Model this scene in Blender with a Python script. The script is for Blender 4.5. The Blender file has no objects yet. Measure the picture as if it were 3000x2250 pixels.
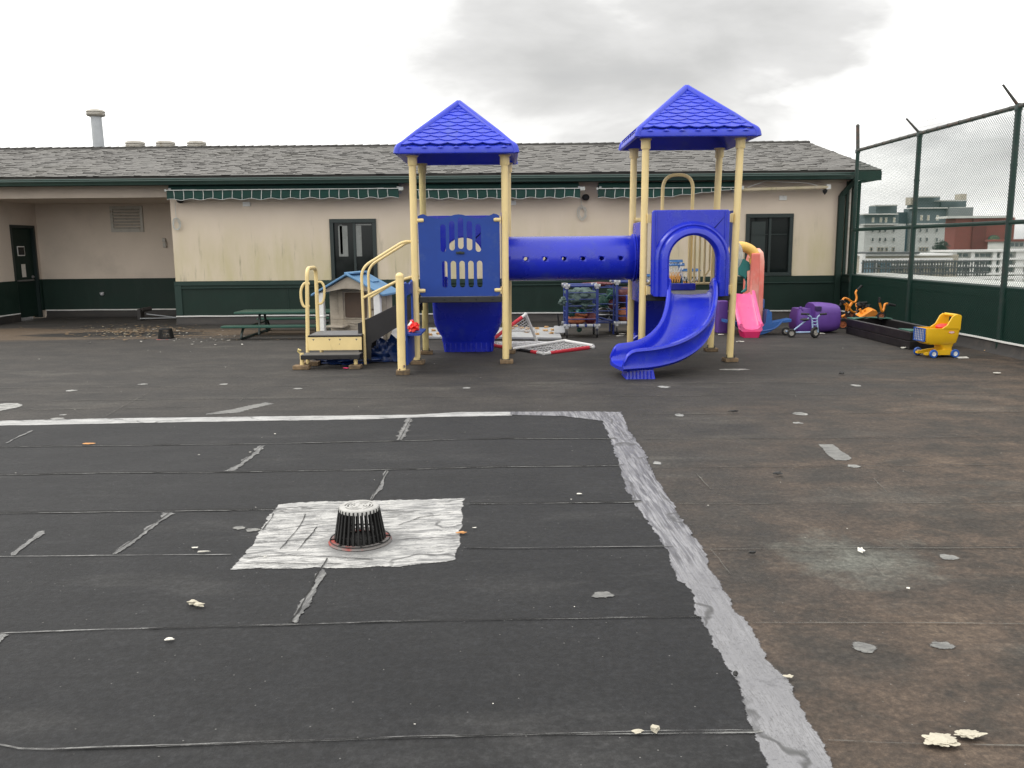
import bpy, bmesh, math, random
from mathutils import Vector, Matrix, noise
from mathutils.geometry import tessellate_polygon
random.seed(7)
R = math.radians
PI = math.pi
S = bpy.context.scene
C = S.collection

# ------------------------------------------------------------ camera
F, PITCH, ROLL, YAW, EYE = 2483.0, R(9.22), R(-0.52), R(0.3), 1.5
cam_d = bpy.data.cameras.new("camera")
cam = bpy.data.objects.new("camera", cam_d)
C.objects.link(cam)
cam.matrix_world = (Matrix.Translation((0, 0, EYE)) @ Matrix.Rotation(-YAW, 4, 'Z')
                    @ Matrix.Rotation(PI/2 - PITCH, 4, 'X') @ Matrix.Rotation(ROLL, 4, 'Z'))
cam_d.sensor_width = 36.0
cam_d.lens = 36.0 * F / 3000.0
cam_d.clip_end = 3000.0
S.camera = cam
CM = cam.matrix_world.to_3x3()
def U(x, y, Z=None, Y=None, X=None):
    """world point seen at a photo position, on the plane Z=, Y= or X="""
    d = CM @ Vector(((x-1500)/F, -(y-1125)/F, -1.0))
    if Z is not None: t = (Z-EYE)/d.z
    elif Y is not None: t = Y/d.y
    else: t = X/d.x
    return Vector((0, 0, EYE)) + t*d
def G(x, y, z=0.0): return U(x, y, Z=z)

# ------------------------------------------------------------ world
S.view_settings.view_transform = 'Standard'
S.view_settings.look = 'None'
S.view_settings.exposure = 0.4
S.view_settings.gamma = 1.0
SUN_EL, SUN_AZ = R(46), R(-82)          # azimuth from +Y towards +X
w = bpy.data.worlds.new("World"); S.world = w; w.use_nodes = True
nt = w.node_tree; nt.nodes.clear()
def N(nt, typ, **kw):
    n = nt.nodes.new(typ)
    for k, v in kw.items():
        if k == 'i':
            for kk, vv in v.items(): n.inputs[kk].default_value = vv
        else: setattr(n, k, v)
    return n
def L(nt, a, b): nt.links.new(a, b)
def math_n(nt, op, a, b=None, c=None, clamp=False):
    n = nt.nodes.new('ShaderNodeMath'); n.operation = op; n.use_clamp = clamp
    for i, v in enumerate((a, b, c)):
        if v is None: continue
        if isinstance(v, (int, float)): n.inputs[i].default_value = v
        else: nt.links.new(v, n.inputs[i])
    return n.outputs[0]
def ramp(nt, fac, stops, interp='LINEAR'):
    n = nt.nodes.new('ShaderNodeValToRGB'); n.color_ramp.interpolation = interp
    e = n.color_ramp.elements
    while len(e) > 1: e.remove(e[-1])
    for i, (p, c) in enumerate(stops):
        if isinstance(c, (int, float)): c = (c, c, c)
        el = e[0] if i == 0 else e.new(p)
        el.position = p; el.color = (*c[:3], 1)
    nt.links.new(fac, n.inputs[0])
    return n.outputs[0]
def mixc(nt, f, a, b, mode='MIX'):
    n = nt.nodes.new('ShaderNodeMix'); n.data_type = 'RGBA'; n.blend_type = mode
    for s, v in ((n.inputs[0], f), (n.inputs[6], a), (n.inputs[7], b)):
        if isinstance(v, (int, float)): s.default_value = v
        elif isinstance(v, tuple): s.default_value = (*v[:3], 1)
        else: nt.links.new(v, s)
    return n.outputs[2]
def build_world():
    sky = N(nt, 'ShaderNodeTexSky', sky_type='NISHITA', sun_disc=False, sun_elevation=SUN_EL, sun_rotation=SUN_AZ,
            air_density=1.2, dust_density=3.0)
    tc = N(nt, 'ShaderNodeTexCoord')
    nm = N(nt, 'ShaderNodeVectorMath', operation='NORMALIZE'); L(nt, tc.outputs['Generated'], nm.inputs[0])
    sp = N(nt, 'ShaderNodeSeparateXYZ'); L(nt, nm.outputs[0], sp.inputs[0])
    mp = N(nt, 'ShaderNodeMapping'); L(nt, nm.outputs[0], mp.inputs[0])
    mp.inputs['Location'].default_value = (1.7, 0.4, 0.9); mp.inputs['Scale'].default_value = (1.0, 1.0, 2.5)
    n1 = N(nt, 'ShaderNodeTexNoise', i={'Scale': 3.4, 'Detail': 6.0, 'Roughness': 0.52, 'Distortion': 0.2}); L(nt, mp.outputs[0], n1.inputs['Vector'])
    n2 = N(nt, 'ShaderNodeTexNoise', i={'Scale': 1.3, 'Detail': 3.0}); L(nt, mp.outputs[0], n2.inputs['Vector'])
    # thicker (greyer) cloud away from the bright side where the sun stands behind the layer
    sd = Vector((math.sin(SUN_AZ)*math.cos(SUN_EL), math.cos(SUN_AZ)*math.cos(SUN_EL), math.sin(SUN_EL)))
    dt = N(nt, 'ShaderNodeVectorMath', operation='DOT_PRODUCT'); L(nt, nm.outputs[0], dt.inputs[0]); dt.inputs[1].default_value = sd
    glow = math_n(nt, 'MULTIPLY', math_n(nt, 'MAXIMUM', math_n(nt, 'SUBTRACT', dt.outputs['Value'], 0.35), 0.0), 0.45)
    # banks of thicker and thinner cloud, with ragged outlines
    nw = N(nt, 'ShaderNodeTexNoise', i={'Scale': 4.5, 'Detail': 5.0, 'Roughness': 0.55}); L(nt, mp.outputs[0], nw.inputs['Vector'])
    sb = N(nt, 'ShaderNodeVectorMath', operation='SUBTRACT'); L(nt, nw.outputs['Color'], sb.inputs[0]); sb.inputs[1].default_value = (0.5, 0.5, 0.5)
    ml = N(nt, 'ShaderNodeVectorMath', operation='MULTIPLY'); L(nt, sb.outputs[0], ml.inputs[0]); ml.inputs[1].default_value = (0.34, 0.34, 0.16)
    ad = N(nt, 'ShaderNodeVectorMath', operation='ADD'); L(nt, nm.outputs[0], ad.inputs[0]); L(nt, ml.outputs[0], ad.inputs[1])
    sc = N(nt, 'ShaderNodeVectorMath', operation='MULTIPLY'); L(nt, ad.outputs[0], sc.inputs[0]); sc.inputs[1].default_value = (1, 1, 2.2)
    nn = N(nt, 'ShaderNodeVectorMath', operation='NORMALIZE'); L(nt, sc.outputs[0], nn.inputs[0])
    def toward(d, deg0, deg1, amt):
        d = Vector(d); d.z *= 2.2
        n = N(nt, 'ShaderNodeVectorMath', operation='DOT_PRODUCT'); L(nt, nn.outputs[0], n.inputs[0]); n.inputs[1].default_value = d.normalized()
        return math_n(nt, 'MULTIPLY', ramp(nt, n.outputs['Value'], [(math.cos(R(deg0)), 0.0), (math.cos(R(deg1)), 1.0)], 'EASE'), amt)
    th = math_n(nt, 'ADD', math_n(nt, 'MULTIPLY', math_n(nt, 'SUBTRACT', n1.outputs[0], 0.5), 1.1), 0.22)
    th = math_n(nt, 'SUBTRACT', th, glow)
    for d, a0, a1, amt in (((0.50, 0.83, 0.30), 22, 4, 0.09), ((0.30, 0.93, 0.22), 13, 2, 0.06), ((-0.02, 0.97, 0.17), 16, 3, 0.10), ((0.46, 0.88, 0.175), 9, 1, -0.34), ((0.52, 0.87, 0.085), 9, 2, 0.20), ((0.50, 0.87, 0.125), 4, 0.5, -0.16),
                           ((-0.5, 0.85, 0.25), 34, 8, -0.30), ((0.0, -0.9, 0.5), 95, 40, -0.34)):
        th = math_n(nt, 'ADD', th, toward(d, a0, a1, amt))
    th = math_n(nt, 'ADD', th, 0.235)
    cloud = ramp(nt, th, [(0.12, (1.55, 1.53, 1.48)), (0.32, (1.10, 1.09, 1.06)), (0.46, (0.82, 0.815, 0.80)), (0.56, (0.63, 0.625, 0.615)), (0.72, (0.50, 0.498, 0.49)), (0.95, (0.40, 0.405, 0.41))])
    skyc = mixc(nt, 1.0, sky.outputs[0], (0.1, 0.1, 0.1), 'MULTIPLY')
    cover = ramp(nt, n1.outputs[0], [(0.30, 0.82), (0.42, 0.97)])
    c = mixc(nt, cover, skyc, cloud)
    # lower hemisphere: dull ground haze
    low = math_n(nt, 'MULTIPLY', math_n(nt, 'ADD', sp.outputs[2], 0.06), 12.0, clamp=True)
    c = mixc(nt, low, (0.22, 0.22, 0.22), c)
    bg = N(nt, 'ShaderNodeBackground'); L(nt, c, bg.inputs[0]); bg.inputs[1].default_value = 1.0
    out = N(nt, 'ShaderNodeOutputWorld'); L(nt, bg.outputs[0], out.inputs[0])
build_world()
sun_d = bpy.data.lights.new("sun", 'SUN'); sun_d.energy = 0.9; sun_d.angle = R(22); sun_d.color = (1, 0.96, 0.9)
sun = bpy.data.objects.new("sun", sun_d); C.objects.link(sun)
sv = Vector((math.sin(SUN_AZ)*math.cos(SUN_EL), math.cos(SUN_AZ)*math.cos(SUN_EL), math.sin(SUN_EL)))
sun.rotation_euler = sv.to_track_quat('Z', 'Y').to_euler()

# ------------------------------------------------------------ materials
def mat(name, col, rough=0.5, var=0.12, vs=6.0, bump=0.0, bs=60.0, metal=0.0, spec=0.5, dirt=None, dlo=0.5, dhi=0.75, ds=3.0,
        dstretch=(1, 1, 1), coat=0.0):
    m = bpy.data.materials.new(name); m.use_nodes = True
    t = m.node_tree; b = t.nodes['Principled BSDF']
    tc = N(t, 'ShaderNodeTexCoord')
    n1 = N(t, 'ShaderNodeTexNoise', i={'Scale': vs, 'Detail': 5.0, 'Roughness': 0.6}); L(t, tc.outputs['Object'], n1.inputs['Vector'])
    lo = tuple(max(0, c*(1-var)) for c in col); hi = tuple(min(1, c*(1+var)) for c in col)
    c = ramp(t, n1.outputs[0], [(0.3, lo), (0.7, hi)])
    if dirt:
        mp = N(t, 'ShaderNodeMapping'); L(t, tc.outputs['Object'], mp.inputs[0]); mp.inputs['Scale'].default_value = dstretch
        n2 = N(t, 'ShaderNodeTexNoise', i={'Scale': ds, 'Detail': 8.0, 'Roughness': 0.65}); L(t, mp.outputs[0], n2.inputs['Vector'])
        f = ramp(t, n2.outputs[0], [(dlo, 0.0), (dhi, 1.0)])
        c = mixc(t, f, c, dirt)
    L(t, c, b.inputs['Base Color'])
    r = ramp(t, n1.outputs[0], [(0.3, max(0, rough-0.08)), (0.7, min(1, rough+0.08))]); L(t, r, b.inputs['Roughness'])
    b.inputs['Metallic'].default_value = metal
    b.inputs['Specular IOR Level'].default_value = spec
    if coat: b.inputs['Coat Weight'].default_value = coat
    if bump:
        n3 = N(t, 'ShaderNodeTexNoise', i={'Scale': bs, 'Detail': 4.0}); L(t, tc.outputs['Object'], n3.inputs['Vector'])
        bp = N(t, 'ShaderNodeBump', i={'Strength': bump, 'Distance': 0.01}); L(t, n3.outputs[0], bp.inputs['Height']); L(t, bp.outputs[0], b.inputs['Normal'])
    return m
M = {}
M['blue'] = mat('glossy_blue_plastic', (0.011, 0.024, 0.46), 0.27, 0.14, 1.6, bump=0.05, bs=9, dirt=(0.03, 0.05, 0.40), dlo=0.52, dhi=0.75, ds=5)
M['blue_roof'] = mat('blue_roof_plastic', (0.016, 0.036, 0.50), 0.40, 0.12, 2, dirt=(0.04, 0.07, 0.42), dlo=0.52, dhi=0.75, ds=6)
M['blue_sheet'] = mat('blue_sheet_plastic', (0.013, 0.050, 0.27), 0.5, 0.08, 4, bump=0.05, bs=200, spec=0.3, dirt=(0.04, 0.08, 0.26), dlo=0.58, dhi=0.8, ds=7)
M['cream'] = mat('cream_painted_steel', (0.74, 0.58, 0.275), 0.38, 0.06, 4, dirt=(0.42, 0.33, 0.14), dlo=0.6, dhi=0.85, ds=4, dstretch=(3, 3, 0.6))
M['cream_dirty'] = mat('weathered_cream_steel', (0.56, 0.46, 0.2), 0.5, 0.15, 5, dirt=(0.25, 0.19, 0.07), dlo=0.5, dhi=0.8, ds=6, dstretch=(3, 3, 0.6))
M['blackdeck'] = mat('black_coated_deck', (0.012, 0.012, 0.012), 0.55, 0.3, 8, bump=0.3, bs=150)
M['greydeck'] = mat('worn_grey_deck_top', (0.13, 0.13, 0.135), 0.55, 0.2, 20, bump=0.3, bs=200)
M['wood'] = mat('old_wood_block', (0.2, 0.135, 0.075), 0.85, 0.35, 14, bump=0.5, bs=60, dirt=(0.06, 0.045, 0.03), dlo=0.45, dhi=0.7, ds=8)
M['iron'] = mat('black_cast_iron', (0.009, 0.009, 0.009), 0.5, 0.3, 20, bump=0.15, bs=90, spec=0.35)
M['iron_top'] = mat('worn_silver_dome_top', (0.38, 0.375, 0.36), 0.45, 0.18, 30, bump=0.1, bs=120)
M['rust'] = mat('red_oxide_ring', (0.26, 0.035, 0.025), 0.6, 0.35, 30, bump=0.3, bs=80, dirt=(0.13, 0.12, 0.115), dlo=0.42, dhi=0.52, ds=5)
M['white'] = mat('white_paint', (0.74, 0.74, 0.72), 0.5, 0.06, 10, dirt=(0.4, 0.4, 0.37), dlo=0.6, dhi=0.85, ds=6)
M['greyplastic'] = mat('grey_plastic', (0.4, 0.41, 0.42), 0.5, 0.1, 10)
M['red'] = mat('red_nylon', (0.62, 0.03, 0.05), 0.7, 0.15, 25, bump=0.4, bs=60)
M['redplastic'] = mat('red_plastic', (0.8, 0.03, 0.02), 0.4, 0.1, 10)
M['green_dark'] = mat('dark_green_paint', (0.008, 0.022, 0.0165), 0.6, 0.15, 3, bump=0.05, bs=60, spec=0.25, dirt=(0.013, 0.028, 0.022), dlo=0.5, dhi=0.8, ds=2.5, dstretch=(2, 2, 0.5))
M['green_parapet'] = mat('shaded_green_boards', (0.0045, 0.0135, 0.011), 0.6, 0.2, 3, bump=0.05, bs=60, spec=0.25, dirt=(0.009, 0.02, 0.016), dlo=0.5, dhi=0.8, ds=2.5)  # dark green paint again, with the parapet's shade put into the colour
M['green_trim'] = mat('green_trim_paint', (0.014, 0.034, 0.028), 0.5, 0.12, 5, spec=0.3, dirt=(0.03, 0.045, 0.04), dlo=0.55, dhi=0.85, ds=5)
M['green_gutter'] = mat('green_metal_gutter', (0.034, 0.068, 0.058), 0.36, 0.1, 4, dirt=(0.08, 0.1, 0.09), dlo=0.6, dhi=0.85, ds=3, dstretch=(0.4, 2, 2))
M['green_table'] = mat('green_vinyl_coated_steel', (0.008, 0.062, 0.043), 0.45, 0.1, 8)
M['darkmetal'] = mat('dark_green_tube', (0.012, 0.022, 0.02), 0.45, 0.15, 10)
M['fence'] = mat('green_vinyl_fence_pipe', (0.005, 0.022, 0.018), 0.5, 0.15, 10, dirt=(0.03, 0.03, 0.027), dlo=0.5, dhi=0.7, ds=6)
M['fence_rust'] = mat('weathered_fence_pipe', (0.045, 0.048, 0.042), 0.6, 0.2, 10, dirt=(0.09, 0.05, 0.035), dlo=0.5, dhi=0.7, ds=9)
M['mesh'] = mat('green_vinyl_wire', (0.004, 0.055, 0.038), 0.6, 0.1, 5, spec=0.3)
M['wire'] = mat('galvanised_wire', (0.25, 0.25, 0.25), 0.4, 0.1, 5, metal=0.6)
M['whitegreen'] = mat('awning_white_edge', (0.5, 0.52, 0.5), 0.6, 0.1, 10, dirt=(0.2, 0.23, 0.2), dlo=0.5, dhi=0.8, ds=9)
M['awning'] = mat('green_awning_cloth', (0.004, 0.038, 0.030), 0.8, 0.2, 4, bump=0.15, bs=30)
M['black'] = mat('black_rubber', (0.012, 0.012, 0.013), 0.7, 0.2, 10)
M['blackplas'] = mat('black_plastic_boards', (0.009, 0.008, 0.009), 0.45, 0.25, 6, bump=0.08, bs=30)
M['greytop'] = mat('grey_scuffed_edge', (0.085, 0.085, 0.09), 0.6, 0.2, 12)
M['sagegreen'] = mat('sage_green_plastic', (0.045, 0.13, 0.1), 0.5, 0.1, 12)
M['pink'] = mat('pink_plastic', (0.82, 0.11, 0.31), 0.35, 0.06, 3, dirt=(0.8, 0.2, 0.38), dlo=0.5, dhi=0.8, ds=4)
M['hotpink'] = mat('deep_pink_plastic', (0.62, 0.015, 0.12), 0.4, 0.06, 5)
M['salmon'] = mat('faded_salmon_plastic', (0.72, 0.18, 0.14), 0.5, 0.12, 2, dirt=(0.72, 0.42, 0.34), dlo=0.45, dhi=0.65, ds=2.2, dstretch=(1, 1, 0.5))
M['toyyellow'] = mat('toy_yellow_plastic', (0.8, 0.5, 0.12), 0.4, 0.08, 4)
M['cartyellow'] = mat('cart_yellow_plastic', (0.78, 0.46, 0.015), 0.35, 0.05, 4, dirt=(0.6, 0.38, 0.05), dlo=0.6, dhi=0.85, ds=6)
M['teal'] = mat('teal_plastic', (0.01, 0.16, 0.15), 0.4, 0.08, 4)
M['toyblue'] = mat('toy_blue_plastic', (0.03, 0.12, 0.38), 0.4, 0.1, 4)
M['wheelblue'] = mat('blue_wheel_plastic', (0.02, 0.1, 0.42), 0.4, 0.08, 9)
M['purple'] = mat('purple_plastic', (0.12, 0.048, 0.29), 0.55, 0.08, 4, bump=0.15, bs=40)
M['darkpurple'] = mat('dark_purple_recess', (0.03, 0.012, 0.09), 0.6)
M['orange'] = mat('orange_painted_tube', (0.8, 0.28, 0.03), 0.4, 0.12, 9)
M['lightblue'] = mat('light_blue_painted_tube', (0.3, 0.42, 0.6), 0.4, 0.1, 9)
M['houseblue'] = mat('faded_blue_roof_plastic', (0.1, 0.23, 0.4), 0.5, 0.1, 5)
M['housebeige'] = mat('beige_playhouse_plastic', (0.42, 0.37, 0.3), 0.6, 0.12, 6, bump=0.2, bs=20, dirt=(0.25, 0.21, 0.16), dlo=0.5, dhi=0.8, ds=5)
M['housebrown'] = mat('brown_shutter_plastic', (0.1, 0.065, 0.045), 0.6, 0.15, 6)
M['pipeblue'] = mat('navy_pipe', (0.025, 0.045, 0.2), 0.4, 0.1, 9)
M['clay'] = mat('terracotta_ball_rubber', (0.35, 0.11, 0.04), 0.55, 0.15, 9)
M['maroon'] = mat('maroon_rubber', (0.11, 0.02, 0.025), 0.55, 0.2, 9)
M['tarpgreen'] = mat('grey_green_cover_cloth', (0.075, 0.12, 0.11), 0.7, 0.25, 8, bump=0.3, bs=20)
M['tarp'] = mat('blue_tarpaulin', (0.005, 0.02, 0.085), 0.35, 0.3, 10, bump=0.3, bs=30)
M['tan'] = mat('tan_plastic_piece', (0.5, 0.3, 0.13), 0.6, 0.2, 20)
M['hoopblue'] = mat('hoop_blue_plastic', (0.02, 0.12, 0.33), 0.4, 0.1, 9)
M['netwhite'] = mat('white_net_cord', (0.7, 0.7, 0.7), 0.8, 0.1, 9)
M['netorange'] = mat('orange_net_cord', (0.75, 0.38, 0.1), 0.8, 0.1, 9)
M['paper'] = mat('paper_scrap', (0.68, 0.66, 0.6), 0.8, 0.15, 20, dirt=(0.4, 0.38, 0.33), dlo=0.5, dhi=0.7, ds=20)
M['foam'] = mat('yellowed_foam', (0.46, 0.425, 0.34), 0.8, 0.15, 30, bump=0.5, bs=60)
M['litter'] = mat('damp_pale_litter', (0.40, 0.35, 0.25), 0.85, 0.5, 40)
M['leaf'] = mat('dry_orange_leaf', (0.5, 0.24, 0.08), 0.8, 0.3, 30)
M['stone'] = mat('dark_pebble', (0.03, 0.03, 0.03), 0.8, 0.3, 20)
M['ventmetal'] = mat('weathered_vent_metal', (0.4, 0.38, 0.34), 0.55, 0.15, 8, dirt=(0.2, 0.17, 0.12), dlo=0.5, dhi=0.75, ds=8)
M['pipegrey'] = mat('grey_pvc_pipe', (0.36, 0.38, 0.4), 0.5, 0.08, 5)
M['darkwin'] = mat('dark_glass_reflection', (0.008, 0.011, 0.011), 0.06, 0.1, 3, spec=0.22)
M['winframe'] = mat('dark_green_window_frame', (0.01, 0.02, 0.019), 0.45, 0.15, 6)
M['blind'] = mat('pale_window_blind', (0.18, 0.19, 0.18), 0.3, 0.15, 3)
M['hotelgrey'] = mat('slate_grey_cladding', (0.11, 0.14, 0.15), 0.8, 0.08, 0.3)
M['hotelpale'] = mat('pale_grey_render', (0.5, 0.52, 0.5), 0.8, 0.08, 0.3)
M['hotelbuff'] = mat('buff_render', (0.42, 0.38, 0.31), 0.8, 0.1, 0.3)
M['brick'] = mat('dark_red_brick', (0.20, 0.058, 0.046), 0.85, 0.15, 2)
M['offwhite'] = mat('off_white_render', (0.55, 0.56, 0.53), 0.8, 0.12, 1)
M['cityglass'] = mat('far_window_glass', (0.08, 0.095, 0.1), 0.2, 0.2, 1, spec=0.8)
M['cityglasslit'] = mat('pale_far_window', (0.5, 0.48, 0.38), 0.3, 0.2, 1)
M['bluegrey'] = mat('blue_grey_panel', (0.1, 0.17, 0.22), 0.6, 0.1, 1)
M['emblem'] = mat('green_sign_face', (0.01, 0.075, 0.06), 0.5, 0.05, 1)
M['emblemgold'] = mat('gold_sign_figure', (0.4, 0.36, 0.14), 0.5, 0.05, 1)
M['treegreen'] = mat('dark_tree_foliage', (0.02, 0.03, 0.02), 0.8, 0.4, 2)

def glass_mat():
    m = bpy.data.materials.new('clear_bubble_plastic'); m.use_nodes = True
    t = m.node_tree; b = t.nodes['Principled BSDF']
    tr = N(t, 'ShaderNodeBsdfTransparent'); mx = N(t, 'ShaderNodeMixShader'); lw = N(t, 'ShaderNodeLayerWeight', i={'Blend': 0.35})
    b.inputs['Base Color'].default_value = (0.6, 0.62, 0.58, 1); b.inputs['Roughness'].default_value = 0.12
    f = ramp(t, lw.outputs['Facing'], [(0.0, 0.25), (1.0, 0.75)])
    L(t, f, mx.inputs[0]); L(t, tr.outputs[0], mx.inputs[1]); L(t, b.outputs[0], mx.inputs[2])
    L(t, mx.outputs[0], t.nodes['Material Output'].inputs[0])
    return m
M['bubble'] = glass_mat()

def deck_mat(name, kind):
    """roof membrane: charcoal sheet or brown weathered sheet"""
    m = bpy.data.materials.new(name); m.use_nodes = True
    t = m.node_tree; b = t.nodes['Principled BSDF']
    tc = N(t, 'ShaderNodeTexCoord'); P = tc.outputs['Object']
    def nz(scale, detail=5.0, rough=0.6, st=(1, 1, 1), loc=(0, 0, 0), dist=0.0):
        mp = N(t, 'ShaderNodeMapping'); L(t, P, mp.inputs[0]); mp.inputs['Scale'].default_value = st; mp.inputs['Location'].default_value = loc
        n = N(t, 'ShaderNodeTexNoise', i={'Scale': scale, 'Detail': detail, 'Roughness': rough, 'Distortion': dist}); L(t, mp.outputs[0], n.inputs['Vector'])
        return n.outputs[0]
    if kind == 'new':
        c = ramp(t, nz(1.1, 6, 0.6), [(0.3, (0.0095, 0.0100, 0.0115)), (0.7, (0.0165, 0.0168, 0.0180))])
        c = mixc(t, ramp(t, nz(0.8, 7, 0.62, (0.5, 1.6, 1), (4, 2, 0)), [(0.56, 0.0), (0.8, 0.5)]), c, (0.075, 0.073, 0.07))
        c = mixc(t, ramp(t, nz(3, 8, 0.75, (0.4, 2, 1), (1, 7, 0)), [(0.6, 0.0), (0.85, 0.35)]), c, (0.10, 0.098, 0.094))
    else:
        sp = N(t, 'ShaderNodeSeparateXYZ'); L(t, P, sp.inputs[0])
        a = ramp(t, nz(1.8, 8, 0.66, (0.75, 1.05, 1)), [(0.3, (0.021, 0.020, 0.0192)), (0.5, (0.032, 0.029, 0.0265)), (0.72, (0.046, 0.041, 0.036))])
        brown = ramp(t, nz(2.6, 12, 0.72, (0.85, 0.95, 1), (3, 1, 0), 0.2), [(0.30, (0.026, 0.024, 0.021)), (0.44, (0.042, 0.034, 0.027)), (0.55, (0.070, 0.051, 0.038)), (0.70, (0.104, 0.077, 0.056))])
        # brown silt lies towards the right-hand front of the old roof
        k = math_n(t, 'ADD', math_n(t, 'MULTIPLY', sp.outputs[0], 0.14), math_n(t, 'MULTIPLY', sp.outputs[1], -0.095))
        k = math_n(t, 'ADD', k, math_n(t, 'MULTIPLY', nz(0.7, 5, 0.6, (0.6, 1.4, 1), (8, 3, 0)), 0.9))
        c = mixc(t, ramp(t, k, [(0.0, 0.0), (0.36, 1.0)]), a, brown)
        # silt along the foot of the house wall
        k2 = math_n(t, 'ADD', math_n(t, 'MULTIPLY', math_n(t, 'ABSOLUTE', math_n(t, 'SUBTRACT', sp.outputs[1], 15.4)), -0.55), math_n(t, 'MULTIPLY', sp.outputs[0], -0.06))
        k2 = math_n(t, 'ADD', k2, math_n(t, 'MULTIPLY', nz(2.0, 6, 0.6, (0.3, 1.5, 1), (1, 9, 0)), 1.0))
        c = mixc(t, ramp(t, k2, [(0.3, 0.0), (0.62, 0.85)]), c, (0.095, 0.066, 0.042))
        # wet dark stain
        w1 = math_n(t, 'POWER', math_n(t, 'MULTIPLY', math_n(t, 'ADD', sp.outputs[0], 7.0), 0.5), 2.0)
        w2 = math_n(t, 'POWER', math_n(t, 'MULTIPLY', math_n(t, 'SUBTRACT', sp.outputs[1], 15.25), 1.7), 2.0)
        wd = math_n(t, 'SUBTRACT', math_n(t, 'SUBTRACT', 1.45, math_n(t, 'ADD', w1, w2)), math_n(t, 'MULTIPLY', nz(2.5, 5, 0.6, (0.5, 2, 1), (2, 2, 0)), 1.2))
        wet = ramp(t, wd, [(0.0, 0.0), (0.35, 1.0)])
        c = mixc(t, wet, c, (0.012, 0.011, 0.010))
        c = mixc(t, ramp(t, nz(0.9, 9, 0.7, (0.5, 1.6, 1), (6, 6, 0)), [(0.55, 0.0), (0.75, 0.5)]), c, (0.12, 0.112, 0.096))
        ds_ = N(t, 'ShaderNodeVectorMath', operation='DISTANCE'); L(t, P, ds_.inputs[0]); ds_.inputs[1].default_value = tuple(G(2510, 1640))
        rs = math_n(t, 'ADD', ds_.outputs['Value'], math_n(t, 'MULTIPLY', math_n(t, 'SUBTRACT', nz(4, 8, 0.7), 0.5), 1.1))
        c = mixc(t, ramp(t, rs, [(0.0, 0.6), (0.12, 0.45), (0.40, 0.0)]), c, (0.15, 0.155, 0.135))
    # granules, fine pits, dust flecks
    c = mixc(t, 0.8, c, ramp(t, nz(34, 7, 0.85), [(0.36, 0.5), (0.5, 1.0), (0.64, 1.9)]), 'MULTIPLY')
    c = mixc(t, 0.6, c, ramp(t, nz(5, 10, 0.78, (0.7, 1.2, 1), (2, 8, 0)), [(0.36, 0.72), (0.5, 1.0), (0.64, 1.35)]), 'MULTIPLY')
    c = mixc(t, ramp(t, nz(26, 6, 0.7, (1, 1, 1), (5, 5, 0)), [(0.28, 0.55), (0.5, 0.0)]), c, (0.018, 0.017, 0.017))
    c = mixc(t, ramp(t, nz(14, 9, 0.78, (1, 1, 1), (9, 2, 0)), [(0.66, 0.0), (0.78, 0.4)]), c, (0.16, 0.155, 0.15))
    vo = N(t, 'ShaderNodeTexVoronoi', i={'Scale': 17.0, 'Randomness': 1.0}); L(t, P, vo.inputs['Vector'])
    c = mixc(t, ramp(t, vo.outputs['Distance'], [(0.03, 0.5), (0.055, 0.0)]), c, (0.30, 0.295, 0.28))
    L(t, c, b.inputs['Base Color'])
    b.inputs['Roughness'].default_value = 0.78
    b.inputs['Specular IOR Level'].default_value = 0.35
    bp = N(t, 'ShaderNodeBump', i={'Strength': 0.5, 'Distance': 0.006})
    h = math_n(t, 'ADD', nz(70, 5, 0.75), math_n(t, 'MULTIPLY', nz(1.7, 4, 0.5, (0.5, 1.6, 1)), 6.0))
    L(t, h, bp.inputs['Height']); L(t, bp.outputs[0], b.inputs['Normal'])
    return m
M['deck_new'] = deck_mat('charcoal_roof_membrane', 'new')
M['deck_old'] = deck_mat('weathered_brown_roof_membrane', 'old')

def fray_out(t, b, k=1.0, scale=22.0, st=(1, 1, 1), lo=0.42, hi=0.58, breaks=None):
    """ragged, partly see-through edge where a thin coat of paint or dust runs out"""
    tc = N(t, 'ShaderNodeTexCoord'); at = N(t, 'ShaderNodeAttribute', attribute_name='fray')
    mp = N(t, 'ShaderNodeMapping'); L(t, tc.outputs['Object'], mp.inputs[0]); mp.inputs['Scale'].default_value = st
    n = N(t, 'ShaderNodeTexNoise', i={'Scale': scale, 'Detail': 8.0, 'Roughness': 0.75}); L(t, mp.outputs[0], n.inputs['Vector'])
    v = math_n(t, 'ADD', at.outputs['Fac'], math_n(t, 'MULTIPLY', math_n(t, 'SUBTRACT', n.outputs[0], 0.5), k*2.4))
    a = ramp(t, v, [(lo, 0.0), (hi, 1.0)])
    if breaks:
        n2 = N(t, 'ShaderNodeTexNoise', i={'Scale': breaks[0], 'Detail': 7.0, 'Roughness': 0.7}); L(t, tc.outputs['Object'], n2.inputs['Vector'])
        a = math_n(t, 'MULTIPLY', a, ramp(t, n2.outputs[0], [(breaks[1], 0.0), (breaks[2], 1.0)]))
    tr = N(t, 'ShaderNodeBsdfTransparent'); mx = N(t, 'ShaderNodeMixShader')
    L(t, a, mx.inputs[0]); L(t, tr.outputs[0], mx.inputs[1]); L(t, b.outputs[0], mx.inputs[2]); L(t, mx.outputs[0], t.nodes['Material Output'].inputs[0])

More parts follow.
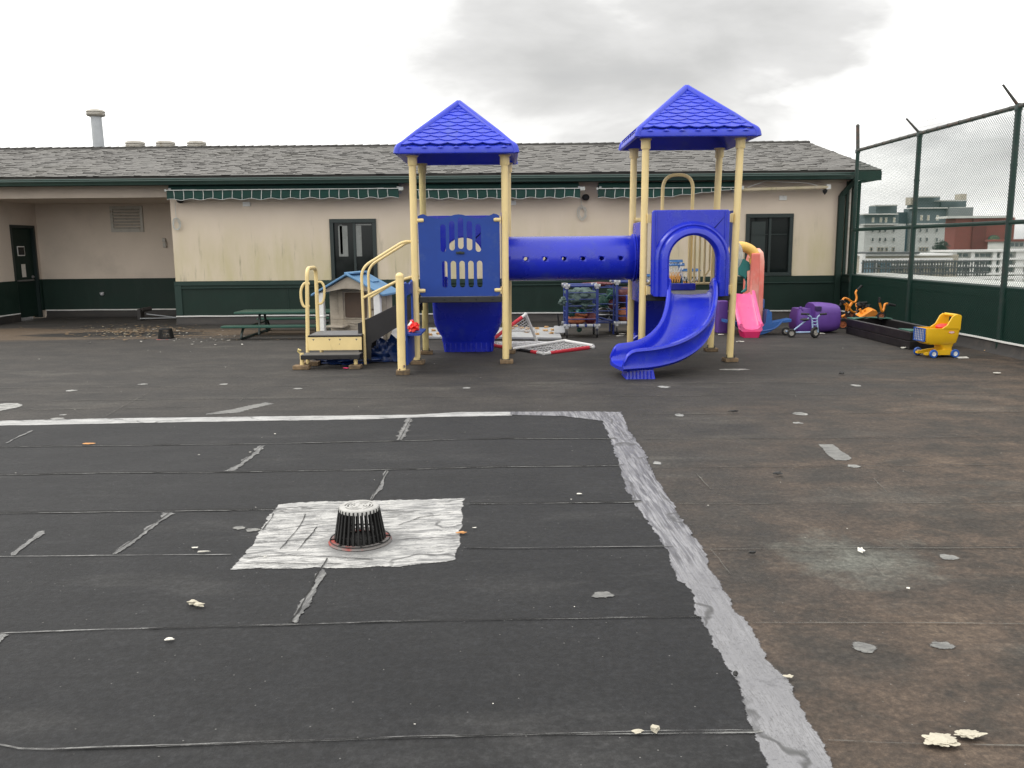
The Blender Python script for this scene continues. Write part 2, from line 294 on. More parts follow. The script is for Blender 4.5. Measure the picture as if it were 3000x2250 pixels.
def coating_mat(name, lo, mid, hi, ang, st=(1.2, 14, 1), crack=0.5, nscale=3.0, fray=None, ring=None, lines=0.85, flat_near=None, bumpy=0.6):
    """brushed-on roof coating with strokes along one direction"""
    m = bpy.data.materials.new(name); m.use_nodes = True
    t = m.node_tree; b = t.nodes['Principled BSDF']
    tc = N(t, 'ShaderNodeTexCoord')
    rt = N(t, 'ShaderNodeMapping'); L(t, tc.outputs['Object'], rt.inputs[0]); rt.inputs['Rotation'].default_value = (0, 0, -ang)
    mp = N(t, 'ShaderNodeMapping'); L(t, rt.outputs[0], mp.inputs[0]); mp.inputs['Scale'].default_value = st
    n1 = N(t, 'ShaderNodeTexNoise', i={'Scale': nscale, 'Detail': 10.0, 'Roughness': 0.72, 'Distortion': 1.2}); L(t, mp.outputs[0], n1.inputs['Vector'])
    n2 = N(t, 'ShaderNodeTexNoise', i={'Scale': 2.4, 'Detail': 5.0}); L(t, tc.outputs['Object'], n2.inputs['Vector'])
    c = ramp(t, n1.outputs[0], [(0.34, lo), (0.46, mid), (0.56, hi)])
    c = mixc(t, ramp(t, n2.outputs[0], [(0.42, 0.0), (0.62, crack)]), c, mid)
    if flat_near:      # the near end was laid on thick and smooth, with dust and dark scuffs
        sy = N(t, 'ShaderNodeSeparateXYZ'); L(t, tc.outputs['Object'], sy.inputs[0])
        nf = N(t, 'ShaderNodeTexNoise', i={'Scale': 3.0, 'Detail': 9.0, 'Roughness': 0.75}); L(t, tc.outputs['Object'], nf.inputs['Vector'])
        yy = math_n(t, 'ADD', sy.outputs[1], math_n(t, 'MULTIPLY', math_n(t, 'SUBTRACT', nf.outputs[0], 0.5), 3.0))
        fl = ramp(t, nf.outputs[0], [(0.34, (0.07, 0.07, 0.075)), (0.44, (0.185, 0.185, 0.195)), (0.7, (0.25, 0.25, 0.26))])
        c = mixc(t, ramp(t, math_n(t, 'MULTIPLY', yy, 0.1), [(flat_near[0]*0.1, 0.95), (flat_near[1]*0.1, 0.0)]), c, fl)
    # wrinkles: thin dark lines from a distorted wave
    wv = N(t, 'ShaderNodeTexWave', wave_type='BANDS', bands_direction='Y', i={'Scale': 1.1, 'Distortion': 9.0, 'Detail': 4.0, 'Detail Scale': 1.6}); L(t, rt.outputs[0], wv.inputs['Vector'])
    ln = ramp(t, wv.outputs['Fac'], [(0.0, lines), (0.025, 0.0)])
    n4 = N(t, 'ShaderNodeTexNoise', i={'Scale': 3.1, 'Detail': 3.0}); L(t, tc.outputs['Object'], n4.inputs['Vector'])
    ln = math_n(t, 'MULTIPLY', ln, ramp(t, n4.outputs[0], [(0.42, 0.0), (0.55, 1.0)]))
    c = mixc(t, ln, c, (0.05, 0.05, 0.05))
    n3 = N(t, 'ShaderNodeTexNoise', i={'Scale': 90.0, 'Detail': 5.0, 'Roughness': 0.7}); L(t, tc.outputs['Object'], n3.inputs['Vector'])
    c = mixc(t, ramp(t, n3.outputs[0], [(0.3, 0.5), (0.45, 0.0)]), c, lo if isinstance(lo, tuple) else (lo, lo, lo))
    # hairline wrinkles
    n5 = N(t, 'ShaderNodeTexNoise', i={'Scale': 5.0, 'Detail': 9.0, 'Roughness': 0.7, 'Distortion': 1.0}); L(t, mp.outputs[0], n5.inputs['Vector'])
    hl = ramp(t, math_n(t, 'ABSOLUTE', math_n(t, 'SUBTRACT', n5.outputs[0], 0.5)), [(0.0, lines), (0.020, 0.0)])
    n6 = N(t, 'ShaderNodeTexNoise', i={'Scale': 6.0, 'Detail': 3.0}); L(t, tc.outputs['Object'], n6.inputs['Vector'])
    hl = math_n(t, 'MULTIPLY', hl, ramp(t, n6.outputs[0], [(0.38, 0.0), (0.52, 1.0)]))
    c = mixc(t, hl, c, (0.06, 0.06, 0.06))
    if ring:
        dd = N(t, 'ShaderNodeVectorMath', operation='DISTANCE'); L(t, tc.outputs['Object'], dd.inputs[0]); dd.inputs[1].default_value = ring
        nr = N(t, 'ShaderNodeTexNoise', i={'Scale': 11.0, 'Detail': 8.0, 'Roughness': 0.75}); L(t, tc.outputs['Object'], nr.inputs['Vector'])
        rr = math_n(t, 'ADD', dd.outputs['Value'], math_n(t, 'MULTIPLY', math_n(t, 'SUBTRACT', nr.outputs[0], 0.5), 0.28))
        c = mixc(t, ramp(t, rr, [(0.17, 0.8), (0.25, 0.0)]), c, (0.16, 0.16, 0.16))
    L(t, c, b.inputs['Base Color']); b.inputs['Roughness'].default_value = 0.5
    if fray: fray_out(t, b, **fray)
    bp = N(t, 'ShaderNodeBump', i={'Strength': bumpy, 'Distance': 0.008}); L(t, n1.outputs[0], bp.inputs['Height']); L(t, bp.outputs[0], b.inputs['Normal'])
    return m
M['coat_white'] = coating_mat('white_brushed_roof_coating', (0.07, 0.07, 0.07), (0.25, 0.25, 0.248), (0.52, 0.515, 0.50), R(6), (1.2, 6, 1), 0.35, 4.6, dict(k=0.55, scale=30.0), tuple(G(1056, 1590)))
M['coat_strip'] = coating_mat('silver_brushed_coating', (0.025, 0.025, 0.032), (0.11, 0.11, 0.123), (0.29, 0.29, 0.305), R(92), (0.9, 17, 1), 0.45, 3.2, dict(k=0.8, scale=20.0), lines=0.85, flat_near=(3.0, 4.6), bumpy=0.3)
M['spot_grey'] = coating_mat('grey_sealed_spot', (0.06, 0.06, 0.058), (0.13, 0.13, 0.125), (0.21, 0.208, 0.195), 0.0, (1, 3, 1), 0.4, 6.0, dict(k=0.6, scale=30.0), bumpy=0.3)
M['coat_line'] = coating_mat('pale_brushed_line', (0.06, 0.06, 0.065), (0.30, 0.30, 0.30), (0.52, 0.52, 0.51), 0.0, (1.0, 14, 1), 0.4, 3.0, dict(k=0.6, scale=14.0, st=(0.6, 2, 1)))
M['spot_pale'] = coating_mat('pale_dried_paint_spot', (0.07, 0.07, 0.068), (0.20, 0.20, 0.19), (0.40, 0.40, 0.38), 0.0, (2, 4, 1), 0.2, 6.0, dict(k=1.1, scale=16.0))
M['smear'] = coating_mat('thin_grey_sealant_smear', (0.045, 0.045, 0.045), (0.10, 0.10, 0.10), (0.20, 0.20, 0.195), R(80), (2, 9, 1), 0.2, 5.0, dict(k=1.0, scale=26.0))
def line_mat(name, col, k, scale, breaks, st=(1, 1, 1)):
    m = mat(name, col, 0.9, 0.45, 9); fray_out(m.node_tree, m.node_tree.nodes['Principled BSDF'], k, scale, st, 0.35, 0.6, breaks); return m
M['seam_black'] = line_mat('open_seam_shadow_gap', (0.005, 0.005, 0.005), 0.5, 20.0, (2.2, 0.30, 0.38))
M['crack_black'] = line_mat('wrinkle_shadow_gap', (0.01, 0.01, 0.01), 0.5, 40.0, (6.0, 0.33, 0.43))
M['hole_black'] = mat('dark_drain_bowl', (0.006, 0.006, 0.006), 0.9, 0.3, 10)
M['seam_dust'] = line_mat('dust_caught_in_seam', (0.21, 0.21, 0.205), 0.9, 34.0, (3.0, 0.34, 0.56))
M['seam_brown'] = line_mat('silt_on_old_seam', (0.13, 0.125, 0.11), 0.9, 30.0, (2.4, 0.36, 0.6))
M['upstand'] = mat('dark_flashing_upstand', (0.022, 0.02, 0.019), 0.7, 0.3, 3, bump=0.3, bs=12, dirt=(0.05, 0.042, 0.035), dlo=0.5, dhi=0.8, ds=3, dstretch=(0.5, 2, 2))

def stucco_mat():
    m = bpy.data.materials.new('stained_cream_stucco'); m.use_nodes = True
    t = m.node_tree; b = t.nodes['Principled BSDF']
    tc = N(t, 'ShaderNodeTexCoord'); P = tc.outputs['Object']
    sp = N(t, 'ShaderNodeSeparateXYZ'); L(t, P, sp.inputs[0])
    def nz(scale, detail, rough, st, loc=(0, 0, 0)):
        mp = N(t, 'ShaderNodeMapping'); L(t, P, mp.inputs[0]); mp.inputs['Scale'].default_value = st; mp.inputs['Location'].default_value = loc
        n = N(t, 'ShaderNodeTexNoise', i={'Scale': scale, 'Detail': detail, 'Roughness': rough}); L(t, mp.outputs[0], n.inputs['Vector'])
        return n.outputs[0]
    c = ramp(t, nz(1.2, 4, 0.5, (1, 1, 1)), [(0.3, (0.60, 0.512, 0.42)), (0.7, (0.66, 0.568, 0.47))])
    hgt = ramp(t, math_n(t, 'MULTIPLY', math_n(t, 'SUBTRACT', 2.45, sp.outputs[2]), 0.65), [(0.15, 0.0), (0.75, 1.0)])
    alg = math_n(t, 'MULTIPLY', ramp(t, nz(2.2, 8, 0.6, (1.2, 1.2, 0.28)), [(0.30, 0.15), (0.62, 1.0)]), hgt)
    c = mixc(t, alg, c, (0.51, 0.45, 0.29))
    st = math_n(t, 'MULTIPLY', ramp(t, nz(7, 8, 0.66, (1, 1, 0.12), (3, 3, 1)), [(0.57, 0.0), (0.68, 0.65)]), hgt)
    c = mixc(t, st, c, (0.24, 0.22, 0.15))
    L(t, c, b.inputs['Base Color']); b.inputs['Roughness'].default_value = 0.9
    bp = N(t, 'ShaderNodeBump', i={'Strength': 0.35, 'Distance': 0.006}); L(t, nz(110, 4, 0.6, (1, 1, 1)), bp.inputs['Height']); L(t, bp.outputs[0], b.inputs['Normal'])
    return m
M['stucco'] = stucco_mat()
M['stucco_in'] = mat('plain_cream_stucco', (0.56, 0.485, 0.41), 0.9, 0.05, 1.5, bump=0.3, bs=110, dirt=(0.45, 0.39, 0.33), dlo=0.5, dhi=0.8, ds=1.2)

def shingle_mat(u_axis_scale=1.0):
    m = bpy.data.materials.new('grey_asphalt_shingle'); m.use_nodes = True
    t = m.node_tree; b = t.nodes['Principled BSDF']
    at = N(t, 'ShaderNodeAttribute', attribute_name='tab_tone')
    tc = N(t, 'ShaderNodeTexCoord')
    n1 = N(t, 'ShaderNodeTexNoise', i={'Scale': 120.0, 'Detail': 4.0, 'Roughness': 0.7}); L(t, tc.outputs['Object'], n1.inputs['Vector'])
    n2 = N(t, 'ShaderNodeTexNoise', i={'Scale': 0.6, 'Detail': 5.0, 'Roughness': 0.6}); L(t, tc.outputs['Object'], n2.inputs['Vector'])
    c = ramp(t, at.outputs['Fac'], [(0.0, (0.035, 0.033, 0.031)), (0.1, (0.035, 0.033, 0.031)), (0.12, (0.168, 0.163, 0.155)), (0.6, (0.178, 0.172, 0.163)), (1.0, (0.19, 0.183, 0.173))])  # near-black end: dark butt edges, with the tab-step shadow painted in
    c = mixc(t, ramp(t, n2.outputs[0], [(0.5, 0.0), (0.75, 0.25)]), c, (0.15, 0.145, 0.115))
    c = mixc(t, 0.5, c, ramp(t, n1.outputs[0], [(0.25, 0.35), (0.7, 1.0)]), 'MULTIPLY')
    L(t, c, b.inputs['Base Color']); b.inputs['Roughness'].default_value = 0.92
    return m
M['shingle'] = shingle_mat()

# ------------------------------------------------------------ mesh helpers
class MB:
    def __init__(s): s.v = []; s.f = []; s.a = []; s.w = {}
    def add(s, vs, fs, tone=0.5):
        o = len(s.v); s.v += [Vector(p) for p in vs]; s.f += [tuple(i+o for i in f) for f in fs]; s.a += [tone]*len(fs); return s
    def box(s, x0, x1, y0, y1, z0, z1, tone=0.5):
        return s.add([(x0, y0, z0), (x1, y0, z0), (x1, y1, z0), (x0, y1, z0), (x0, y0, z1), (x1, y0, z1), (x1, y1, z1), (x0, y1, z1)],
              [(0, 3, 2, 1), (4, 5, 6, 7), (0, 1, 5, 4), (1, 2, 6, 5), (2, 3, 7, 6), (3, 0, 4, 7)], tone)
    def obox(s, c, size, rot=None):
        rot = rot or Matrix.Identity(3); c = Vector(c); h = [k/2 for k in size]
        vs = [c + rot @ Vector((sx*h[0], sy*h[1], sz*h[2])) for sz in (-1, 1) for sx, sy in ((-1, -1), (1, -1), (1, 1), (-1, 1))]
        return s.add(vs, [(0, 3, 2, 1), (4, 5, 6, 7), (0, 1, 5, 4), (1, 2, 6, 5), (2, 3, 7, 6), (3, 0, 4, 7)])
    def loft(s, secs, closed=True, caps=True, ring=False):
        n = len(secs[0]); vs = [p for q in secs for p in q]; fs = []
        m = len(secs)
        for i in range(m if ring else m-1):
            j = (i+1) % m
            for k in range(n if closed else n-1):
                l = (k+1) % n
                fs.append((i*n+k, i*n+l, j*n+l, j*n+k))
        if caps and closed and not ring:
            fs.append(tuple(range(n))[::-1]); fs.append(tuple((m-1)*n+k for k in range(n)))
        return s.add(vs, fs)
    def tube(s, pts, r=0.02, n=10, closed=False, caps=True):
        pts = [Vector(p) for p in pts]; m = len(pts); secs = []
        rr = r if isinstance(r, (list, tuple)) else [r]*m
        up = None
        for i, p in enumerate(pts):
            a = pts[i-1] if (i or closed) else p; b = pts[(i+1) % m] if (i < m-1 or closed) else p
            t = (b-a).normalized()
            if up is None:
                up = Vector((0, 0, 1)) if abs(t.z) < 0.9 else Vector((1, 0, 0))
            x = t.cross(up)
            if x.length < 1e-6: x = t.orthogonal()
            x.normalize(); y = x.cross(t).normalized(); up = y
            secs.append([p + rr[i]*(math.cos(2*PI*k/n)*x + math.sin(2*PI*k/n)*y) for k in range(n)])
        return s.loft(secs, True, caps and not closed, closed)
    def cyl(s, a, b, r0, r1=None, n=16): return s.tube([a, b], [r0, r0 if r1 is None else r1], n)
    def lathe(s, prof, c=(0, 0, 0), n=24, rot=None, a0=0.0, a1=2*PI):
        rot = rot or Matrix.Identity(3); c = Vector(c); full = abs(a1-a0-2*PI) < 1e-6
        k = n if full else n+1
        secs = [[c + rot @ Vector((r*math.cos(a0+(a1-a0)*i/n), r*math.sin(a0+(a1-a0)*i/n), z)) for i in range(k)] for r, z in prof]
        o = [p for q in secs for p in q]; fs = []
        for j in range(len(prof)-1):
            for i in range(k if full else k-1):
                l = (i+1) % k; fs.append((j*k+i, j*k+l, (j+1)*k+l, (j+1)*k+i))
        return s.add(o, fs)
    def sphere(s, c, r, n=14, m=9):
        r = r if isinstance(r, (tuple, list)) else (r, r, r); c = Vector(c)
        prof = [(math.sin(PI*j/m), -math.cos(PI*j/m)) for j in range(m+1)]
        vs = [c + Vector((r[0]*q*math.cos(2*PI*i/n), r[1]*q*math.sin(2*PI*i/n), r[2]*z)) for q, z in prof for i in range(n)]
        fs = [(j*n+i, j*n+(i+1) % n, (j+1)*n+(i+1) % n, (j+1)*n+i) for j in range(m) for i in range(n)]
        return s.add(vs, fs)
    def prism(s, outer, holes, fn, t0, t1):
        """plate with holes: 2-D outline -> fn(u, v, w) for w in t0..t1"""
        loops = [[Vector((p[0], p[1], 0)) for p in l] for l in [outer]+list(holes)]
        tri = tessellate_polygon(loops); flat = [p for l in loops for p in l]; n = len(flat)
        vs = [fn(p.x, p.y, t0) for p in flat] + [fn(p.x, p.y, t1) for p in flat]
        fs = [tuple(q) for q in tri] + [tuple(i+n for i in q[::-1]) for q in tri]
        o = 0
        for l in loops:
            k = len(l)
            for i in range(k): a, b = o+i, o+(i+1) % k; fs.append((a, b, b+n, a+n))
            o += k
        return s.add(vs, fs)
    def build(s, name, m, parent=None, smooth=35, bevel=0.0, solid=0.0, subsurf=0, org=None, seg=2, weld=True):
        root = parent
        if org is None:
            while root is not None and root.parent is not None: root = root.parent
            org = Vector(root.get('_o', (0, 0, 0))) if root is not None else Vector((0, 0, 0))
        me = bpy.data.meshes.new(name)
        me.from_pydata([tuple(p-org) for p in s.v], [], s.f)
        if any(abs(a-0.5) > 1e-6 for a in s.a):
            at = me.attributes.new('tab_tone', 'FLOAT', 'FACE')
            for i, a in enumerate(s.a): at.data[i].value = a
        if s.w:
            at = me.attributes.new('fray', 'FLOAT', 'POINT')
            for i in range(len(s.v)): at.data[i].value = s.w.get(i, 1.0)
            weld = False
        bm = bmesh.new(); bm.from_mesh(me)
        if weld: bmesh.ops.remove_doubles(bm, verts=bm.verts, dist=1e-5)
        bmesh.ops.recalc_face_normals(bm, faces=bm.faces); bm.to_mesh(me); bm.free()
        if smooth:
            me.shade_smooth(); me.set_sharp_from_angle(angle=R(smooth))
        me.materials.append(M[m] if isinstance(m, str) else m)
        o = bpy.data.objects.new(name, me); C.objects.link(o)
        if parent is not None: o.parent = parent
        if solid: md = o.modifiers.new('solid', 'SOLIDIFY'); md.thickness = solid; md.offset = -1
        if bevel:
            md = o.modifiers.new('bevel', 'BEVEL'); md.width = bevel; md.segments = seg; md.limit_method = 'ANGLE'; md.angle_limit = R(40)
        if subsurf: md = o.modifiers.new('sub', 'SUBSURF'); md.levels = subsurf; md.render_levels = subsurf
        return o
def thing(name, label, cat, loc=(0, 0, 0), rotz=0.0, group=None, local=False, rot=None):
    o = bpy.data.objects.new(name, None); C.objects.link(o); o.empty_display_size = 0.1
    o.location = loc; o.rotation_euler = rot if rot else (0, 0, rotz)
    o['label'] = label; o['category'] = cat
    o['_o'] = (0.0, 0.0, 0.0) if local else tuple(loc)
    if group: o['group'] = group
    return o
def tag(o, label, cat, group=None, kind=None):
    o['label'] = label; o['category'] = cat
    if group: o['group'] = group
    if kind: o['kind'] = kind
    return o
def struct(o): o['kind'] = 'structure'; return o
def dup(root, loc, rotz=0.0, label=None):
    def cp(o, par):
        c = o.copy(); C.objects.link(c)
        if par is not None: c.parent = par
        for ch in o.children: cp(ch, c)
        return c
    r = cp(root, None); r.location = loc; r.rotation_euler = (0, 0, rotz)
    if label: r['label'] = label
    return r
def arc(cx, cy, r, a0, a1, n): return [(cx+r*math.cos(a0+(a1-a0)*i/n), cy+r*math.sin(a0+(a1-a0)*i/n)) for i in range(n+1)]
def rrect(x0, x1, y0, y1, r, n=5):
    return (arc(x1-r, y0+r, r, -PI/2, 0, n)+arc(x1-r, y1-r, r, 0, PI/2, n)+arc(x0+r, y1-r, r, PI/2, PI, n)+arc(x0+r, y0+r, r, PI, 1.5*PI, n))
def smooth_path(pts, n=8):
    """Catmull-Rom through points"""
    pts = [Vector(p) for p in pts]; out = []
    for i in range(len(pts)-1):
        p0 = pts[max(0, i-1)]; p1 = pts[i]; p2 = pts[i+1]; p3 = pts[min(len(pts)-1, i+2)]
        for k in range(n):
            t = k/n
            out.append(0.5*((2*p1)+(p2-p0)*t+(2*p0-5*p1+4*p2-p3)*t*t+(3*p1-p0-3*p2+p3)*t**3))
    out.append(pts[-1]); return out
def round_path(pts, r, n=6):
    """polyline with rounded corners"""
    pts = [Vector(p) for p in pts]; out = [pts[0]]
    for i in range(1, len(pts)-1):
        a, b, c = pts[i-1], pts[i], pts[i+1]
        d1 = (a-b); d2 = (c-b); k = min(r, d1.length*0.49, d2.length*0.49)
        s, e = b+d1.normalized()*k, b+d2.normalized()*k
        for j in range(n+1):
            t = j/n; out.append((1-t)**2*s+2*t*(1-t)*b+t*t*e)
    out.append(pts[-1]); return out
def lerp(a, b, t): return a+(b-a)*t
# ============================================================ SETTING: roof deck
def fbm(x, y, z=0.0): return noise.noise(Vector((x, y, z))) + 0.5*noise.noise(Vector((x*2.1+5, y*2.1, z)))
def grid_sheet(name, m, x0, x1, y0, y1, nx, ny, z=0.0, amp=0.0):
    mb = MB(); vs = []; fs = []
    for j in range(ny+1):
        for i in range(nx+1):
            x = lerp(x0, x1, i/nx); y = lerp(y0, y1, j/ny)
            vs.append((x, y, z + amp*noise.noise(Vector((x*0.5, y*0.9, 0)))))
    for j in range(ny):
        for i in range(nx): a = j*(nx+1)+i; fs.append((a, a+1, a+nx+2, a+nx+1))
    mb.add(vs, fs); return struct(mb.build(name, m, smooth=0))
grid_sheet('roof_deck', 'deck_old', -16, 6.72, -5, 22, 1, 1)
def outline(pts, step=0.04, jit=0.012, fr=6.0, seed=0.0):
    """resample a ground outline and fray it"""
    out = []; n = len(pts)
    for i in range(n):
        a, b = pts[i], pts[(i+1) % n]; d = (b-a).length; k = max(1, int(d/step))
        nr = Vector((-(b-a).y, (b-a).x, 0)).normalized()
        for j in range(k):
            p = a.lerp(b, j/k)
            q = jit*(noise.noise(Vector((p.x*fr, p.y*fr, seed)))*1.2 + 0.7*noise.noise(Vector((p.x*fr*4, p.y*fr*4, seed+3))))
            out.append(p + nr*q)
    return out
def ground_sheet(name, m, pts, z, jit=0.012, step=0.04, fr=6.0, seed=0.0, edge=0.03):
    pts = outline([Vector((p[0], p[1], 0)) for p in pts], step, jit, fr, seed)
    flat(mb := MB(), pts, z, edge)
    return struct(mb.build(name, m, smooth=0))
def lay(cx, cy):
    c = G(cx, cy); return 0.0075 if c.x < 0.85 and c.y < 7.1 else 0.0030
def flat(mb, pts, z, edge=0.03):
    """thin coat: core plus a rim that frays to nothing"""
    n = len(pts); ar = sum(pts[i].x*pts[(i+1) % n].y-pts[(i+1) % n].x*pts[i].y for i in range(n)); sg = 1 if ar > 0 else -1
    ins = []; out = []
    for i in range(n):
        d = (pts[(i+2) % n]-pts[i-2]); d.normalize(); v = Vector((-d.y, d.x, 0))*sg*edge; ins.append(pts[i]+v*0.45); out.append(pts[i]-v*0.55)
    pts = out
    o = len(mb.v)
    mb.add([(p.x, p.y, z) for p in pts]+[(p.x, p.y, z) for p in ins], [(i, (i+1) % n, n+(i+1) % n, n+i) for i in range(n)]+[tuple(k+n for k in t) for t in tessellate_polygon([ins])])
    for i in range(n): mb.w[o+i] = 0.0
LE = [(1766,1233),(1789,1293),(1800,1325),(1812,1362),(1830,1420),(1852,1468),(1898,1535),(1930,1575),(1951,1608),(1965,1640),(1971,1667),(2000,1712),(2031,1747),(2038,1775),(2044,1803),(2077,1853),(2100,1905),(2124,1946),(2150,1990),(2170,2038),(2190,2095),(2213,2151),(2225,2200),(2253,2250),(2290,2330),(2330,2430)]
RE = [(1819,1208),(1832,1240),(1842,1263),(1885,1322),(1905,1375),(1932,1422),(1978,1488),(1990,1515),(2011,1548),(2057,1608),(2075,1650),(2097,1700),(2130,1750),(2154,1793),(2197,1843),(2222,1885),(2250,1939),(2303,1992),(2336,2065),(2370,2115),(2399,2165),(2436,2250),(2480,2330),(2520,2430)]
le = [G(*p) for p in LE]; re_ = [G(*p) for p in RE]
TOPB = [(-700,1262),(0,1249),(347,1242),(693,1236),(1040,1231),(1213,1225),(1500,1218),(1650,1220),(1766,1233)]
TOPT = [(-700,1246),(0,1235),(347,1227),(693,1223),(1040,1219),(1213,1217),(1352,1209),(1500,1208),(1700,1207),(1819,1208)]
tb = [G(*p) for p in TOPB]; tt = [G(*p) for p in TOPT]
# newer charcoal membrane, lying on the old roof
ground_sheet('charcoal_membrane', 'deck_new', [Vector((-16, -5, 0)), Vector((2.4, -5, 0))] + [lerp(a, b, 0.5) for a, b in zip(le, re_)][::-1] + [p.lerp(q, 0.5) for p, q in zip(tb[1:-1], tt[1:-2])][::-1] + [Vector((-16, tb[0].y, 0))], 0.004, 0.0, 0.3)
ground_sheet('coating_strip', 'coat_strip', le + re_[::-1], 0.0065, 0.012, 0.03, 7.0)
ground_sheet('pale_coating_line', 'coat_line', tb[:-3] + [G(1500,1219), G(1500,1208)] + [p for p in tt[:-3]][::-1], 0.0065, 0.008, 0.05, 3.0)
ground_sheet('dark_coating_line', 'coat_strip', [G(1495,1217.5), G(1650,1221), G(1766,1235), G(1819,1209), G(1700,1207.5), G(1495,1208.5)], 0.0075, 0.006, 0.05, 3.0)
PATCH = [(677,1671),(720,1625),(745,1590),(772,1545),(800,1500),(816,1481),(930,1472),(1080,1471),(1220,1466),(1363,1463),(1356,1482),(1352,1530),(1345,1575),(1346,1603),(1338,1625),(1328,1647),(1180,1661),(1000,1667),(820,1668)]
ground_sheet('white_coating_patch', 'coat_white', [G(*p) for p in PATCH], 0.0065, 0.012, 0.03, 9.0)

def ribbon(mb, pts, wd, z, lift=0.0, wob=0.006, gap=0.0, seed=0.0, step=0.05, fr=3.0):
    """thin wavy line on the roof, fading out at both sides"""
    P = [Vector((p[0], p[1], 0)) for p in pts]; q = []
    for i in range(len(P)-1):
        k = max(1, int((P[i+1]-P[i]).length/step)); q += [P[i].lerp(P[i+1], j/k) for j in range(k)]
    q.append(P[-1]); n = len(q); vs = []; fs = []; o = len(mb.v)
    for i, p in enumerate(q):
        d = (q[min(i+1, n-1)]-q[max(i-1, 0)]); d.normalize(); nr = Vector((-d.y, d.x, 0))
        off = wob*fbm(p.x*fr*0.5, p.y*fr*0.5, seed) + 0.3*wob*fbm(p.x*fr*5, p.y*fr*5, seed+7)
        w_ = max(wd*0.35, wd*(0.8 + 0.8*fbm(p.x*fr, p.y*fr, seed+2)))
        c = p + nr*off; c.z = z; e = 0.0 if i in (0, n-1) else 1.0
        for s, k in ((-0.5, 0.0), (-0.15, 1.0), (0.15, 1.0), (0.5, 0.0)):
            vs.append(c+nr*w_*s); mb.w[o+len(vs)-1] = k*e
    for i in range(n-1):
        for j in range(3): a = 4*i+j; fs.append((a, a+1, a+5, a+4))
    mb.add(vs, fs)
def gp(l): return [G(*p) for p in l]
S1 = gp([(-400,1322),(0,1312),(416,1306),(811,1301),(1178,1293),(1500,1286),(1815,1287)])
S2 = gp([(-400,1398),(0,1392.5),(305,1387.7),(658.6,1385.6),(1081,1378.7),(1500,1369),(1840,1365)])
S3 = gp([(-300,1512),(0,1506),(347,1500.7),(818,1495)]); S3b = gp([(1357,1478),(1500,1478),(1700,1475),(1890,1472)])
S4 = gp([(-200,1636),(0,1635),(326,1632),(693,1628)]); S4b = gp([(1345,1609),(1500,1611.6),(1985,1606)])
S5 = gp([(-10,1862),(20,1859),(416,1847),(839,1835),(1234,1824),(1500,1819.6),(2075,1812)])
S6 = gp([(-200,2160),(0,2190),(60,2201),(139,2203),(416,2195),(901,2178),(1500,2160),(2250,2150)])
mb = MB()
for i, s in enumerate((S1, S2, S3, S3b)): ribbon(mb, s, 0.036, 0.0100, 0.002, 0.012, 0.12, i)
ribbon(mb, S4b, 0.008, 0.0100, 0, 0.01, 0.35, 5.0); ribbon(mb, S5[2:], 0.008, 0.0100, 0, 0.006, 0.45, 6.0); ribbon(mb, S6[3:], 0.006, 0.0100, 0, 0.006, 0.5, 6.5)
struct(mb.build('open_membrane_seams', 'seam_black', smooth=0))
mb = MB()
CR = gp([(958,1638),(950,1662),(930,1690),(915,1712),(893,1755),(870,1800),(845,1834)])
ribbon(mb, CR, 0.013, 0.0105, 0.002, 0.01, 0.1, 9.0, 0.02, 8.0)
for a in ([(504,1500),(450,1540),(390,1585),(322,1632)], [(1135,1380),(1110,1425),(1085,1470)], [(1206,1226),(1190,1255),(1170,1293)], [(772,1305),(730,1340),(665,1385)]):
    ribbon(mb, gp(a), 0.008, 0.0105, 0.001, 0.006, 0.3, a[0][0], 0.03, 6.0)
# wrinkles scored into the white patch
for a in ([(893,1508),(870,1560),(845,1590),(815,1618)], [(933,1545),(905,1580),(868,1622)], [(980,1495),(1100,1500),(1192,1502)], [(975,1497),(987,1496)], [(700,1640),(850,1630),(1100,1644)], [(800,1506),(790,1530),(770,1560)],
          [(705,1655),(860,1657),(1010,1655)], [(1160,1545),(1230,1520),(1300,1512)], [(1010,1500),(900,1502),(820,1497)]):
    ribbon(mb, gp(a), 0.009, 0.0105, 0.001, 0.012, 0.12, a[0][1], 0.03, 8.0)
struct(mb.build('membrane_wrinkles', 'crack_black', smooth=0))
mb = MB()
def shift(s, dy): return [Vector((p.x, p.y+dy, 0)) for p in s]
for i, s in enumerate((S1, S2, S3, S3b)): ribbon(mb, shift(s, -0.018), 0.014, 0.0090, 0, 0.012, 0.5, i)
ribbon(mb, S4, 0.012, 0.0090, 0, 0.01, 0.3, 15.0); ribbon(mb, shift(S4b, 0.008), 0.009, 0.0090, 0, 0.01, 0.4, 15.0)
ribbon(mb, S5, 0.011, 0.0090, 0, 0.006, 0.12, 16.0); ribbon(mb, S6, 0.013, 0.0090, 0, 0.006, 0.15, 17.0)
ribbon(mb, shift(S6, 0.006), 0.006, 0.0092, 0, 0.01, 0.2, 18.0)
struct(mb.build('dusty_membrane_seams', 'seam_dust', smooth=0))
mb = MB()
def smear(mb, a, wd, seed=0.0): ribbon(mb, gp(a), wd*1.35, 0.0080, 0, 0.02, 0.0, seed, 0.025, 9.0)
smear(mb, [(1200,1226),(1192,1250),(1178,1278),(1168,1294)], 0.075, 1); smear(mb, [(768,1307),(735,1337),(700,1365),(668,1386)], 0.07, 2)
smear(mb, [(1139,1380),(1115,1425),(1090,1470)], 0.03, 3); smear(mb, [(500,1504),(455,1540),(400,1582),(330,1630)], 0.055, 4)
smear(mb, [(125,1556),(95,1585),(60,1615),(35,1634)], 0.04, 5); smear(mb, [(952,1668),(925,1720),(905,1760),(880,1800),(858,1832)], 0.05, 6)
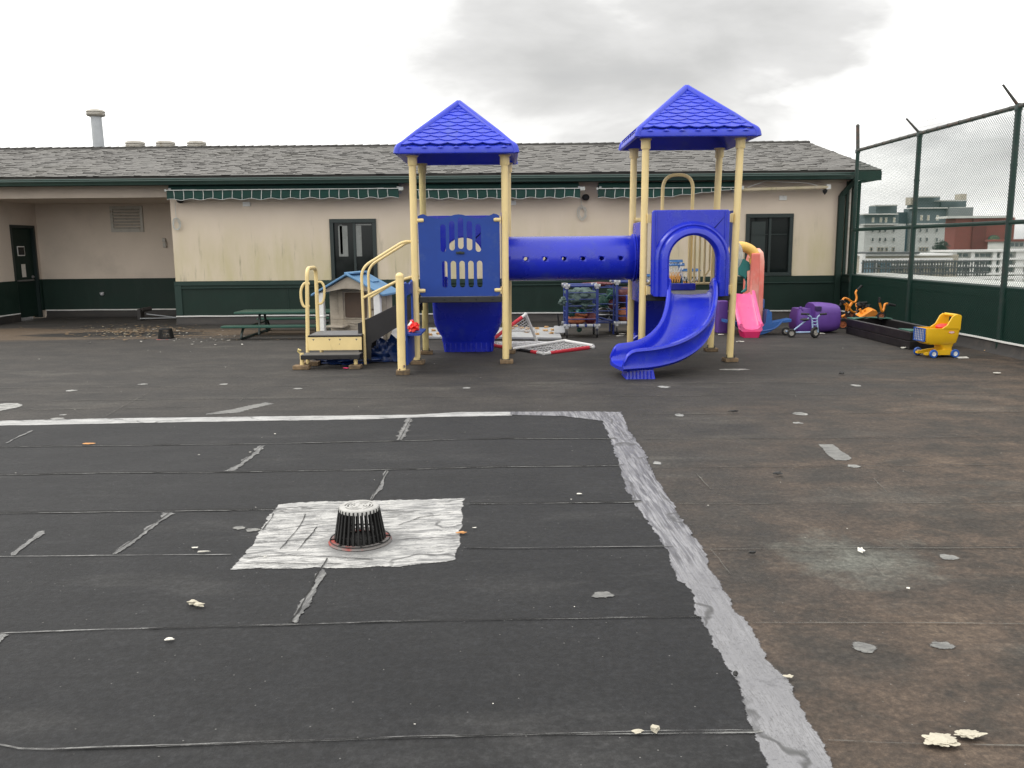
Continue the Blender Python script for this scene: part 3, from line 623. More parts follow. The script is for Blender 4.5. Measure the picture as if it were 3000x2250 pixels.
smear(mb, [(95,1262),(60,1282),(10,1302)], 0.03, 7); smear(mb, [(10,1860),(-10,1885),(-30,1910)], 0.05, 8)
struct(mb.build('sealant_smears', 'smear', smooth=0))
# seams of the old roof, right-hand side and beyond
mb = MB()
OLD = [[(1880,1287),(2400,1286),(3200,1278)], [(1900,1372),(2400,1370),(3200,1360)], [(1975,1478),(2500,1477),(3200,1472)],
       [(2060,1612),(2500,1610),(3200,1607)], [(2190,1827),(2600,1829),(3200,1832)], [(2400,2170),(2600,2181),(3200,2198)]]
for i, s in enumerate(OLD): ribbon(mb, gp(s), 0.010, 0.0075, 0, 0.008, 0.12, 20.0+i)
FAR = [[(-300,1208),(0,1204),(600,1193)], [(-300,1179),(700,1170),(1400,1163),(2200,1160),(3200,1152)], [(-300,1140),(800,1132),(1600,1126),(2400,1122),(3200,1116)],
       [(400,1108),(1200,1103),(2000,1099),(3200,1090)], [(200,1079),(1000,1073),(1400,1070)], [(1850,1215),(2500,1212),(3200,1206)], [(2200,1060),(2700,1054)]]
for i, s in enumerate(FAR): ribbon(mb, gp(s), 0.014, 0.0075, 0, 0.015, 0.35, 30.0+i, 0.08)
for a in ([(755,1133),(700,1178)], [(440,1150),(300,1225)], [(870,1075),(815,1103)], [(2035,1384),(2085,1440)], [(2085,1610),(2140,1690)], [(2560,1400),(2600,1450)], [(2530,1620),(2600,1700)]):
    ribbon(mb, gp(a), 0.010, 0.0080, 0, 0.02, 0.4, a[0][0])
struct(mb.build('silted_old_seams', 'seam_brown', smooth=0))
mb = MB()
for i, s in enumerate(OLD[:4]+FAR): ribbon(mb, shift(gp(s), 0.016), 0.008, 0.0065, 0, 0.01, 0.3, 40.0+i, 0.08)
struct(mb.build('open_old_seams', 'seam_black', smooth=0))
# small sealed spots in the roof covering: grey ovals, one oblong
def blob(cx, cy, rx, ry, n=28, seed=0.0):
    c = G(cx, cy); dx = (G(cx+rx, cy)-c).length; dy = (G(cx, cy-ry)-c).length; o = []
    for i in range(n):
        a = 2*PI*i/n; k = 1+0.3*noise.noise(Vector((math.cos(a)*1.3, math.sin(a)*1.3, seed*3.1+cx)))
        o.append(Vector((c.x+dx*k*math.cos(a), c.y+dy*k*math.sin(a), 0)))
    return o
mb = MB()
for c in ((1767,1747,30,9), (2530,1898,31,14), (2762,1893,32,10), (2781,1634,26,7), (700,1550,18,4), (740,1556,20,4)): flat(mb, blob(*c), lay(*c[:2]), 0.035)
flat(mb, outline(gp([(2398,1302),(2440,1303),(2497,1345),(2480,1351),(2440,1349)]), 0.05), 0.0030, 0.03)
flat(mb, outline(gp([(600,1215),(780,1180),(800,1184),(690,1210)]), 0.06), 0.0030, 0.09)
struct(mb.build('grey_sealed_spots', 'spot_grey', smooth=0))
mb = MB()
for c in ((-15,1196,62,11), (208,1145,14,2.2), (873,1139,12,2), (656,1126,10,1.6), (1366,1137,11,2), (168,1227,18,2), (183,1216,9,1.5), (1944,1134,16,3), (2346,1213,20,4), (2338,1240,12,2.5), (2503,1367,17,4),
          (1990,1217,12,4), (1925,1357,11,4.5), (2508,1130,13,2.6), (2150,1083,45,2), (420,1126,12,1.4)): flat(mb, blob(*c, seed=1), lay(*c[:2]), 0.03)
struct(mb.build('pale_paint_spots', 'spot_pale', smooth=0))

# ============================================================ HOUSE along the back of the roof
FY, GY, FX = 17.2, 16.75, 6.7
def fz(x, y, Y=FY): return U(x, y, Y=Y).z
def fx(x, Y=FY, y=750): return U(x, y, Y=Y).x
AX = fx(510, y=760)                # right jamb of the covered recess
BX = 7.0                           # right-hand end of the house
SX = -10.5                        # side wall of the recess, with the door
AB = 19.35                          # back wall of the recess
ZG = fz(900, 538, GY)              # underside of gutter
ZW = fz(900, 821)                  # top of green boards
ZS = 0.15
HZ = fz(250, 580)
house = thing('house', 'long low house with cream stucco, dark green boards and a grey shingle roof', 'building', (0, FY, 0))
W1 = (fx(970, y=730), fx(1103, y=730), ZW-0.02, fz(1036, 643)); W2 = (fx(2183), fx(2318), ZW-0.02, fz(2250, 628))
W2 = (W2[0], W2[1], 0.88, W2[3])
def rect(a): return [(a[0], a[2]), (a[1], a[2]), (a[1], a[3]), (a[0], a[3])]
XZ = lambda yy: (lambda u, v, w: (u, yy+w, v))
MB().prism([(AX, 0.0), (BX, 0.0), (BX, ZG+0.12), (AX, ZG+0.12)], [rect(W1), rect(W2)], XZ(FY), 0, 0.2).build('front_wall', 'stucco', house, smooth=0)
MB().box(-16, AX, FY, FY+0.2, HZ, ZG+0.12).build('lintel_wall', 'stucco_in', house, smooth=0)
MB().box(-16, SX, FY, FY+0.2, 0, HZ-0.001).build('front_wall', 'stucco', house, smooth=0)
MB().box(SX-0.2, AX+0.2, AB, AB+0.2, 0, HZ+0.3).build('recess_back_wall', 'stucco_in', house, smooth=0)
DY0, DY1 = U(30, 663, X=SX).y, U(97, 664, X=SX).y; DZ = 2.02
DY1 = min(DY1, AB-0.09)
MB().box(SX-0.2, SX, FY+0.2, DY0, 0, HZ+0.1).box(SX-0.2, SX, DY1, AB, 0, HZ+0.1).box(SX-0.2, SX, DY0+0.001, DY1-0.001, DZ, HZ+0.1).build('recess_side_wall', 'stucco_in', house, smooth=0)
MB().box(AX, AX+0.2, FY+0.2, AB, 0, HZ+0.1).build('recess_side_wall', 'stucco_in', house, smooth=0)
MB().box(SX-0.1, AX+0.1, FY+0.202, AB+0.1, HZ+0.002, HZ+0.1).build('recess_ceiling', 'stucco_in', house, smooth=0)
MB().box(BX-0.2, BX, FY+0.2, 24.6, -3, ZG+0.1).add([(BX, FY, ZG+0.1), (BX, 24.6, ZG+0.1), (BX, 20.9, ZG+1.05), (BX-0.2, FY, ZG+0.1), (BX-0.2, 24.6, ZG+0.1), (BX-0.2, 20.9, ZG+1.05)], [(0, 1, 2), (3, 5, 4), (0, 2, 5, 3), (1, 4, 5, 2)]).build('end_wall', 'stucco', house, smooth=0)
# green boards with frame mouldings
gb = MB().box(AX-0.012, BX, FY-0.03, FY-0.002, ZS+0.03, ZW)
gb.build('green_boards', 'green_dark', house, smooth=0)
tr = MB().box(AX-0.02, W2[0]-0.08, FY-0.046, FY-0.032, ZW-0.085, ZW-0.004)
tr.box(AX-0.015, AX+0.12, FY-0.05, FY-0.032, ZS+0.03, ZW-0.09)
tr.box(AX+0.12, BX-0.32, FY-0.062, FY-0.032, ZW-0.145, ZW-0.125)
for x in (W1[0]-0.9, W1[1]+0.9): tr.box(x, x+0.012, FY-0.04, FY-0.032, ZS+0.05, ZW-0.15)
tr.build('board_trim', 'green_trim', house, smooth=0, bevel=0.004)
MB().box(SX, AX-0.001, AB-0.03, AB-0.002, ZS+0.03, ZW).build('recess_boards', 'green_dark', house, smooth=0)
MB().box(SX+0.001, SX+0.03, FY+0.1, DY0-0.02, ZS+0.03, ZW).build('recess_boards', 'green_dark', house, smooth=0)
MB().box(SX+0.001, SX+0.03, DY1+0.02, AB-0.031, ZS+0.03, ZW).build('recess_boards', 'green_dark', house, smooth=0)
def upstand(x0, x1, y, nm='wall_upstand'):
    """dark roofing dressed up the wall foot, with a white cap strip"""
    n = max(2, int((x1-x0)/0.25)); secs = []
    for i in range(n+1):
        x = lerp(x0, x1, i/n); b = 0.02*noise.noise(Vector((x*1.7, y, 0)))
        secs.append([(x, y-0.10+b, 0.001), (x, y-0.05+b, 0.05), (x, y-0.035, ZS+0.012), (x, y, ZS+0.012), (x, y, 0.001)])
    MB().loft(secs).build(nm, 'upstand', house, smooth=50)
    mb = MB(); secs = []
    for i in range(n+1):
        x = lerp(x0, x1, i/n); b = 0.008*noise.noise(Vector((x*1.3, y, 4)))
        secs.append([(x, y-0.055, ZS+0.004+b), (x, y-0.06, ZS+0.024+b), (x, y-0.036, ZS+0.027+b), (x, y-0.036, ZS+0.004+b)])
    mb.loft(secs).build('white_cap_strip', 'white', house, smooth=0)
upstand(AX-0.02, FX-0.12, FY); upstand(SX+0.06, AX-0.01, AB)
MB().box(SX, SX+0.06, FY, DY0-0.04, 0.001, ZS+0.01).build('wall_upstand', 'upstand', house, smooth=0)
MB().box(SX+0.031, SX+0.05, FY+0.1, DY0-0.03, ZS+0.011, ZS+0.03).build('white_cap_strip', 'white', house, smooth=0)
# roof
RY, RZ, EZ = 20.9, 0, 0
EZ = fz(900, 512, GY); RZ = fz(1100, 428, RY); RX = 7.25
sl = Vector((0, RY-GY, RZ-EZ)); SLn = sl.length; sl.normalize(); nrm = Vector((0, -sl.z, sl.y))
rb = MB()
def rp(x, s, h): p = Vector((x, GY, EZ)) + sl*s + nrm*h; return p
rb.loft([[(x, GY, EZ), (x, RY, RZ), (x, 2*RY-GY, EZ), (x, 2*RY-GY, EZ-0.05), (x, RY, RZ-0.05), (x, GY, EZ-0.05)] for x in (-16, RX)])
roof = rb.build('roof', 'shingle', house, smooth=0)
tabs = MB(); rows = int(SLn/0.11)
for r in range(rows):
    s0 = r*SLn/rows; x = -16 + random.random()*0.3
    tabs_row = []
    # base course
    tabs.add([rp(-16, s0-0.01, 0.007), rp(RX, s0-0.01, 0.007), rp(RX, s0+0.15, 0.003), rp(-16, s0+0.15, 0.003), rp(-16, s0-0.01, 0.002), rp(RX, s0-0.01, 0.002)], [(0, 1, 2, 3)], 0.49)
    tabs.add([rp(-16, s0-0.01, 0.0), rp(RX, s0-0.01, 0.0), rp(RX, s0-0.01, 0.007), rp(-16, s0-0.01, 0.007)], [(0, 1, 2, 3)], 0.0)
    while x < RX:
        w_ = random.uniform(0.08, 0.20); x1 = min(RX+0.004, x+w_); tn = random.random()
        if random.random() < 0.85:
            e = -0.012-0.01*random.random(); hh = random.choice((0.008, 0.010, 0.012, 0.019))
            tabs.add([rp(x, s0+e, hh), rp(x1, s0+e, hh), rp(x1, s0+0.14, 0.005), rp(x, s0+0.14, 0.005), rp(x, s0+e, 0.004), rp(x1, s0+e, 0.004), rp(x1, s0+0.14, 0.002), rp(x, s0+0.14, 0.002)],
                     [(0, 1, 2, 3)], 0.15+0.85*tn)
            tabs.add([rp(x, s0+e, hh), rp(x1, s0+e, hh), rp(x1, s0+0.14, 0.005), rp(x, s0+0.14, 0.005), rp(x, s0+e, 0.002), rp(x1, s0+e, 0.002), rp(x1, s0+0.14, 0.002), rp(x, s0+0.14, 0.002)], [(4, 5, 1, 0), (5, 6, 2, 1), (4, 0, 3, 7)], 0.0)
        x = x1 + (0.0 if random.random() < 0.6 else random.uniform(0.0, 0.06))
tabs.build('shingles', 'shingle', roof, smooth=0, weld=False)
rc = MB(); x = -16
while x < RX:                                   # ridge caps
    e = min(x+0.2, RX); h = 0.03+0.008*random.random()
    rc.loft([[(xx, RY-0.15, RZ-0.036+0.012), (xx, RY-0.13, RZ-0.01+h*0.4+dz), (xx, RY, RZ+h+dz), (xx, RY+0.15, RZ-0.01)] for xx, dz in ((x, 0.0), (e, 0.012))], closed=False); x = e
rc.build('ridge_cap', 'shingle', roof, smooth=0)
MB().loft([[(x, GY+0.005, EZ-0.052), (x, GY+0.005, ZG-0.01), (x, GY+0.03, ZG-0.01), (x, GY+0.03, EZ-0.052)] for x in (-16, RX-0.04)]).build('fascia', 'green_dark', roof, smooth=0)
rk = MB()                                         # rake board at the gable end and eave return
rk.loft([[(xx, GY+0.03, EZ-0.05), (xx, RY, RZ-0.05), (xx, RY, RZ-0.25), (xx, GY+0.03, ZG-0.02)] for xx in (RX-0.04, RX-0.01)])
rk.box(BX-0.3, RX-0.012, GY-0.06, GY+0.004, ZG-0.03, EZ-0.03).box(BX+0.002, RX-0.042, GY+0.032, FY+0.25, ZG-0.03, ZG-0.005)
rk.build('rake_board', 'green_dark', roof, smooth=0)
MB().box(-16, RX-0.05, GY+0.031, FY-0.001, ZG+0.02, ZG+0.045).build('soffit', 'green_dark', roof, smooth=0)
# gutter: K profile with a dark lip line
gs = [(GY-0.115, EZ-0.052), (GY-0.122, EZ-0.068), (GY-0.105, EZ-0.075), (GY-0.115, lerp(EZ, ZG, 0.6)), (GY-0.06, ZG+0.03), (GY-0.055, ZG+0.012), (GY-0.045, ZG), (GY-0.001, ZG), (GY-0.001, EZ-0.06), (GY-0.01, EZ-0.06), (GY-0.01, ZG+0.012), (GY-0.07, ZG+0.035), (GY-0.10, EZ-0.085)]
MB().loft([[(x, y, z) for y, z in gs] for x in (-16, -9.2, -3.1, 2.9, fx(2507, GY, 520))]).build('gutter', 'green_gutter', roof, smooth=50)
# windows
def window(nm, a, blind):
    x0, x1, z0, z1 = a; f = MB(); y = FY-0.035
    t = 0.065
    f.box(x0-0.01, x1+0.01, y, FY+0.08, z1-t, z1+0.012).box(x0-0.01, x1+0.01, y-0.01, FY+0.08, z0-0.012, z0+t-0.01)
    f.box(x0-0.01, x0+t, y+0.002, FY+0.08, z0+t-0.009, z1-t-0.001).box(x1-t, x1+0.01, y+0.002, FY+0.08, z0+t-0.009, z1-t-0.001)
    xm = (x0+x1)/2+0.02
    f.box(xm-0.025, xm+0.025, FY+0.0, FY+0.07, z0+t-0.009, z1-t-0.001)
    wf = f.build('window', 'winframe', house, bevel=0.004, smooth=0)
    MB().box(x0+t-0.005, xm-0.024, FY+0.04, FY+0.05, z0+t-0.01, z1-t+0.004).box(xm+0.024, x1-t+0.005, FY+0.025, FY+0.035, z0+t-0.01, z1-t+0.004).build('pane', 'darkwin', wf, smooth=0)
    if blind:
        b = MB(); zb = lerp(z0, z1, 0.4)
        b.box(x0+0.15, xm-0.14, FY+0.034, FY+0.038, zb, z1-0.12).box(xm+0.03, xm+0.14, FY+0.0195, FY+0.0235, zb, z1-0.12).box(x0+0.18, x0+0.23, FY+0.034, FY+0.038, zb+0.05, z1-0.1)
        b.box(xm+0.03, x1-0.09, FY+0.0195, FY+0.0235, z1-0.115, z1-0.09)
        b.build('blind', 'blind', wf, smooth=0)
    else:
        b = MB().box(x0+0.12, x0+0.40, FY+0.034, FY+0.038, z0+0.1, z1-0.14); b.box(x0+0.12, x1-0.1, FY+0.0195, FY+0.0225, z1-0.40, z1-0.385)
        b.build('blind', 'winframe', wf, smooth=0)
window('window', W1, True); window('window', W2, False)
# door in the side wall of the recess
dm = MB().box(SX-0.12, SX-0.06, DY0+0.03, DY1-0.03, 0.06, DZ-0.03)
door = dm.build('door', 'green_dark', house, smooth=0)
MB().box(SX-0.15, SX+0.012, DY0-0.035, DY0+0.028, 0.02, DZ+0.03).box(SX-0.15, SX+0.012, DY1-0.028, DY1+0.035, 0.02, DZ+0.03).box(SX-0.15, SX+0.012, DY0+0.029, DY1-0.029, DZ-0.028, DZ+0.03).build('door_frame', 'winframe', door, smooth=0)
dc = (DY0+DY1)/2; z1 = fz(60, 721, 18.3); z2 = fz(60, 750, 18.3)
MB().box(SX-0.06, SX-0.05, dc-0.17, dc+0.10, z2, z1).build('door_window', 'white', door, smooth=0)
MB().box(SX-0.0495, SX-0.045, dc-0.15, dc+0.08, z2+0.02, z1-0.02).build('pane', 'darkwin', door, smooth=0)
zn = fz(68, 775, 18.3)
MB().box(SX-0.06, SX-0.055, dc-0.07, dc+0.08, zn-0.28, zn).build('notice', 'paper', door, smooth=0)
MB().box(SX-0.06, SX-0.01, dc-0.3, dc+0.3, ZW-0.02, ZW+0.01).lathe([(0, 0), (0.035, 0.0), (0.035, 0.02), (0, 0.06)], (SX-0.06, DY1-0.12, ZW+0.06), 12, Matrix.Rotation(PI/2, 3, 'Y')).build('handle', 'wire', door)
# louvre, lamp, switch box and hose tap in the recess
lx0, lx1 = fx(325, AB, 640), fx(420, AB, 640); lz0, lz1 = fz(370, 680, AB), fz(370, 604, AB)
lv = MB().box(lx0, lx1, AB-0.04, AB-0.001, lz1-0.06, lz1).box(lx0, lx1, AB-0.04, AB-0.001, lz0, lz0+0.06).box(lx0, lx0+0.06, AB-0.039, AB-0.001, lz0+0.06, lz1-0.06).box(lx1-0.06, lx1, AB-0.039, AB-0.001, lz0+0.06, lz1-0.06)
lo = lv.build('louvre', 'ventmetal', house, smooth=0)
sm = MB(); k = 7
for i in range(k):
    z = lerp(lz0+0.08, lz1-0.08, i/(k-1))
    sm.add([(lx0+0.06, AB-0.035, z-0.02), (lx1-0.06, AB-0.035, z-0.02), (lx1-0.06, AB-0.005, z+0.02), (lx0+0.06, AB-0.005, z+0.02), (lx0+0.06, AB-0.04, z-0.012), (lx1-0.06, AB-0.04, z-0.012), (lx1-0.06, AB-0.01, z+0.028), (lx0+0.06, AB-0.01, z+0.028)], [(0, 1, 2, 3), (4, 7, 6, 5), (0, 4, 5, 1), (3, 2, 6, 7)])
sm.build('slats', 'ventmetal', lo, smooth=0)
p = U(84, 632, Y=AB)
MB().box(p.x-0.11, p.x+0.08, AB-0.16, AB-0.001, p.z-0.13, p.z+0.13).build('wall_lamp', 'ventmetal', house, bevel=0.015)
p = U(482, 707, Y=AB); MB().box(p.x-0.03, p.x+0.04, AB-0.06, AB-0.001, p.z-0.02, p.z+0.07).box(p.x-0.015, p.x+0.055, AB-0.075, AB-0.001, p.z-0.14, p.z-0.03).build('switch_box', 'ventmetal', house, bevel=0.008)
p = U(302, 861, Y=AB); MB().sphere((p.x, AB-0.05, p.z), (0.045, 0.05, 0.04)).cyl((p.x-0.05, AB-0.04, p.z+0.02), (p.x+0.05, AB-0.07, p.z+0.03), 0.012).build('hose_tap', 'greyplastic', house)
for (x, y) in ((723, 598), (1501, 594), (2293, 580)):      # small white plates high on the wall
    p = U(x, y, Y=FY); q = MB().box(p.x-0.075, p.x+0.075, FY-0.03, FY-0.001, p.z-0.045, p.z+0.045).build('wall_plate', 'white', house, bevel=0.006)
# rain pipes at the right-hand corner
dp = MB(); xa = fx(2456, FY, 700)
dp.box(xa-0.06, xa+0.06, FY-0.10, FY-0.03, 0.1, ZG-0.30)
dp.loft([[(xa-0.06+dx, FY-0.10+dy, z), (xa+0.06+dx, FY-0.10+dy, z), (xa+0.06+dx, FY-0.03+dy, z), (xa-0.06+dx, FY-0.03+dy, z)] for dx, dy, z in ((0, 0, ZG-0.30), (0.03, -0.02, ZG-0.24), (0.16, -0.10, ZG-0.06), (0.19, -0.12, ZG+0.01))])
dp.build('rain_pipe', 'green_dark', house, bevel=0.008)
dp = MB()
for x, r in ((2484, 0.022), (2502, 0.022)):
    q = fx(x, FY-0.06, 700); dp.cyl((q, FY-0.06, ZW-0.2), (q, FY-0.06, ZG-0.02), r)
dp.build('conduit', 'ventmetal', house)
dp = MB()
for x, r in ((2476, 0.03), (2493, 0.03), (2510, 0.03)):
    q = fx(x, FY-0.07, 700); dp.cyl((q, FY-0.07, ZW-0.25), (q, FY-0.07, ZG-0.02), r)
dp.build('conduit', 'green_dark', house)
# roof vents
def vent(x, ybot, ytop, pipe, rr, label=None):
    Y = RY+0.1; c = U(x, ybot, Y=Y); zt = U(x, ytop, Y=Y).z; zb = RZ-0.08
    v = MB(); cap = zt
    h = 0.18 if not pipe else 0.16
    prof = [(rr*0.62, cap-h), (rr*0.98, cap-h+0.02), (rr, cap-h+0.035), (rr*0.94, cap-h+0.04), (rr*0.94, cap-h+0.055), (rr*1.0, cap-h+0.06), (rr*0.99, cap-h+0.075), (rr*0.86, cap-h+0.08), (rr*0.86, cap-h+0.1), (rr*1.0, cap-h+0.1), (rr*0.97, cap-0.04), (rr*0.6, cap-0.008), (0.0, cap)]
    v.lathe(prof, (c.x, Y, 0), 28)
    o = v.build('roof_vent', 'ventmetal', roof, smooth=50)
    return c, zb, Y, cap-h
for x in (397, 486, 577):
    c, zb, Y, zc = vent(x, 432, 412, False, 0.225)
    MB().cyl((c.x, Y, zb), (c.x, Y, zc+0.03), 0.14, 0.13, 20).build('vent_collar', 'ventmetal', roof)
# tall flue, leaning a little
Yv = RY+0.6
fa = U(290, 436, Y=Yv); ft = U(281, 340, Y=Yv); fl = MB()
ax = (ft-fa).normalized(); zq = Vector((0, 0, 1)).rotation_difference(ax).to_matrix()
fl.cyl(fa-ax*0.35, ft, 0.135, 0.125, 20); fl.build('flue_pipe', 'pipegrey', roof)
MB().lathe([(0.135, -0.02), (0.20, 0.0), (0.22, 0.02), (0.205, 0.03), (0.205, 0.045), (0.22, 0.05), (0.215, 0.065), (0.19, 0.07), (0.19, 0.085), (0.22, 0.09), (0.2, 0.13), (0.1, 0.155), (0, 0.16)], ft, 28, zq).build('flue_cap', 'ventmetal', roof, smooth=50)
MB().lathe([(0.18, -0.02), (0.14, 0.03)], fa, 20, zq).build('flue_flashing', 'ventmetal', roof)

# ============================================================ awnings, rolled up under the eave
def awning(label, xs, bary, taper=None, hide=0):
    Y = FY-0.38
    x0, x1 = U(xs[0], bary, Y=Y).x, U(xs[1], bary, Y=Y).x; zb = U((xs[0]+xs[1])/2, bary, Y=Y).z
    t = thing('awning', label, 'awning', (x0, FY, zb), group='rolled up awnings under the eave')
    n = int((x1-x0)/0.0235); vs = []; fs = []
    ph = random.random()*6; step = 0.188
    def low(x):
        s = (x-x0)/step; d = 0.165 + 0.014*math.sin(2*PI*s/2.05+ph) + 0.01*noise.noise(Vector((x*2, ph, 0)))
        if taper:
            k = (x-x0)/(x1-x0)
            if k > taper: d *= max(0.1, 1-(k-taper)/(1-taper)*0.9)
        return d
    def wavey(x, v): return Y + 0.012*v*math.sin(x*9+ph) + 0.02*v*noise.noise(Vector((x*3, v, ph)))
    rows_ = 5
    for j in range(rows_+1):
        for i in range(n+1):
            x = lerp(x0, x1, i/n); v = j/rows_; vs.append((x, wavey(x, v), zb-low(x)*v))
    for j in range(rows_):
        for i in range(n): a = j*(n+1)+i; fs.append((a, a+1, a+n+2, a+n+1))
    MB().add(vs, fs).build('valance', 'awning', t, solid=0.004)
    ed = MB(); ed.tube([(lerp(x0, x1, i/n), wavey(lerp(x0, x1, i/n), 1)-0.004, zb-low(lerp(x0, x1, i/n))) for i in range(n+1)], 0.0055, 5)
    x = x0+step*0.75
    while x < x1-0.03:
        w_ = 0.006
        q = []
        for j in range(6):
            v = j/5; zz = zb-low(x)*v; xx = x + 0.006*math.sin(3*v+x); q.append([(xx-w_, wavey(xx, v)-0.0065, zz), (xx+w_, wavey(xx, v)-0.0065, zz)])
        ed.add([p for r_ in q for p in r_], [(2*j, 2*j+1, 2*j+3, 2*j+2) for j in range(5)]); x += step
    ed.build('valance_stripes', 'whitegreen', t, smooth=0)
    MB().box(x0, x1, Y-0.025, Y+0.012, zb, zb+0.015).box(x1-0.001, x1+0.09, Y-0.02, Y+0.03, zb-0.03, zb+0.035).box(x0-0.03, x0+0.001, Y-0.02, Y+0.03, zb-0.012, zb+0.03).build('front_bar', 'whitegreen', t, smooth=0)
    MB().cyl((x0+0.02, Y+0.13, zb+0.06), (x1-0.02, Y+0.13, zb+0.06), 0.075, None, 18).build('cloth_roll', 'awning', t)
    br = MB()
    for xx in (x0+0.05, x1-0.02): br.box(xx-0.02, xx+0.02, Y+0.03, FY-0.001, zb-0.02, zb+0.05).box(xx-0.03, xx+0.03, FY-0.03, FY-0.001, zb-0.07, zb+0.1)
    for s in (x0+0.3, x1-0.3):
        br.tube([(s, FY-0.06, zb-0.02), ((x0+x1)/2-0.1, FY-0.14, zb-0.005), (s, Y+0.04, zb+0.01)], 0.018, 8)
    br.build('folding_arm', 'greyplastic', t)
    return t
awning('green awning nearest the recess, rolled up above the picnic table and first window', (487, 1168), 556)
awning('green awning rolled up behind the lower left play tower', (1206, 1700), 555)
awning('green awning whose valance narrows to the right, behind the taller play tower', (1752, 2165), 552, taper=0.45)
# rolled blind tube continuing right of the last awning
t = thing('awning_tube', 'pale bare awning tube under the eave at the right', 'tube', (U(2175, 548, Y=FY-0.3).x, FY, 2.5))
a, b = U(2172, 556, Y=FY-0.3), U(2425, 548, Y=FY-0.3)
MB().cyl(a, b, 0.035, None, 14).build('tube', 'stucco', t); MB().box(b.x-0.03, b.x+0.05, FY-0.33, FY-0.001, b.z-0.04, b.z+0.05).build('end_bracket', 'white', t)
MB().lathe([(0, -0.09), (0.04, -0.04), (0.05, 0.0), (0.0, 0.03)], (b.x-0.05, b.y, b.z-0.06), 10).build('crank_eye', 'black', t)
cbt = MB().tube(smooth_path([U(2190, 549, Y=FY-0.36), U(2235, 533, Y=FY-0.3), U(2252, 530, Y=FY-0.3), U(2290, 533, Y=FY-0.3), U(2360, 536, Y=FY-0.3), U(2400, 545, Y=FY-0.3)], 6), 0.006, 6)
tag(cbt.build('cable', 'white', smooth=60), 'loose white cable sagging under the eave at the right', 'cable')
def coil(x, y, name_label, r, drop_from, box_):
    c = U(x, y, Y=FY-0.04); mb = MB()
    for k in range(5):
        a0 = random.random(); rr = r*random.uniform(0.75, 1.1)
        mb.tube([(c.x+rr*0.62*math.cos(2*PI*i/22)+0.01*k-0.02, c.y-0.008*k, c.z+rr*math.sin(2*PI*i/22)+0.02*math.sin(k*2.3)) for i in range(22)], 0.0042, 5, closed=True)
    d = U(*drop_from, Y=FY-0.05); mb.tube([(c.x, c.y, c.z+r), (c.x-0.01, c.y, (c.z+r+d.z)/2), d], 0.005, 5)
    t = thing('coiled_cable', name_label, 'cable', (c.x, FY, c.z)); mb.build('coil', 'whitegreen', t, smooth=60)
    if box_: q = U(*box_, Y=FY-0.08); MB().sphere(q, (0.075, 0.06, 0.065)).build('cable_box', 'black', t)
    return t
coil(518, 657, 'small coil of cable on the wall beside the recess', 0.105, (513, 590), (528, 586))
coil(1705, 625, 'coil of cable hanging under the eave between two awnings', 0.13, (1714, 560), (1716, 578))

# ============================================================ parapet, fence
ZP = U(2700, 828, X=FX).z; ZR = U(2695, 391, X=FX).z; ZM = U(2700, 664, X=FX).z
par = thing('parapet', 'dark green boarded parapet wall along the right edge of the roof', 'wall', (FX+0.1, 10, 0))
MB().box(FX+0.03, FX+0.25, -3, FY-0.11, -1.0, ZP).build('wall', 'green_parapet', par, smooth=0)
MB().box(FX+0.012, FX+0.27, -3, FY-0.12, ZP+0.001, ZP+0.03).box(FX+0.014, FX+0.029, -3, FY-0.12, ZP-0.12, ZP-0.02).build('coping', 'green_parapet', par, smooth=0, bevel=0.004)
secs = []; s2 = []
for i in range(60):
    y = lerp(-3, FY-0.12, i/59); b = 0.02*noise.noise(Vector((y*1.7, 3, 0)))
    secs.append([(FX-0.09+b, y, 0.001), (FX-0.04+b, y, 0.05), (FX-0.022, y, ZS+0.02), (FX+0.029, y, ZS+0.02), (FX+0.029, y, 0.001)])
    c = 0.006*noise.noise(Vector((y*1.3, 3, 4))); s2.append([(FX-0.045, y, ZS+0.012+c), (FX-0.047, y, ZS+0.034+c), (FX-0.023, y, ZS+0.036+c), (FX-0.023, y, ZS+0.012+c)])
MB().loft(secs).build('wall_upstand', 'upstand', par, smooth=50)
MB().loft(s2).build('white_cap_strip', 'white', par, smooth=0)
fen = thing('chain_link_fence', 'tall dark green chain link fence with angled arms on the parapet', 'fence', (FX, 10, 0))
PY = [U(2512, 443, X=FX).y-0.02, U(2695, 391, X=FX).y, U(2985, 309, X=FX).y]; PY += [PY[2]-2.55, PY[2]-5.1, PY[2]-7.65]
Y0 = PY[-1]
wm = MB(); hz0, hz1, pit = 0.16, ZR-0.02, 0.048; hh = hz1-hz0
yy = Y0-hh
def wire(a, b, off):
    d = Vector((0, b[0]-a[0], b[1]-a[1])).normalized(); nr = Vector((0, -d.z, d.y)); r = 0.0023
    A = Vector((FX-0.03+off, a[0], a[1])); B = Vector((FX-0.03+off, b[0], b[1]))
    o = [nr*r, nr*(-r*0.5)+Vector((r*0.87, 0, 0)), nr*(-r*0.5)-Vector((r*0.87, 0, 0))]
    wm.add([A+k for k in o]+[B+k for k in o], [(0, 1, 4, 3), (1, 2, 5, 4), (2, 0, 3, 5)])
while yy < PY[0]:
    for sgn in (1, -1):
        a = [yy, hz0 if sgn > 0 else hz1]; b = [yy+hh, hz1 if sgn > 0 else hz0]
        if a[0] < Y0: k = (Y0-a[0])/(b[0]-a[0]); a = [Y0, lerp(a[1], b[1], k)]
        if b[0] > PY[0]: k = (PY[0]-a[0])/(b[0]-a[0]); b = [PY[0], lerp(a[1], b[1], k)]
        if b[0]-a[0] > 0.01: wire(a, b, 0.003*sgn)
    yy += pit
wm.build('wire_mesh', 'mesh', fen, smooth=0, weld=False)
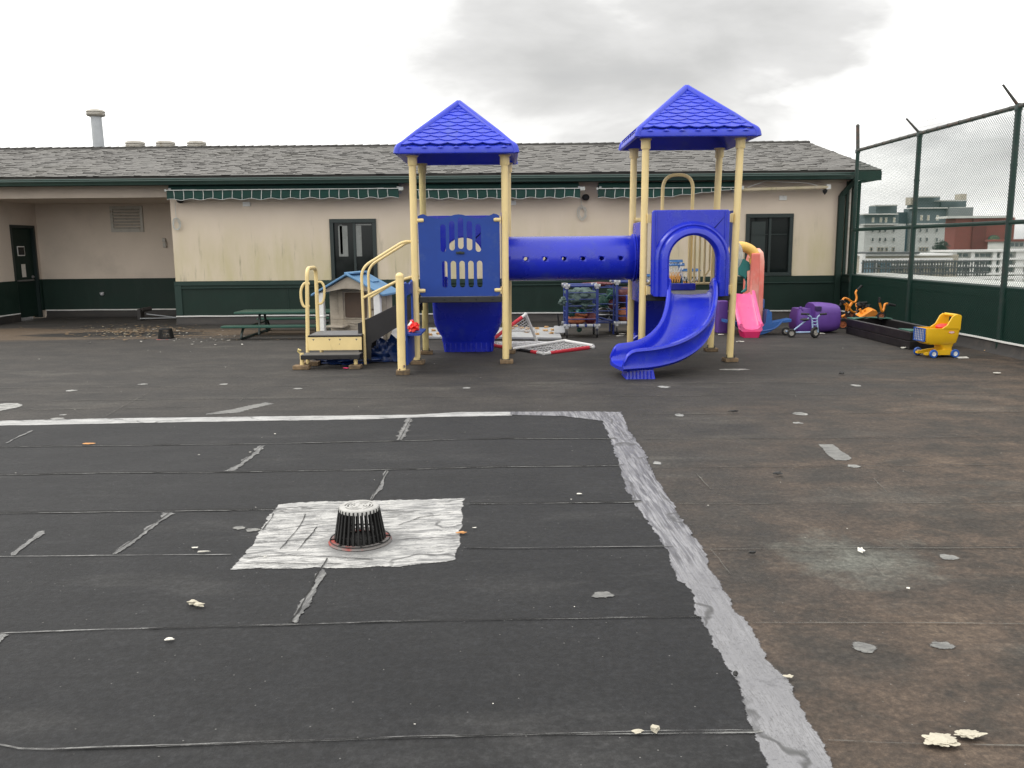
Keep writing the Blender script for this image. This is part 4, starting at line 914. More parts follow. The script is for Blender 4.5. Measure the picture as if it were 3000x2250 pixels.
for i, y in enumerate(PY):
    q = MB().cyl((FX, y, 0.02), (FX, y, ZR), 0.04 if i else 0.035, None, 14); q.lathe([(0.048, -0.06), (0.048, 0.0), (0.03, 0.03), (0, 0.035)], (FX, y, ZR+0.01), 12)
    for z in (ZM, ZP-0.05, 0.6, 2.5): q.lathe([(0.044, -0.02), (0.044, 0.02)], (FX, y, z), 12)
    ps = q.build('post', 'fence', fen)
    tip = [U(2513, 369, Y=PY[0]), U(2655, 347, Y=PY[1]), U(2938, 248, Y=PY[2])][i] if i < 3 else Vector((FX-0.3, y, ZR+0.36))
    a = MB().tube([(FX, y, ZR+0.0), tip], [0.022, 0.014], 8)
    if i == 0: a = MB().tube([(FX, y, ZR-0.02), tip], [0.034, 0.032], 10); a.sphere(tip, 0.036, 10, 6)
    a.build('barb_arm', 'fence_rust', ps)
q = MB().cyl((FX, Y0, ZR), (FX, PY[0], ZR), 0.032, None, 12)
for k in range(40): y = lerp(Y0, PY[0], (k+0.5)/40); q.lathe([(0.036, -0.012), (0.036, 0.012)], (FX, y, ZR), 10, Matrix.Rotation(PI/2, 3, 'X'))
q.build('top_rail', 'fence_rust', fen)
MB().cyl((FX+0.002, Y0, ZM), (FX+0.002, PY[0], ZM), 0.03, None, 12).build('middle_rail', 'fence', fen)
q = MB()
tips = [U(2513, 369, Y=PY[0]), U(2655, 347, Y=PY[1]), U(2938, 248, Y=PY[2]), Vector((FX-0.3, PY[3], ZR+0.36))]
for fr in (0.35, 0.65, 0.95):
    for i in range(3):
        a = Vector((FX, PY[i], ZR)).lerp(tips[i], fr); b = Vector((FX, PY[i+1], ZR)).lerp(tips[i+1], fr); pts = []
        for k in range(9): u = k/8; p_ = a.lerp(b, u); p_.z -= 0.05*math.sin(PI*u); pts.append(p_)
        q.tube(pts, 0.0011, 4)
q.build('barbed_wire', 'wire', fen, smooth=0)

# ============================================================ the city beyond
mbg = MB().add([(-1500, -1500, -14), (2500, -1500, -14), (2500, 2500, -14), (-1500, 2500, -14)], [(0, 1, 2, 3)])
struct(mbg.build('ground', mat('far_ground', (0.12, 0.115, 0.105), 0.9, 0.3, 0.05), smooth=0))
def block(mb, x0, x1, yt, yb, Y, depth=3.5, inset=0.0):
    a = U(x0, yt, Y=Y); b = U(x1, yb, Y=Y); mb.box(a.x, b.x, Y-inset, Y+depth, b.z, a.z); return a.x, b.x, b.z, a.z
HY = 150.0
hot = thing('apartment_block', 'tall grey and pale apartment block with stepped penthouses beyond the fence', 'building', tuple(U(2670, 760, Y=HY)))
q = MB(); block(q, 2534, 2632, 628, 656, HY); block(q, 2675, 2800, 610, 655, HY-0.5); q.build('upper_storey', 'hotelgrey', hot, smooth=0)
q = MB(); block(q, 2632.5, 2674.5, 622, 656, HY+1.5); q.build('stair_tower', mat('dark_teal_cladding', (0.06, 0.09, 0.105), 0.8, 0.1, 0.3), hot, smooth=0)
q = MB(); block(q, 2534, 2632, 656.5, 1000, HY+0.2); block(q, 2675, 2783, 655.5, 1000, HY-0.3); q.build('lower_wall', 'hotelpale', hot, smooth=0)
q = MB(); block(q, 2632.5, 2674.5, 656.5, 1000, HY+1.6); block(q, 2783.5, 2802, 655.5, 1000, HY+1); q.build('recessed_wall', 'bluegrey', hot, smooth=0)
q = MB(); block(q, 2567, 2627, 602, 627, HY+1, 3); q.build('penthouse', 'hotelgrey', hot, smooth=0)
q = MB(); block(q, 2682, 2752, 577, 609, HY+1, 3); block(q, 2758, 2830, 588, 609, HY+1.5, 3); q.build('penthouse', 'hotelgrey', hot, smooth=0)
q = MB(); block(q, 2669, 2681, 577, 600, HY+1.4, 2); q.build('brick_stack', 'hotelbuff', hot, smooth=0)
q = MB(); block(q, 2815, 2831, 568, 587, HY+2, 2); q.build('brick_stack', 'hotelbuff', hot, smooth=0)
q = MB(); block(q, 2780, 2850, 609, 634, HY-1.4, 2.5); q.build('plant_room', mat('light_grey_cladding', (0.2, 0.22, 0.22), 0.8, 0.1, 0.3), hot, smooth=0)
q = MB()
for x0, x1, y in ((2532, 2632.5, 626), (2673, 2782, 608), (2564, 2630, 600), (2679, 2755, 575), (2755, 2833, 586), (2777, 2853, 607), (2534, 2632, 655.5), (2674, 2783, 654.5)): block(q, x0, x1, y, y+2.4, HY-1.2, 2)
q.build('cornice', 'offwhite', hot, smooth=0)
def wins(parent, spots, y0, y1, Y, m, fm='offwhite', w=3.2):
    for x in spots:
        q = MB(); block(q, x-w, x+w, y0, y1, Y, 0.4); o = q.build('window', fm, parent, smooth=0)
        q = MB(); block(q, x-w*0.66, x+w*0.66, y0+1.6, y1-1.6, Y-0.06, 0.05); q.build('pane', m, o, smooth=0)
wins(hot, (2558, 2581, 2596, 2620), 637, 652, HY-0.1, 'cityglasslit'); wins(hot, (2700, 2720, 2747), 630, 646, HY-0.6, 'cityglasslit')
for yy in (668, 695): wins(hot, (2557, 2578, 2594, 2619), yy, yy+13, HY, 'cityglass'); wins(hot, (2697, 2716, 2745), yy, yy+13, HY-0.5, 'cityglass'); 
wins(hot, (2553, 2575, 2585, 2598, 2618), 724, 736, HY, 'cityglass', 'hotelbuff'); wins(hot, (2697, 2706, 2716, 2745), 724, 736, HY-0.5, 'cityglass', 'hotelbuff')
br = thing('brick_building', 'windowless dark red brick building with a round green sign beyond the fence', 'building', tuple(U(2870, 760, Y=128)))
q = MB(); block(q, 2801, 2944, 638, 1000, 128, 3); q.build('brick_wall', 'brick', br, smooth=0)
q = MB(); block(q, 2777, 2948, 633, 638, 127.5, 3.6); q.build('cornice', 'offwhite', br, smooth=0)
q = MB(); block(q, 2853, 2864, 640, 1000, 127.7, 0.5); q.build('rain_stain_pilaster', mat('dark_brick', (0.13, 0.035, 0.03), 0.9, 0.2, 1), br, smooth=0)
c = U(2907, 706, Y=127.5); k = (U(2925, 706, Y=127.5)-c).x
em = MB().prism([(c.x+k*u, c.z+k*v) for u, v in arc(0, 0, 0.95, R(-12), R(192), 20)+[(-0.6, -0.42), (0.0, -0.36), (0.6, -0.42)]], [], XZ(127.0), 0, 0.3).build('round_sign', 'emblem', br, smooth=0)
fg = MB()
for i in range(7):
    a = R(15+25*i); fg.obox((c.x+k*0.72*math.cos(a), 126.95, c.z+k*0.72*math.sin(a)), (k*0.12, 0.05, k*0.18), Matrix.Rotation(PI/2-a, 3, 'Y'))
fg.tube([(c.x+k*u, 126.93, c.z+k*v) for u, v in ((-0.35, 0.05), (-0.05, 0.35), (0.2, 0.3), (0.05, 0.1), (0.35, -0.05))], k*0.06, 5)
fg.build('sign_lettering', 'emblemgold', em, smooth=0)
pb = thing('pale_building', 'pale rendered building right of the brick building beyond the fence', 'building', tuple(U(2975, 760, Y=100)))
q = MB(); block(q, 2946, 3120, 706, 1000, 110, 4); q.build('wall', 'offwhite', pb, smooth=0)
q = MB(); block(q, 2944, 3130, 701, 706, 109.6, 4.5); q.build('roof_edge', 'brick', pb, smooth=0)
q = MB()
for i in range(12): block(q, 2950+i*13, 2958+i*13, 711, 722, 109.9, 0.1)
q.build('window_band', 'cityglass', pb, smooth=0)
# low white terrace houses, near
TY = 58.0
ter = thing('terrace_house', 'low off white terrace building with a flat roof and railings beyond the fence', 'building', tuple(U(2700, 800, Y=TY)))
q = MB(); block(q, 2529, 2790, 748, 1000, TY, 3); q.build('wall', 'hotelbuff', ter, smooth=0)
q = MB(); block(q, 2540, 2695, 739, 743.5, TY-0.6, 2.5); q.build('dark_roof_edge', 'greytop', ter, smooth=0)
q = MB(); block(q, 2527, 2792, 744.5, 748, TY-0.3, 3.4); block(q, 2532, 2792, 758, 762, TY-0.9, 0.8); block(q, 2532, 2792, 774, 776, TY-0.7, 0.6); block(q, 2528, 2532, 744, 806, TY-0.8, 0.5); block(q, 2568, 2571, 762, 804, TY-0.8, 0.3)
q.build('white_trim', 'white', ter, smooth=0)
for x in (2563, 2591, 2614, 2640, 2700, 2735, 2775):
    q = MB(); block(q, x-6, x+6, 779, 795, TY-0.05, 0.3); o = q.build('window', 'white', ter, smooth=0)
    q = MB(); block(q, x-4.6, x+4.6, 781, 793.5, TY-0.12, 0.06); q.build('pane', 'cityglass', o, smooth=0)
for x in (2557, 2604):
    q = MB(); block(q, x-3.5, x+3.5, 773, 806, TY-2, 1.2); block(q, x-5, x+5, 770, 773.5, TY-2.2, 1.6); q.build('chimney', 'bluegrey', ter, smooth=0)
rl = MB()
for i in range(44):
    x = 2530+i*8.4; a = U(x, 762, Y=TY-3); b = U(x, 808, Y=TY-3); rl.box(a.x-(0.03 if i % 4 else 0.07), a.x+(0.03 if i % 4 else 0.07), TY-3, TY-2.94, b.z, a.z)
for y in (766, 784, 800): block(rl, 2528, 2898, y, y+1.2, TY-3.07, 0.05)
rail = thing('terrace_railing', 'thin dark railing on the terrace beyond the fence', 'railing', tuple(U(2700, 806, Y=TY-3))); rl.build('bars', 'greytop', rail, smooth=0)
wh = thing('white_house', 'white building with rows of blue grey windows beyond the right of the fence', 'building', tuple(U(2900, 820, Y=64)))
q = MB(); block(q, 2793, 3130, 736, 1000, 64, 3); q.build('wall', 'offwhite', wh, smooth=0)
q = MB()
for y in (733, 757, 778, 800): block(q, 2791, 3130, y, y+3, 63.5, 3.4 if y == 733 else 0.6)
for x in (2793, 2846, 2910, 2932, 2978, 2990, 3030): block(q, x, x+2.4, 736, 850, 63.7, 0.5)
q.build('white_frame', 'white', wh, smooth=0)
for y0, y1 in ((743, 752), (764, 774), (784, 795)):
    for x in (2812, 2830, 2862, 2880, 2896, 2921, 2945, 2960, 3003, 3018, 3045):
        q = MB(); block(q, x-5.5, x+5.5, y0, y1, 63.9, 0.3); q.build('window', 'cityglass', wh, smooth=0)
q = MB()
for i in range(9): block(q, 2770+i*23, 2789+i*23, 817+i*1.4, 835+i*3, 50-i*0.3, 0.2)
sk = thing('glazed_lean_to', 'low row of blue grey glazed panels just beyond the fence', 'glazing', tuple(U(2860, 830, Y=50))); q.build('panels', 'bluegrey', sk, smooth=0)
q = MB(); block(q, 2760, 3000, 812, 817, 50.5, 0.4); q.build('frame', 'white', sk, smooth=0)
# neighbouring white roof edge just below ours
nb = thing('white_roof_ledge', 'bright white ledge running along outside the parapet', 'ledge', (FX+1.5, 12, 0.3))
a = U(2528, 797, X=FX+1.0)
MB().box(FX+0.6, FX+1.5, -3, U(2528, 797, X=FX+1.0).y, a.z-0.5, a.z-0.02).build('ledge', 'offwhite', nb, smooth=0)
# dark trees between the far buildings
def tree(x, y, Y, r, label):
    c = U(x, y, Y=Y); t = thing('tree', label, 'tree', (c.x, c.y, -14), group='far trees beyond the fence')
    MB().tube([(c.x, c.y, -14), (c.x+0.3, c.y, (c.z-14)/2), (c.x, c.y, c.z)], [0.4, 0.3, 0.12], 8).build('trunk', 'wood', t)
    q = MB()
    for i in range(700):
        d = Vector((random.gauss(0, 1), random.gauss(0, 1), random.gauss(0, 0.8))).normalized()*random.random()**0.4*r*(0.75+0.5*random.random())
        p_ = c+d; u = Vector((random.gauss(0, 1), random.gauss(0, 1), random.gauss(0, 1))).normalized(); v = u.orthogonal().normalized(); k = r*0.13
        q.add([p_-u*k, p_+v*k*0.7, p_+u*k, p_-v*k*0.7], [(0, 1, 2, 3)])
    q.build('crown', 'treegreen', t, smooth=0, weld=False)
tree(2757, 724, 90, 0.75, 'small dark tree in front of the pale apartment block')
tree(2620, 808, 70, 1.2, 'dark tree low behind the terrace railing')
# ============================================================ PLAYGROUND SET
PS = thing('playground_set', 'blue and cream playground set of two roofed towers joined by a tube tunnel', 'playground', (0.9, 11.4, 0))
DK = 0.87
def post(x, y, ztop, collar=True, m='cream', lean=0.0, block=True, r=0.045):
    q = MB().cyl((x, y, 0.05), (x+lean, y, ztop), r, None, 18)
    o = q.build('post', m, PS)
    if collar: MB().lathe([(0.0, -0.125), (0.057, -0.125), (0.06, -0.11), (0.06, -0.02), (0.075, -0.012), (0.075, 0.0), (0, 0)], (x+lean, y, ztop), 18).build('collar', m, o)
    if block:
        a = random.uniform(-0.08, 0.08)
        MB().obox((x+0.01, y+0.01, 0.026), (0.17, 0.16, 0.05), Matrix.Rotation(a, 3, 'Z')).build('foot_block', 'wood', o, bevel=0.006)
        MB().obox((x, y, 0.055), (0.11, 0.11, 0.008)).cyl((x+0.05, y-0.05, 0.05), (x+0.05, y-0.05, 0.09), 0.008, None, 6).cyl((x-0.05, y-0.05, 0.05), (x-0.05, y-0.05, 0.10), 0.006, None, 6).build('foot_plate', 'fence_rust', o, smooth=0)
    return o
def lid(cx, cy, z0, zc, hw):
    """square pyramid roof: skirt, hips, fish-scale faces"""
    ze = z0+0.088
    q = MB(); hs = hw-0.012
    def sq(h, z): return [(cx-h, cy-h, z), (cx+h, cy-h, z), (cx+h, cy+h, z), (cx-h, cy+h, z)]
    q.loft([sq(hw, z0), sq(hw+0.004, z0+0.02), sq(hs, ze-0.01), sq(hs-0.03, ze+0.012), sq(0.02, zc-0.03), sq(0.012, zc-0.05), sq(hw-0.09, ze-0.03), sq(hw-0.055, z0+0.03), sq(hw-0.03, z0)], True, False, True)
    o = q.build('roof', 'blue_roof', PS, bevel=0.012, smooth=40)
    h = MB()
    for sx, sy in ((-1, -1), (1, -1), (1, 1), (-1, 1)):
        p0 = Vector((cx+sx*(hw-0.02), cy+sy*(hw-0.02), z0+0.005)); p1 = Vector((cx+sx*(hw-0.032), cy+sy*(hw-0.032), ze-0.005)); p2 = Vector((cx+sx*(hw-0.10), cy+sy*(hw-0.10), ze+0.045)); p3 = Vector((cx, cy, zc))
        h.tube(round_path([p0, p1, p2], 0.04, 4)+[p2.lerp(p3, k/4) for k in range(1, 5)], [0.040]*7+[0.050]*5, 10)
    h.sphere((cx, cy, zc-0.012), (0.06, 0.06, 0.042), 12, 8)
    h.build('hip_rib', 'blue_roof', o, smooth=60)
    Ls = math.hypot(hw, zc-ze); pit = 0.080; sw = 0.215
    for f in range(4):
        rot = Matrix.Rotation(f*PI/2, 3, 'Z'); s_ = MB()
        dn = Vector((0, hw, zc-ze)).normalized(); nn = Vector((0, -dn.z, dn.y))
        def P(x, d, hgt):
            lim = max(0.0, (hw)*(1-d/Ls)-0.055); x = max(-lim, min(lim, x))
            v = Vector((x, -hw, 0))+dn*d+nn*hgt; v = rot @ v
            return Vector((cx+v.x, cy+v.y, ze+v.z))
        r = 0
        while r*pit < Ls-0.16:
            d = 0.03+r*pit; half = hw*(1-d/Ls)-0.05; n = int(half/sw)+2
            for k in range(-n, n+1):
                xc = (k+(0.5 if r % 2 else 0))*sw
                if abs(xc)-sw*0.42 > half: continue
                m = 8; vs = []
                for i in range(m+1):
                    u = -1+2*i/m; x = xc+u*sw*0.5; db = d+0.036*abs(u)**1.7
                    vs += [P(x, db, 0.017), P(x, db-0.002, 0.002), P(x, d+pit*1.35, 0.003+0.006*(1-abs(u)))]
                fs = []
                for i in range(m): a = 3*i; fs += [(a, a+3, a+5, a+2), (a+1, a+4, a+3, a)]
                s_.add(vs, fs)
            r += 1
        s_.build('scale_tiles', 'blue_roof', o, smooth=25)
        e = MB()
        for k in range(-3, 4):
            x = k*0.195
            def Q(x, z, dd): v = rot @ Vector((x, -hw-dd, z)); return Vector((cx+v.x, cy+v.y, v.z))
            e.add([Q(x-0.045, ze-0.012, 0.0), Q(x+0.045, ze-0.012, 0.0), Q(x, ze+0.010, -0.012), Q(x, ze-0.014, 0.014)], [(0, 3, 2), (3, 1, 2), (0, 1, 3)])
        e.build('eave_points', 'blue_roof', o, smooth=0)
    return o
AXL, AXR, AYF, AYB = -1.175, -0.02, 10.93, 11.97
BXL, BXR, BYF, BYB = 1.735, 2.91, 10.88, 11.97
ZA, ZB = 2.632, 2.805
for x, y, m in ((AXL, AYF, 'cream'), (AXR, AYF, 'cream'), (AXL+0.02, AYB, 'cream_dirty'), (AXR+0.04, AYB, 'cream')): post(x, y, ZA, m=m, lean=0.01)
for x, y, l in ((BXL, BYF, 0.015), (BXR-0.03, BYF, 0.05), (BXL+0.01, BYB, 0.02), (BXR-0.02, BYB, 0.05)): post(x, y, ZB, m='cream', lean=l)
lid(-0.60, 11.45, ZA-0.004, 3.335, 0.755)
lid(2.355, 11.43, ZB-0.004, 3.50, 0.76)
# decks
def deck(x0, x1, y0, y1):
    o = MB().box(x0, x1, y0, y1, DK-0.075, DK-0.004).build('deck', 'blackdeck', PS, bevel=0.006)
    MB().box(x0+0.01, x1-0.01, y0+0.01, y1-0.01, DK-0.003, DK).build('deck_top', 'greydeck', o, smooth=0)
    q = MB()
    for k in range(5): x = lerp(x0+0.12, x1-0.12, k/4); q.lathe([(0, 0.006), (0.012, 0.003), (0.013, 0)], (x, y0-0.0, DK-0.035), 8, Matrix.Rotation(PI/2, 3, 'X'))
    q.build('deck_bolts', 'iron', o)
deck(AXL+0.05, AXR-0.045, AYF-0.03, AYB+0.02); deck(BXL+0.05, BXR-0.045, BYF-0.02, BYB+0.02)
# front sheet panel of the lower tower, with slots
pf = lambda yy: (lambda u, v, w: (u, yy+w, v))
X0, X1, Z0, Z1 = -1.115, -0.085, 0.875, 1.915
top = []
for i in range(25):
    u = i/24; top.append((lerp(X0+0.03, X1-0.03, u), Z1-0.035+0.035*math.cos(2*PI*u*2)*0.75 if 0.06 < u < 0.94 else Z1-0.002-0.01*(u < 0.02 or u > 0.98)))
outer = [(X0+0.03, Z0)]+[(X1-0.03, Z0), (X1-0.005, Z0+0.03), (X1, Z1-0.03)]+top[::-1]+[(X0, Z1-0.03), (X0+0.01, Z0+0.03)]
def slot(cx, z0, z1, w=0.035): return arc(cx, z0+w, w, PI, 2*PI, 6)+arc(cx, z1-w, w, 0, PI, 6)
hol = []
for i in range(5):
    cx = -0.800+i*0.1115; hol.append(slot(cx, 1.435+0.02*(2-abs(i-2)), 1.785+0.04*(2-abs(i-2)))); hol.append(slot(cx+0.005*(i-2)*0-0.0+0.012, 0.985, 1.325))
fp = MB().prism(outer, hol, pf(AYF-0.02), 0, 0.02).build('slotted_panel', 'blue_sheet', PS, smooth=30)
MB().obox((-0.585, AYF-0.028, 1.425), (0.105, 0.014, 0.03)).lathe([(0, 0.02), (0.016, 0.016), (0.018, 0)], (-0.585, AYF-0.03, 1.43), 12, Matrix.Rotation(PI/2, 3, 'X')).lathe([(0, 0.012), (0.008, 0.01), (0.01, 0)], (-0.62, AYF-0.033, 1.425), 8, Matrix.Rotation(PI/2, 3, 'X')).lathe([(0, 0.012), (0.008, 0.01), (0.01, 0)], (-0.55, AYF-0.033, 1.425), 8, Matrix.Rotation(PI/2, 3, 'X')).build('name_plate', 'winframe', fp)
def clamp(x, y, z, sx):
    """cream bracket from a post onto a panel: plate on the post, round nose on the panel"""
    q = MB().box(x-0.006, x+0.006, y-0.03, y+0.03, z-0.045, z+0.045)
    q.tube([(x, y-0.012, z), (x+sx*0.06, y-0.02, z), (x+sx*0.085, y-0.02, z)], [0.024, 0.026, 0.02], 10)
    return q.build('clamp', 'cream', PS)
for z in (1.835, 0.95): clamp(AXL+0.05, AYF, z, 1); clamp(AXR-0.05, AYF, z, -1)
# side panels with round openings, tunnel between the towers
TC, TZ, TR = 11.43, 1.336, 0.292
def side_panel(x, y0, y1, z0, z1, r, cy, cz, t=0.03, nm='tunnel_panel', m='blue'):
    return MB().prism(rrect(y0, y1, z0, z1, 0.05), [arc(cy, cz, r, 0, 2*PI, 40)[:-1]], lambda u, v, w: (x+w, u, v), 0, t).build(nm, m, PS, smooth=30, bevel=0.008)
side_panel(AXR-0.045, AYF+0.06, AYB-0.07, DK-0.0, 1.93, TR-0.01, TC, TZ); side_panel(BXL+0.02, BYF+0.06, BYB-0.07, DK-0.12, 1.80, TR-0.01, TC, TZ)
def holed_tube(xa, xb, cy, cz, r, holes, hr, nseg=48):
    mb = MB(); cell = 0.1; xs = [xa]
    for h in holes: xs += [h-cell/2, h+cell/2]
    xs.append(xb)
    def pt(x, a): return Vector((x, cy-r*math.cos(a), cz+r*math.sin(a)))
    da = 2*PI/nseg; kk = max(1, round((cell/r)/da/2))                     # hole cell spans 2*kk segments about a=0 and a=PI
    sub = 6
    def strip(x0, x1, a0, a1, n):
        vs = []; fs = []
        for i in range(n+1): a = lerp(a0, a1, i/n); vs += [pt(x0, a), pt(x1, a)]
        for i in range(n): fs.append((2*i, 2*i+1, 2*i+3, 2*i+2))
        mb.add(vs, fs)
    for i in range(len(xs)-1):
        x0, x1 = xs[i], xs[i+1]
        if i % 2 == 0: strip(x0, x1, 0, 2*PI, nseg); continue
        strip(x0, x1, kk*da, PI-kk*da, nseg//2-2*kk); strip(x0, x1, PI+kk*da, 2*PI-kk*da, nseg//2-2*kk)
        xc = (x0+x1)/2
        for ac in (0, PI):
            n = 8*kk; ring = []; sqr = []
            for j in range(n):
                t = 2*PI*j/n; ring.append(pt(xc+hr*math.cos(t), ac+hr/r*math.sin(t)))
                c, s = math.cos(t), math.sin(t); m = max(abs(c), abs(s)); c /= m; s /= m
                sqr.append(pt(xc+cell/2*c, ac+kk*da*s))
            mb.add(ring+sqr, [(j, (j+1) % n, n+(j+1) % n, n+j) for j in range(n)])
    return mb
hx = [U(x, 760, Y=TC-TR).x for x in (1541, 1597, 1653, 1708, 1763, 1819)]
hx = [hx[0]-(hx[1]-hx[0])]+hx
tn = holed_tube(AXR-0.03, BXL+0.03, TC, TZ, TR, hx, 0.030).build('tube_tunnel', 'blue', PS, smooth=40, solid=0.012)
for x, s in ((AXR+0.0, 1), (BXL-0.02, -1), (BXL-0.045, -1)):
    MB().lathe([(TR-0.002, 0), (TR+0.022, 0.0), (TR+0.022, 0.012), (TR-0.002, 0.02)], (x, TC, TZ), 40, Matrix.Rotation(s*PI/2, 3, 'Y')).build('tunnel_flange', 'blue', tn)
# moulded slide hoods
def hood(x0, x1, z0, z1, y, face, cxo, aw, az):
    """square moulded surround with an arched way through; face = -1 looks at the camera"""
    o = [(x0+0.03, z0), (cxo-aw, z0)]+[(cxo-aw, az)]+arc(cxo, az, aw, PI, 0, 24)[1:]+[(cxo+aw, z0), (x1-0.03, z0), (x1, z0+0.03), (x1-0.0, z1-0.02), (x1-0.02, z1), (x0+0.02, z1), (x0, z1-0.02), (x0, z0+0.03)]
    h = MB().prism(o, [], pf(y), 0 if face < 0 else -0.05, 0.05 if face < 0 else 0).build('slide_hood', 'blue', PS, smooth=40, bevel=0.012)
    # swelling arch mouldings: sections swept along the arch line
    def band(prof, nm, m='blue'):
        secs = []
        path = [(-1, z0, PI)]+[(-1, lerp(z0, az, k/3), PI) for k in (1, 2)]+[(0, 0, PI-PI*i/24) for i in range(25)]+[(1, lerp(az, z0, k/3), 0.0) for k in (1, 2, 3)]
        for kind, zz, a in path:
            s = []
            for rr, d in prof:
                if kind: s.append((cxo+kind*rr, y+face*d, zz))
                else: s.append((cxo+rr*math.cos(a), y+face*d, az+rr*math.sin(a)))
            secs.append(s)
        return MB().loft(secs).build(nm, m, h, smooth=50)
    band([(aw-0.005, -0.045), (aw-0.008, 0.10), (aw+0.02, 0.125), (aw+0.065, 0.115), (aw+0.10, 0.075), (aw+0.105, -0.01)], 'arch_rim')
    band([(aw+0.10, -0.01), (aw+0.10, 0.05), (aw+0.125, 0.058), (aw+0.155, 0.034), (aw+0.17, -0.01)], 'arch_moulding')
    q = MB()
    for x in (x0+0.055, x1-0.055): q.tube([(x, y+face*0.004, z0+0.01), (x, y+face*0.004, z1-0.01)], 0.011, 8)
    q.build('edge_bead', 'blue', h)
    return h
hood(1.825, 2.80, DK-0.01, 1.93, BYF-0.11, -1, 2.335, 0.310, 1.315)
hood(-1.10, -0.09, DK, 1.93, AYB+0.06, 1, -0.60, 0.275, 1.36)
for x, s in ((BXL+0.045, 1), (BXR-0.06, -1)):
    for z in (1.83, 0.93): MB().box(min(x, x+s*0.07), max(x, x+s*0.07), BYF-0.04, BYF-0.01, z-0.05, z+0.05).box(x-0.006*1, x+0.006, BYF-0.055, BYF+0.02, z-0.06, z+0.06).build('hood_bracket', 'cream', PS, bevel=0.003)
# curved slide
def slide_mesh(path, w=0.235, hfun=None, t=0.022):
    secs = []
    for i, (p, hd, k) in enumerate(path):
        rt = Vector((hd.y, -hd.x, 0)); h = hfun(k)
        pr = [(-w+0.005, h), (-w, h*0.55), (-w+0.004, 0.055), (-w+0.05, 0.012), (0, 0.0), (w-0.05, 0.012), (w-0.004, 0.055), (w, h*0.55), (w-0.005, h),
              (w+0.010, h+0.018), (w+0.040, h+0.014), (w+0.052, h-0.012), (w+0.028, h-0.030), (w+0.024, h*0.5), (w+0.020, 0.03), (w+0.032, 0.0), (w+0.01, -0.028), (w-0.06, -0.032), (0, -0.035), (-w+0.06, -0.032), (-w-0.01, -0.028), (-w-0.032, 0.0),
              (-w-0.020, 0.03), (-w-0.024, h*0.5), (-w-0.028, h-0.030), (-w-0.052, h-0.012), (-w-0.040, h+0.014), (-w-0.010, h+0.018)]
        secs.append([p+rt*a+Vector((0, 0, b)) for a, b in pr])
    return secs
path = []; zc = [(0, .872), (0.16, .865), (0.3, .76), (0.45, .63), (0.6, .51), (0.8, .38), (1.0, .28), (1.25, .19), (1.5, .145), (1.85, .13)]
def zat(s):
    for (a, b), (c, d) in zip(zc, zc[1:]):
        if s <= c: u = (s-a)/(c-a); return lerp(b, d, u)
    return zc[-1][1]
def zs(s): return sum(zat(max(0, s+o)) for o in (-.08, -.04, 0, .04, .08))/5
BZ = [Vector(p) for p in ((2.345, 10.93, 0), (2.345, 10.36, 0), (2.06, 9.78, 0), (1.26, 9.68, 0))]; n = 60; tot = 0.0; pv = BZ[0]
def bz(t): return (1-t)**3*BZ[0]+3*t*(1-t)**2*BZ[1]+3*t*t*(1-t)*BZ[2]+t**3*BZ[3]
smp = [bz(i/n) for i in range(n+1)]; cum = [0.0]
for i in range(n): cum.append(cum[-1]+(smp[i+1]-smp[i]).length)
tot = cum[-1]
for i in range(n+1):
    hd = (smp[min(n, i+1)]-smp[max(0, i-1)]).normalized(); p = smp[i].copy(); p.z = zs(cum[i]); path.append((p, hd, cum[i]/tot))
def hf(k):
    h = 0.225-0.025*k
    if k < 0.10: h *= 0.55+0.45*math.sin(k/0.10*PI/2)
    if k > 0.93: h *= max(0.35, math.sqrt(max(0.0, 1-((k-0.93)/0.07)**2*0.87)))
    return h
secs = slide_mesh(path, 0.262, hf, 0.02)
sld = MB().loft(secs).build('curved_slide', 'blue', PS, smooth=55)
q = MB()
e = path[-1][0]; q.loft([rrect3 for rrect3 in [[Vector((x, y, z)) for x, y in rrect(e.x+0.08+i_, e.x+0.42-i_, e.y-0.20+i_, e.y+0.20-i_, 0.03)] for z, i_ in ((0.001, 0.0), (0.02, 0.004), (0.105, 0.02))]])
for k in range(7): x = e.x+0.11+k*0.042; q.box(x, x+0.014, e.y-0.207, e.y-0.195, 0.005, 0.095)
q.build('slide_foot', 'blue', sld, smooth=40)
MB().box(2.05, 2.64, 11.88, 11.92, DK+0.002, DK+0.10).build('low_board', 'blue', PS, bevel=0.012)
# slides leaving from the back of both towers: their broad undersides show below the decks
def rear_slide(cx, y, hw, wfoot, ln):
    n = 26; pt = []
    for i in range(n+1):
        s = ln*i/n; z = DK if s < 0.2 else max(0.16, DK-(s-0.2)*0.62); pt.append((Vector((cx, y+s, z)), Vector((0, 1, 0)), i/n))
    o = MB().loft(slide_mesh(pt, hw*0.55, lambda k: 0.2*(1 if k < .93 else .5))).build('rear_slide', 'blue', PS, smooth=50)
    q = MB()
    def rr(h, d0, d1, z): return [Vector((x, y_, z)) for x, y_ in rrect(cx-h, cx+h, y+d0, y+d1, min(0.09, (d1-d0)/2.2), 5)]
    q.loft([rr(hw, -0.02, 0.5, DK-0.09), rr(hw-0.005, 0.0, 0.52, 0.55), rr(hw-0.02, 0.03, 0.54, 0.42), rr(hw-0.06, 0.06, 0.55, 0.31), rr(hw-0.12, 0.09, 0.55, 0.215), rr(wfoot+0.01, 0.12, 0.54, 0.16), rr(wfoot, 0.13, 0.53, 0.14), rr(wfoot-0.02, 0.13, 0.53, 0.002)])
    for k in range(10): x = cx-wfoot+0.04+k*(2*wfoot-0.09)/9; q.box(x, x+0.016, y+0.118, y+0.14, 0.01, 0.13)
    q.build('slide_housing', 'blue', o, smooth=40)
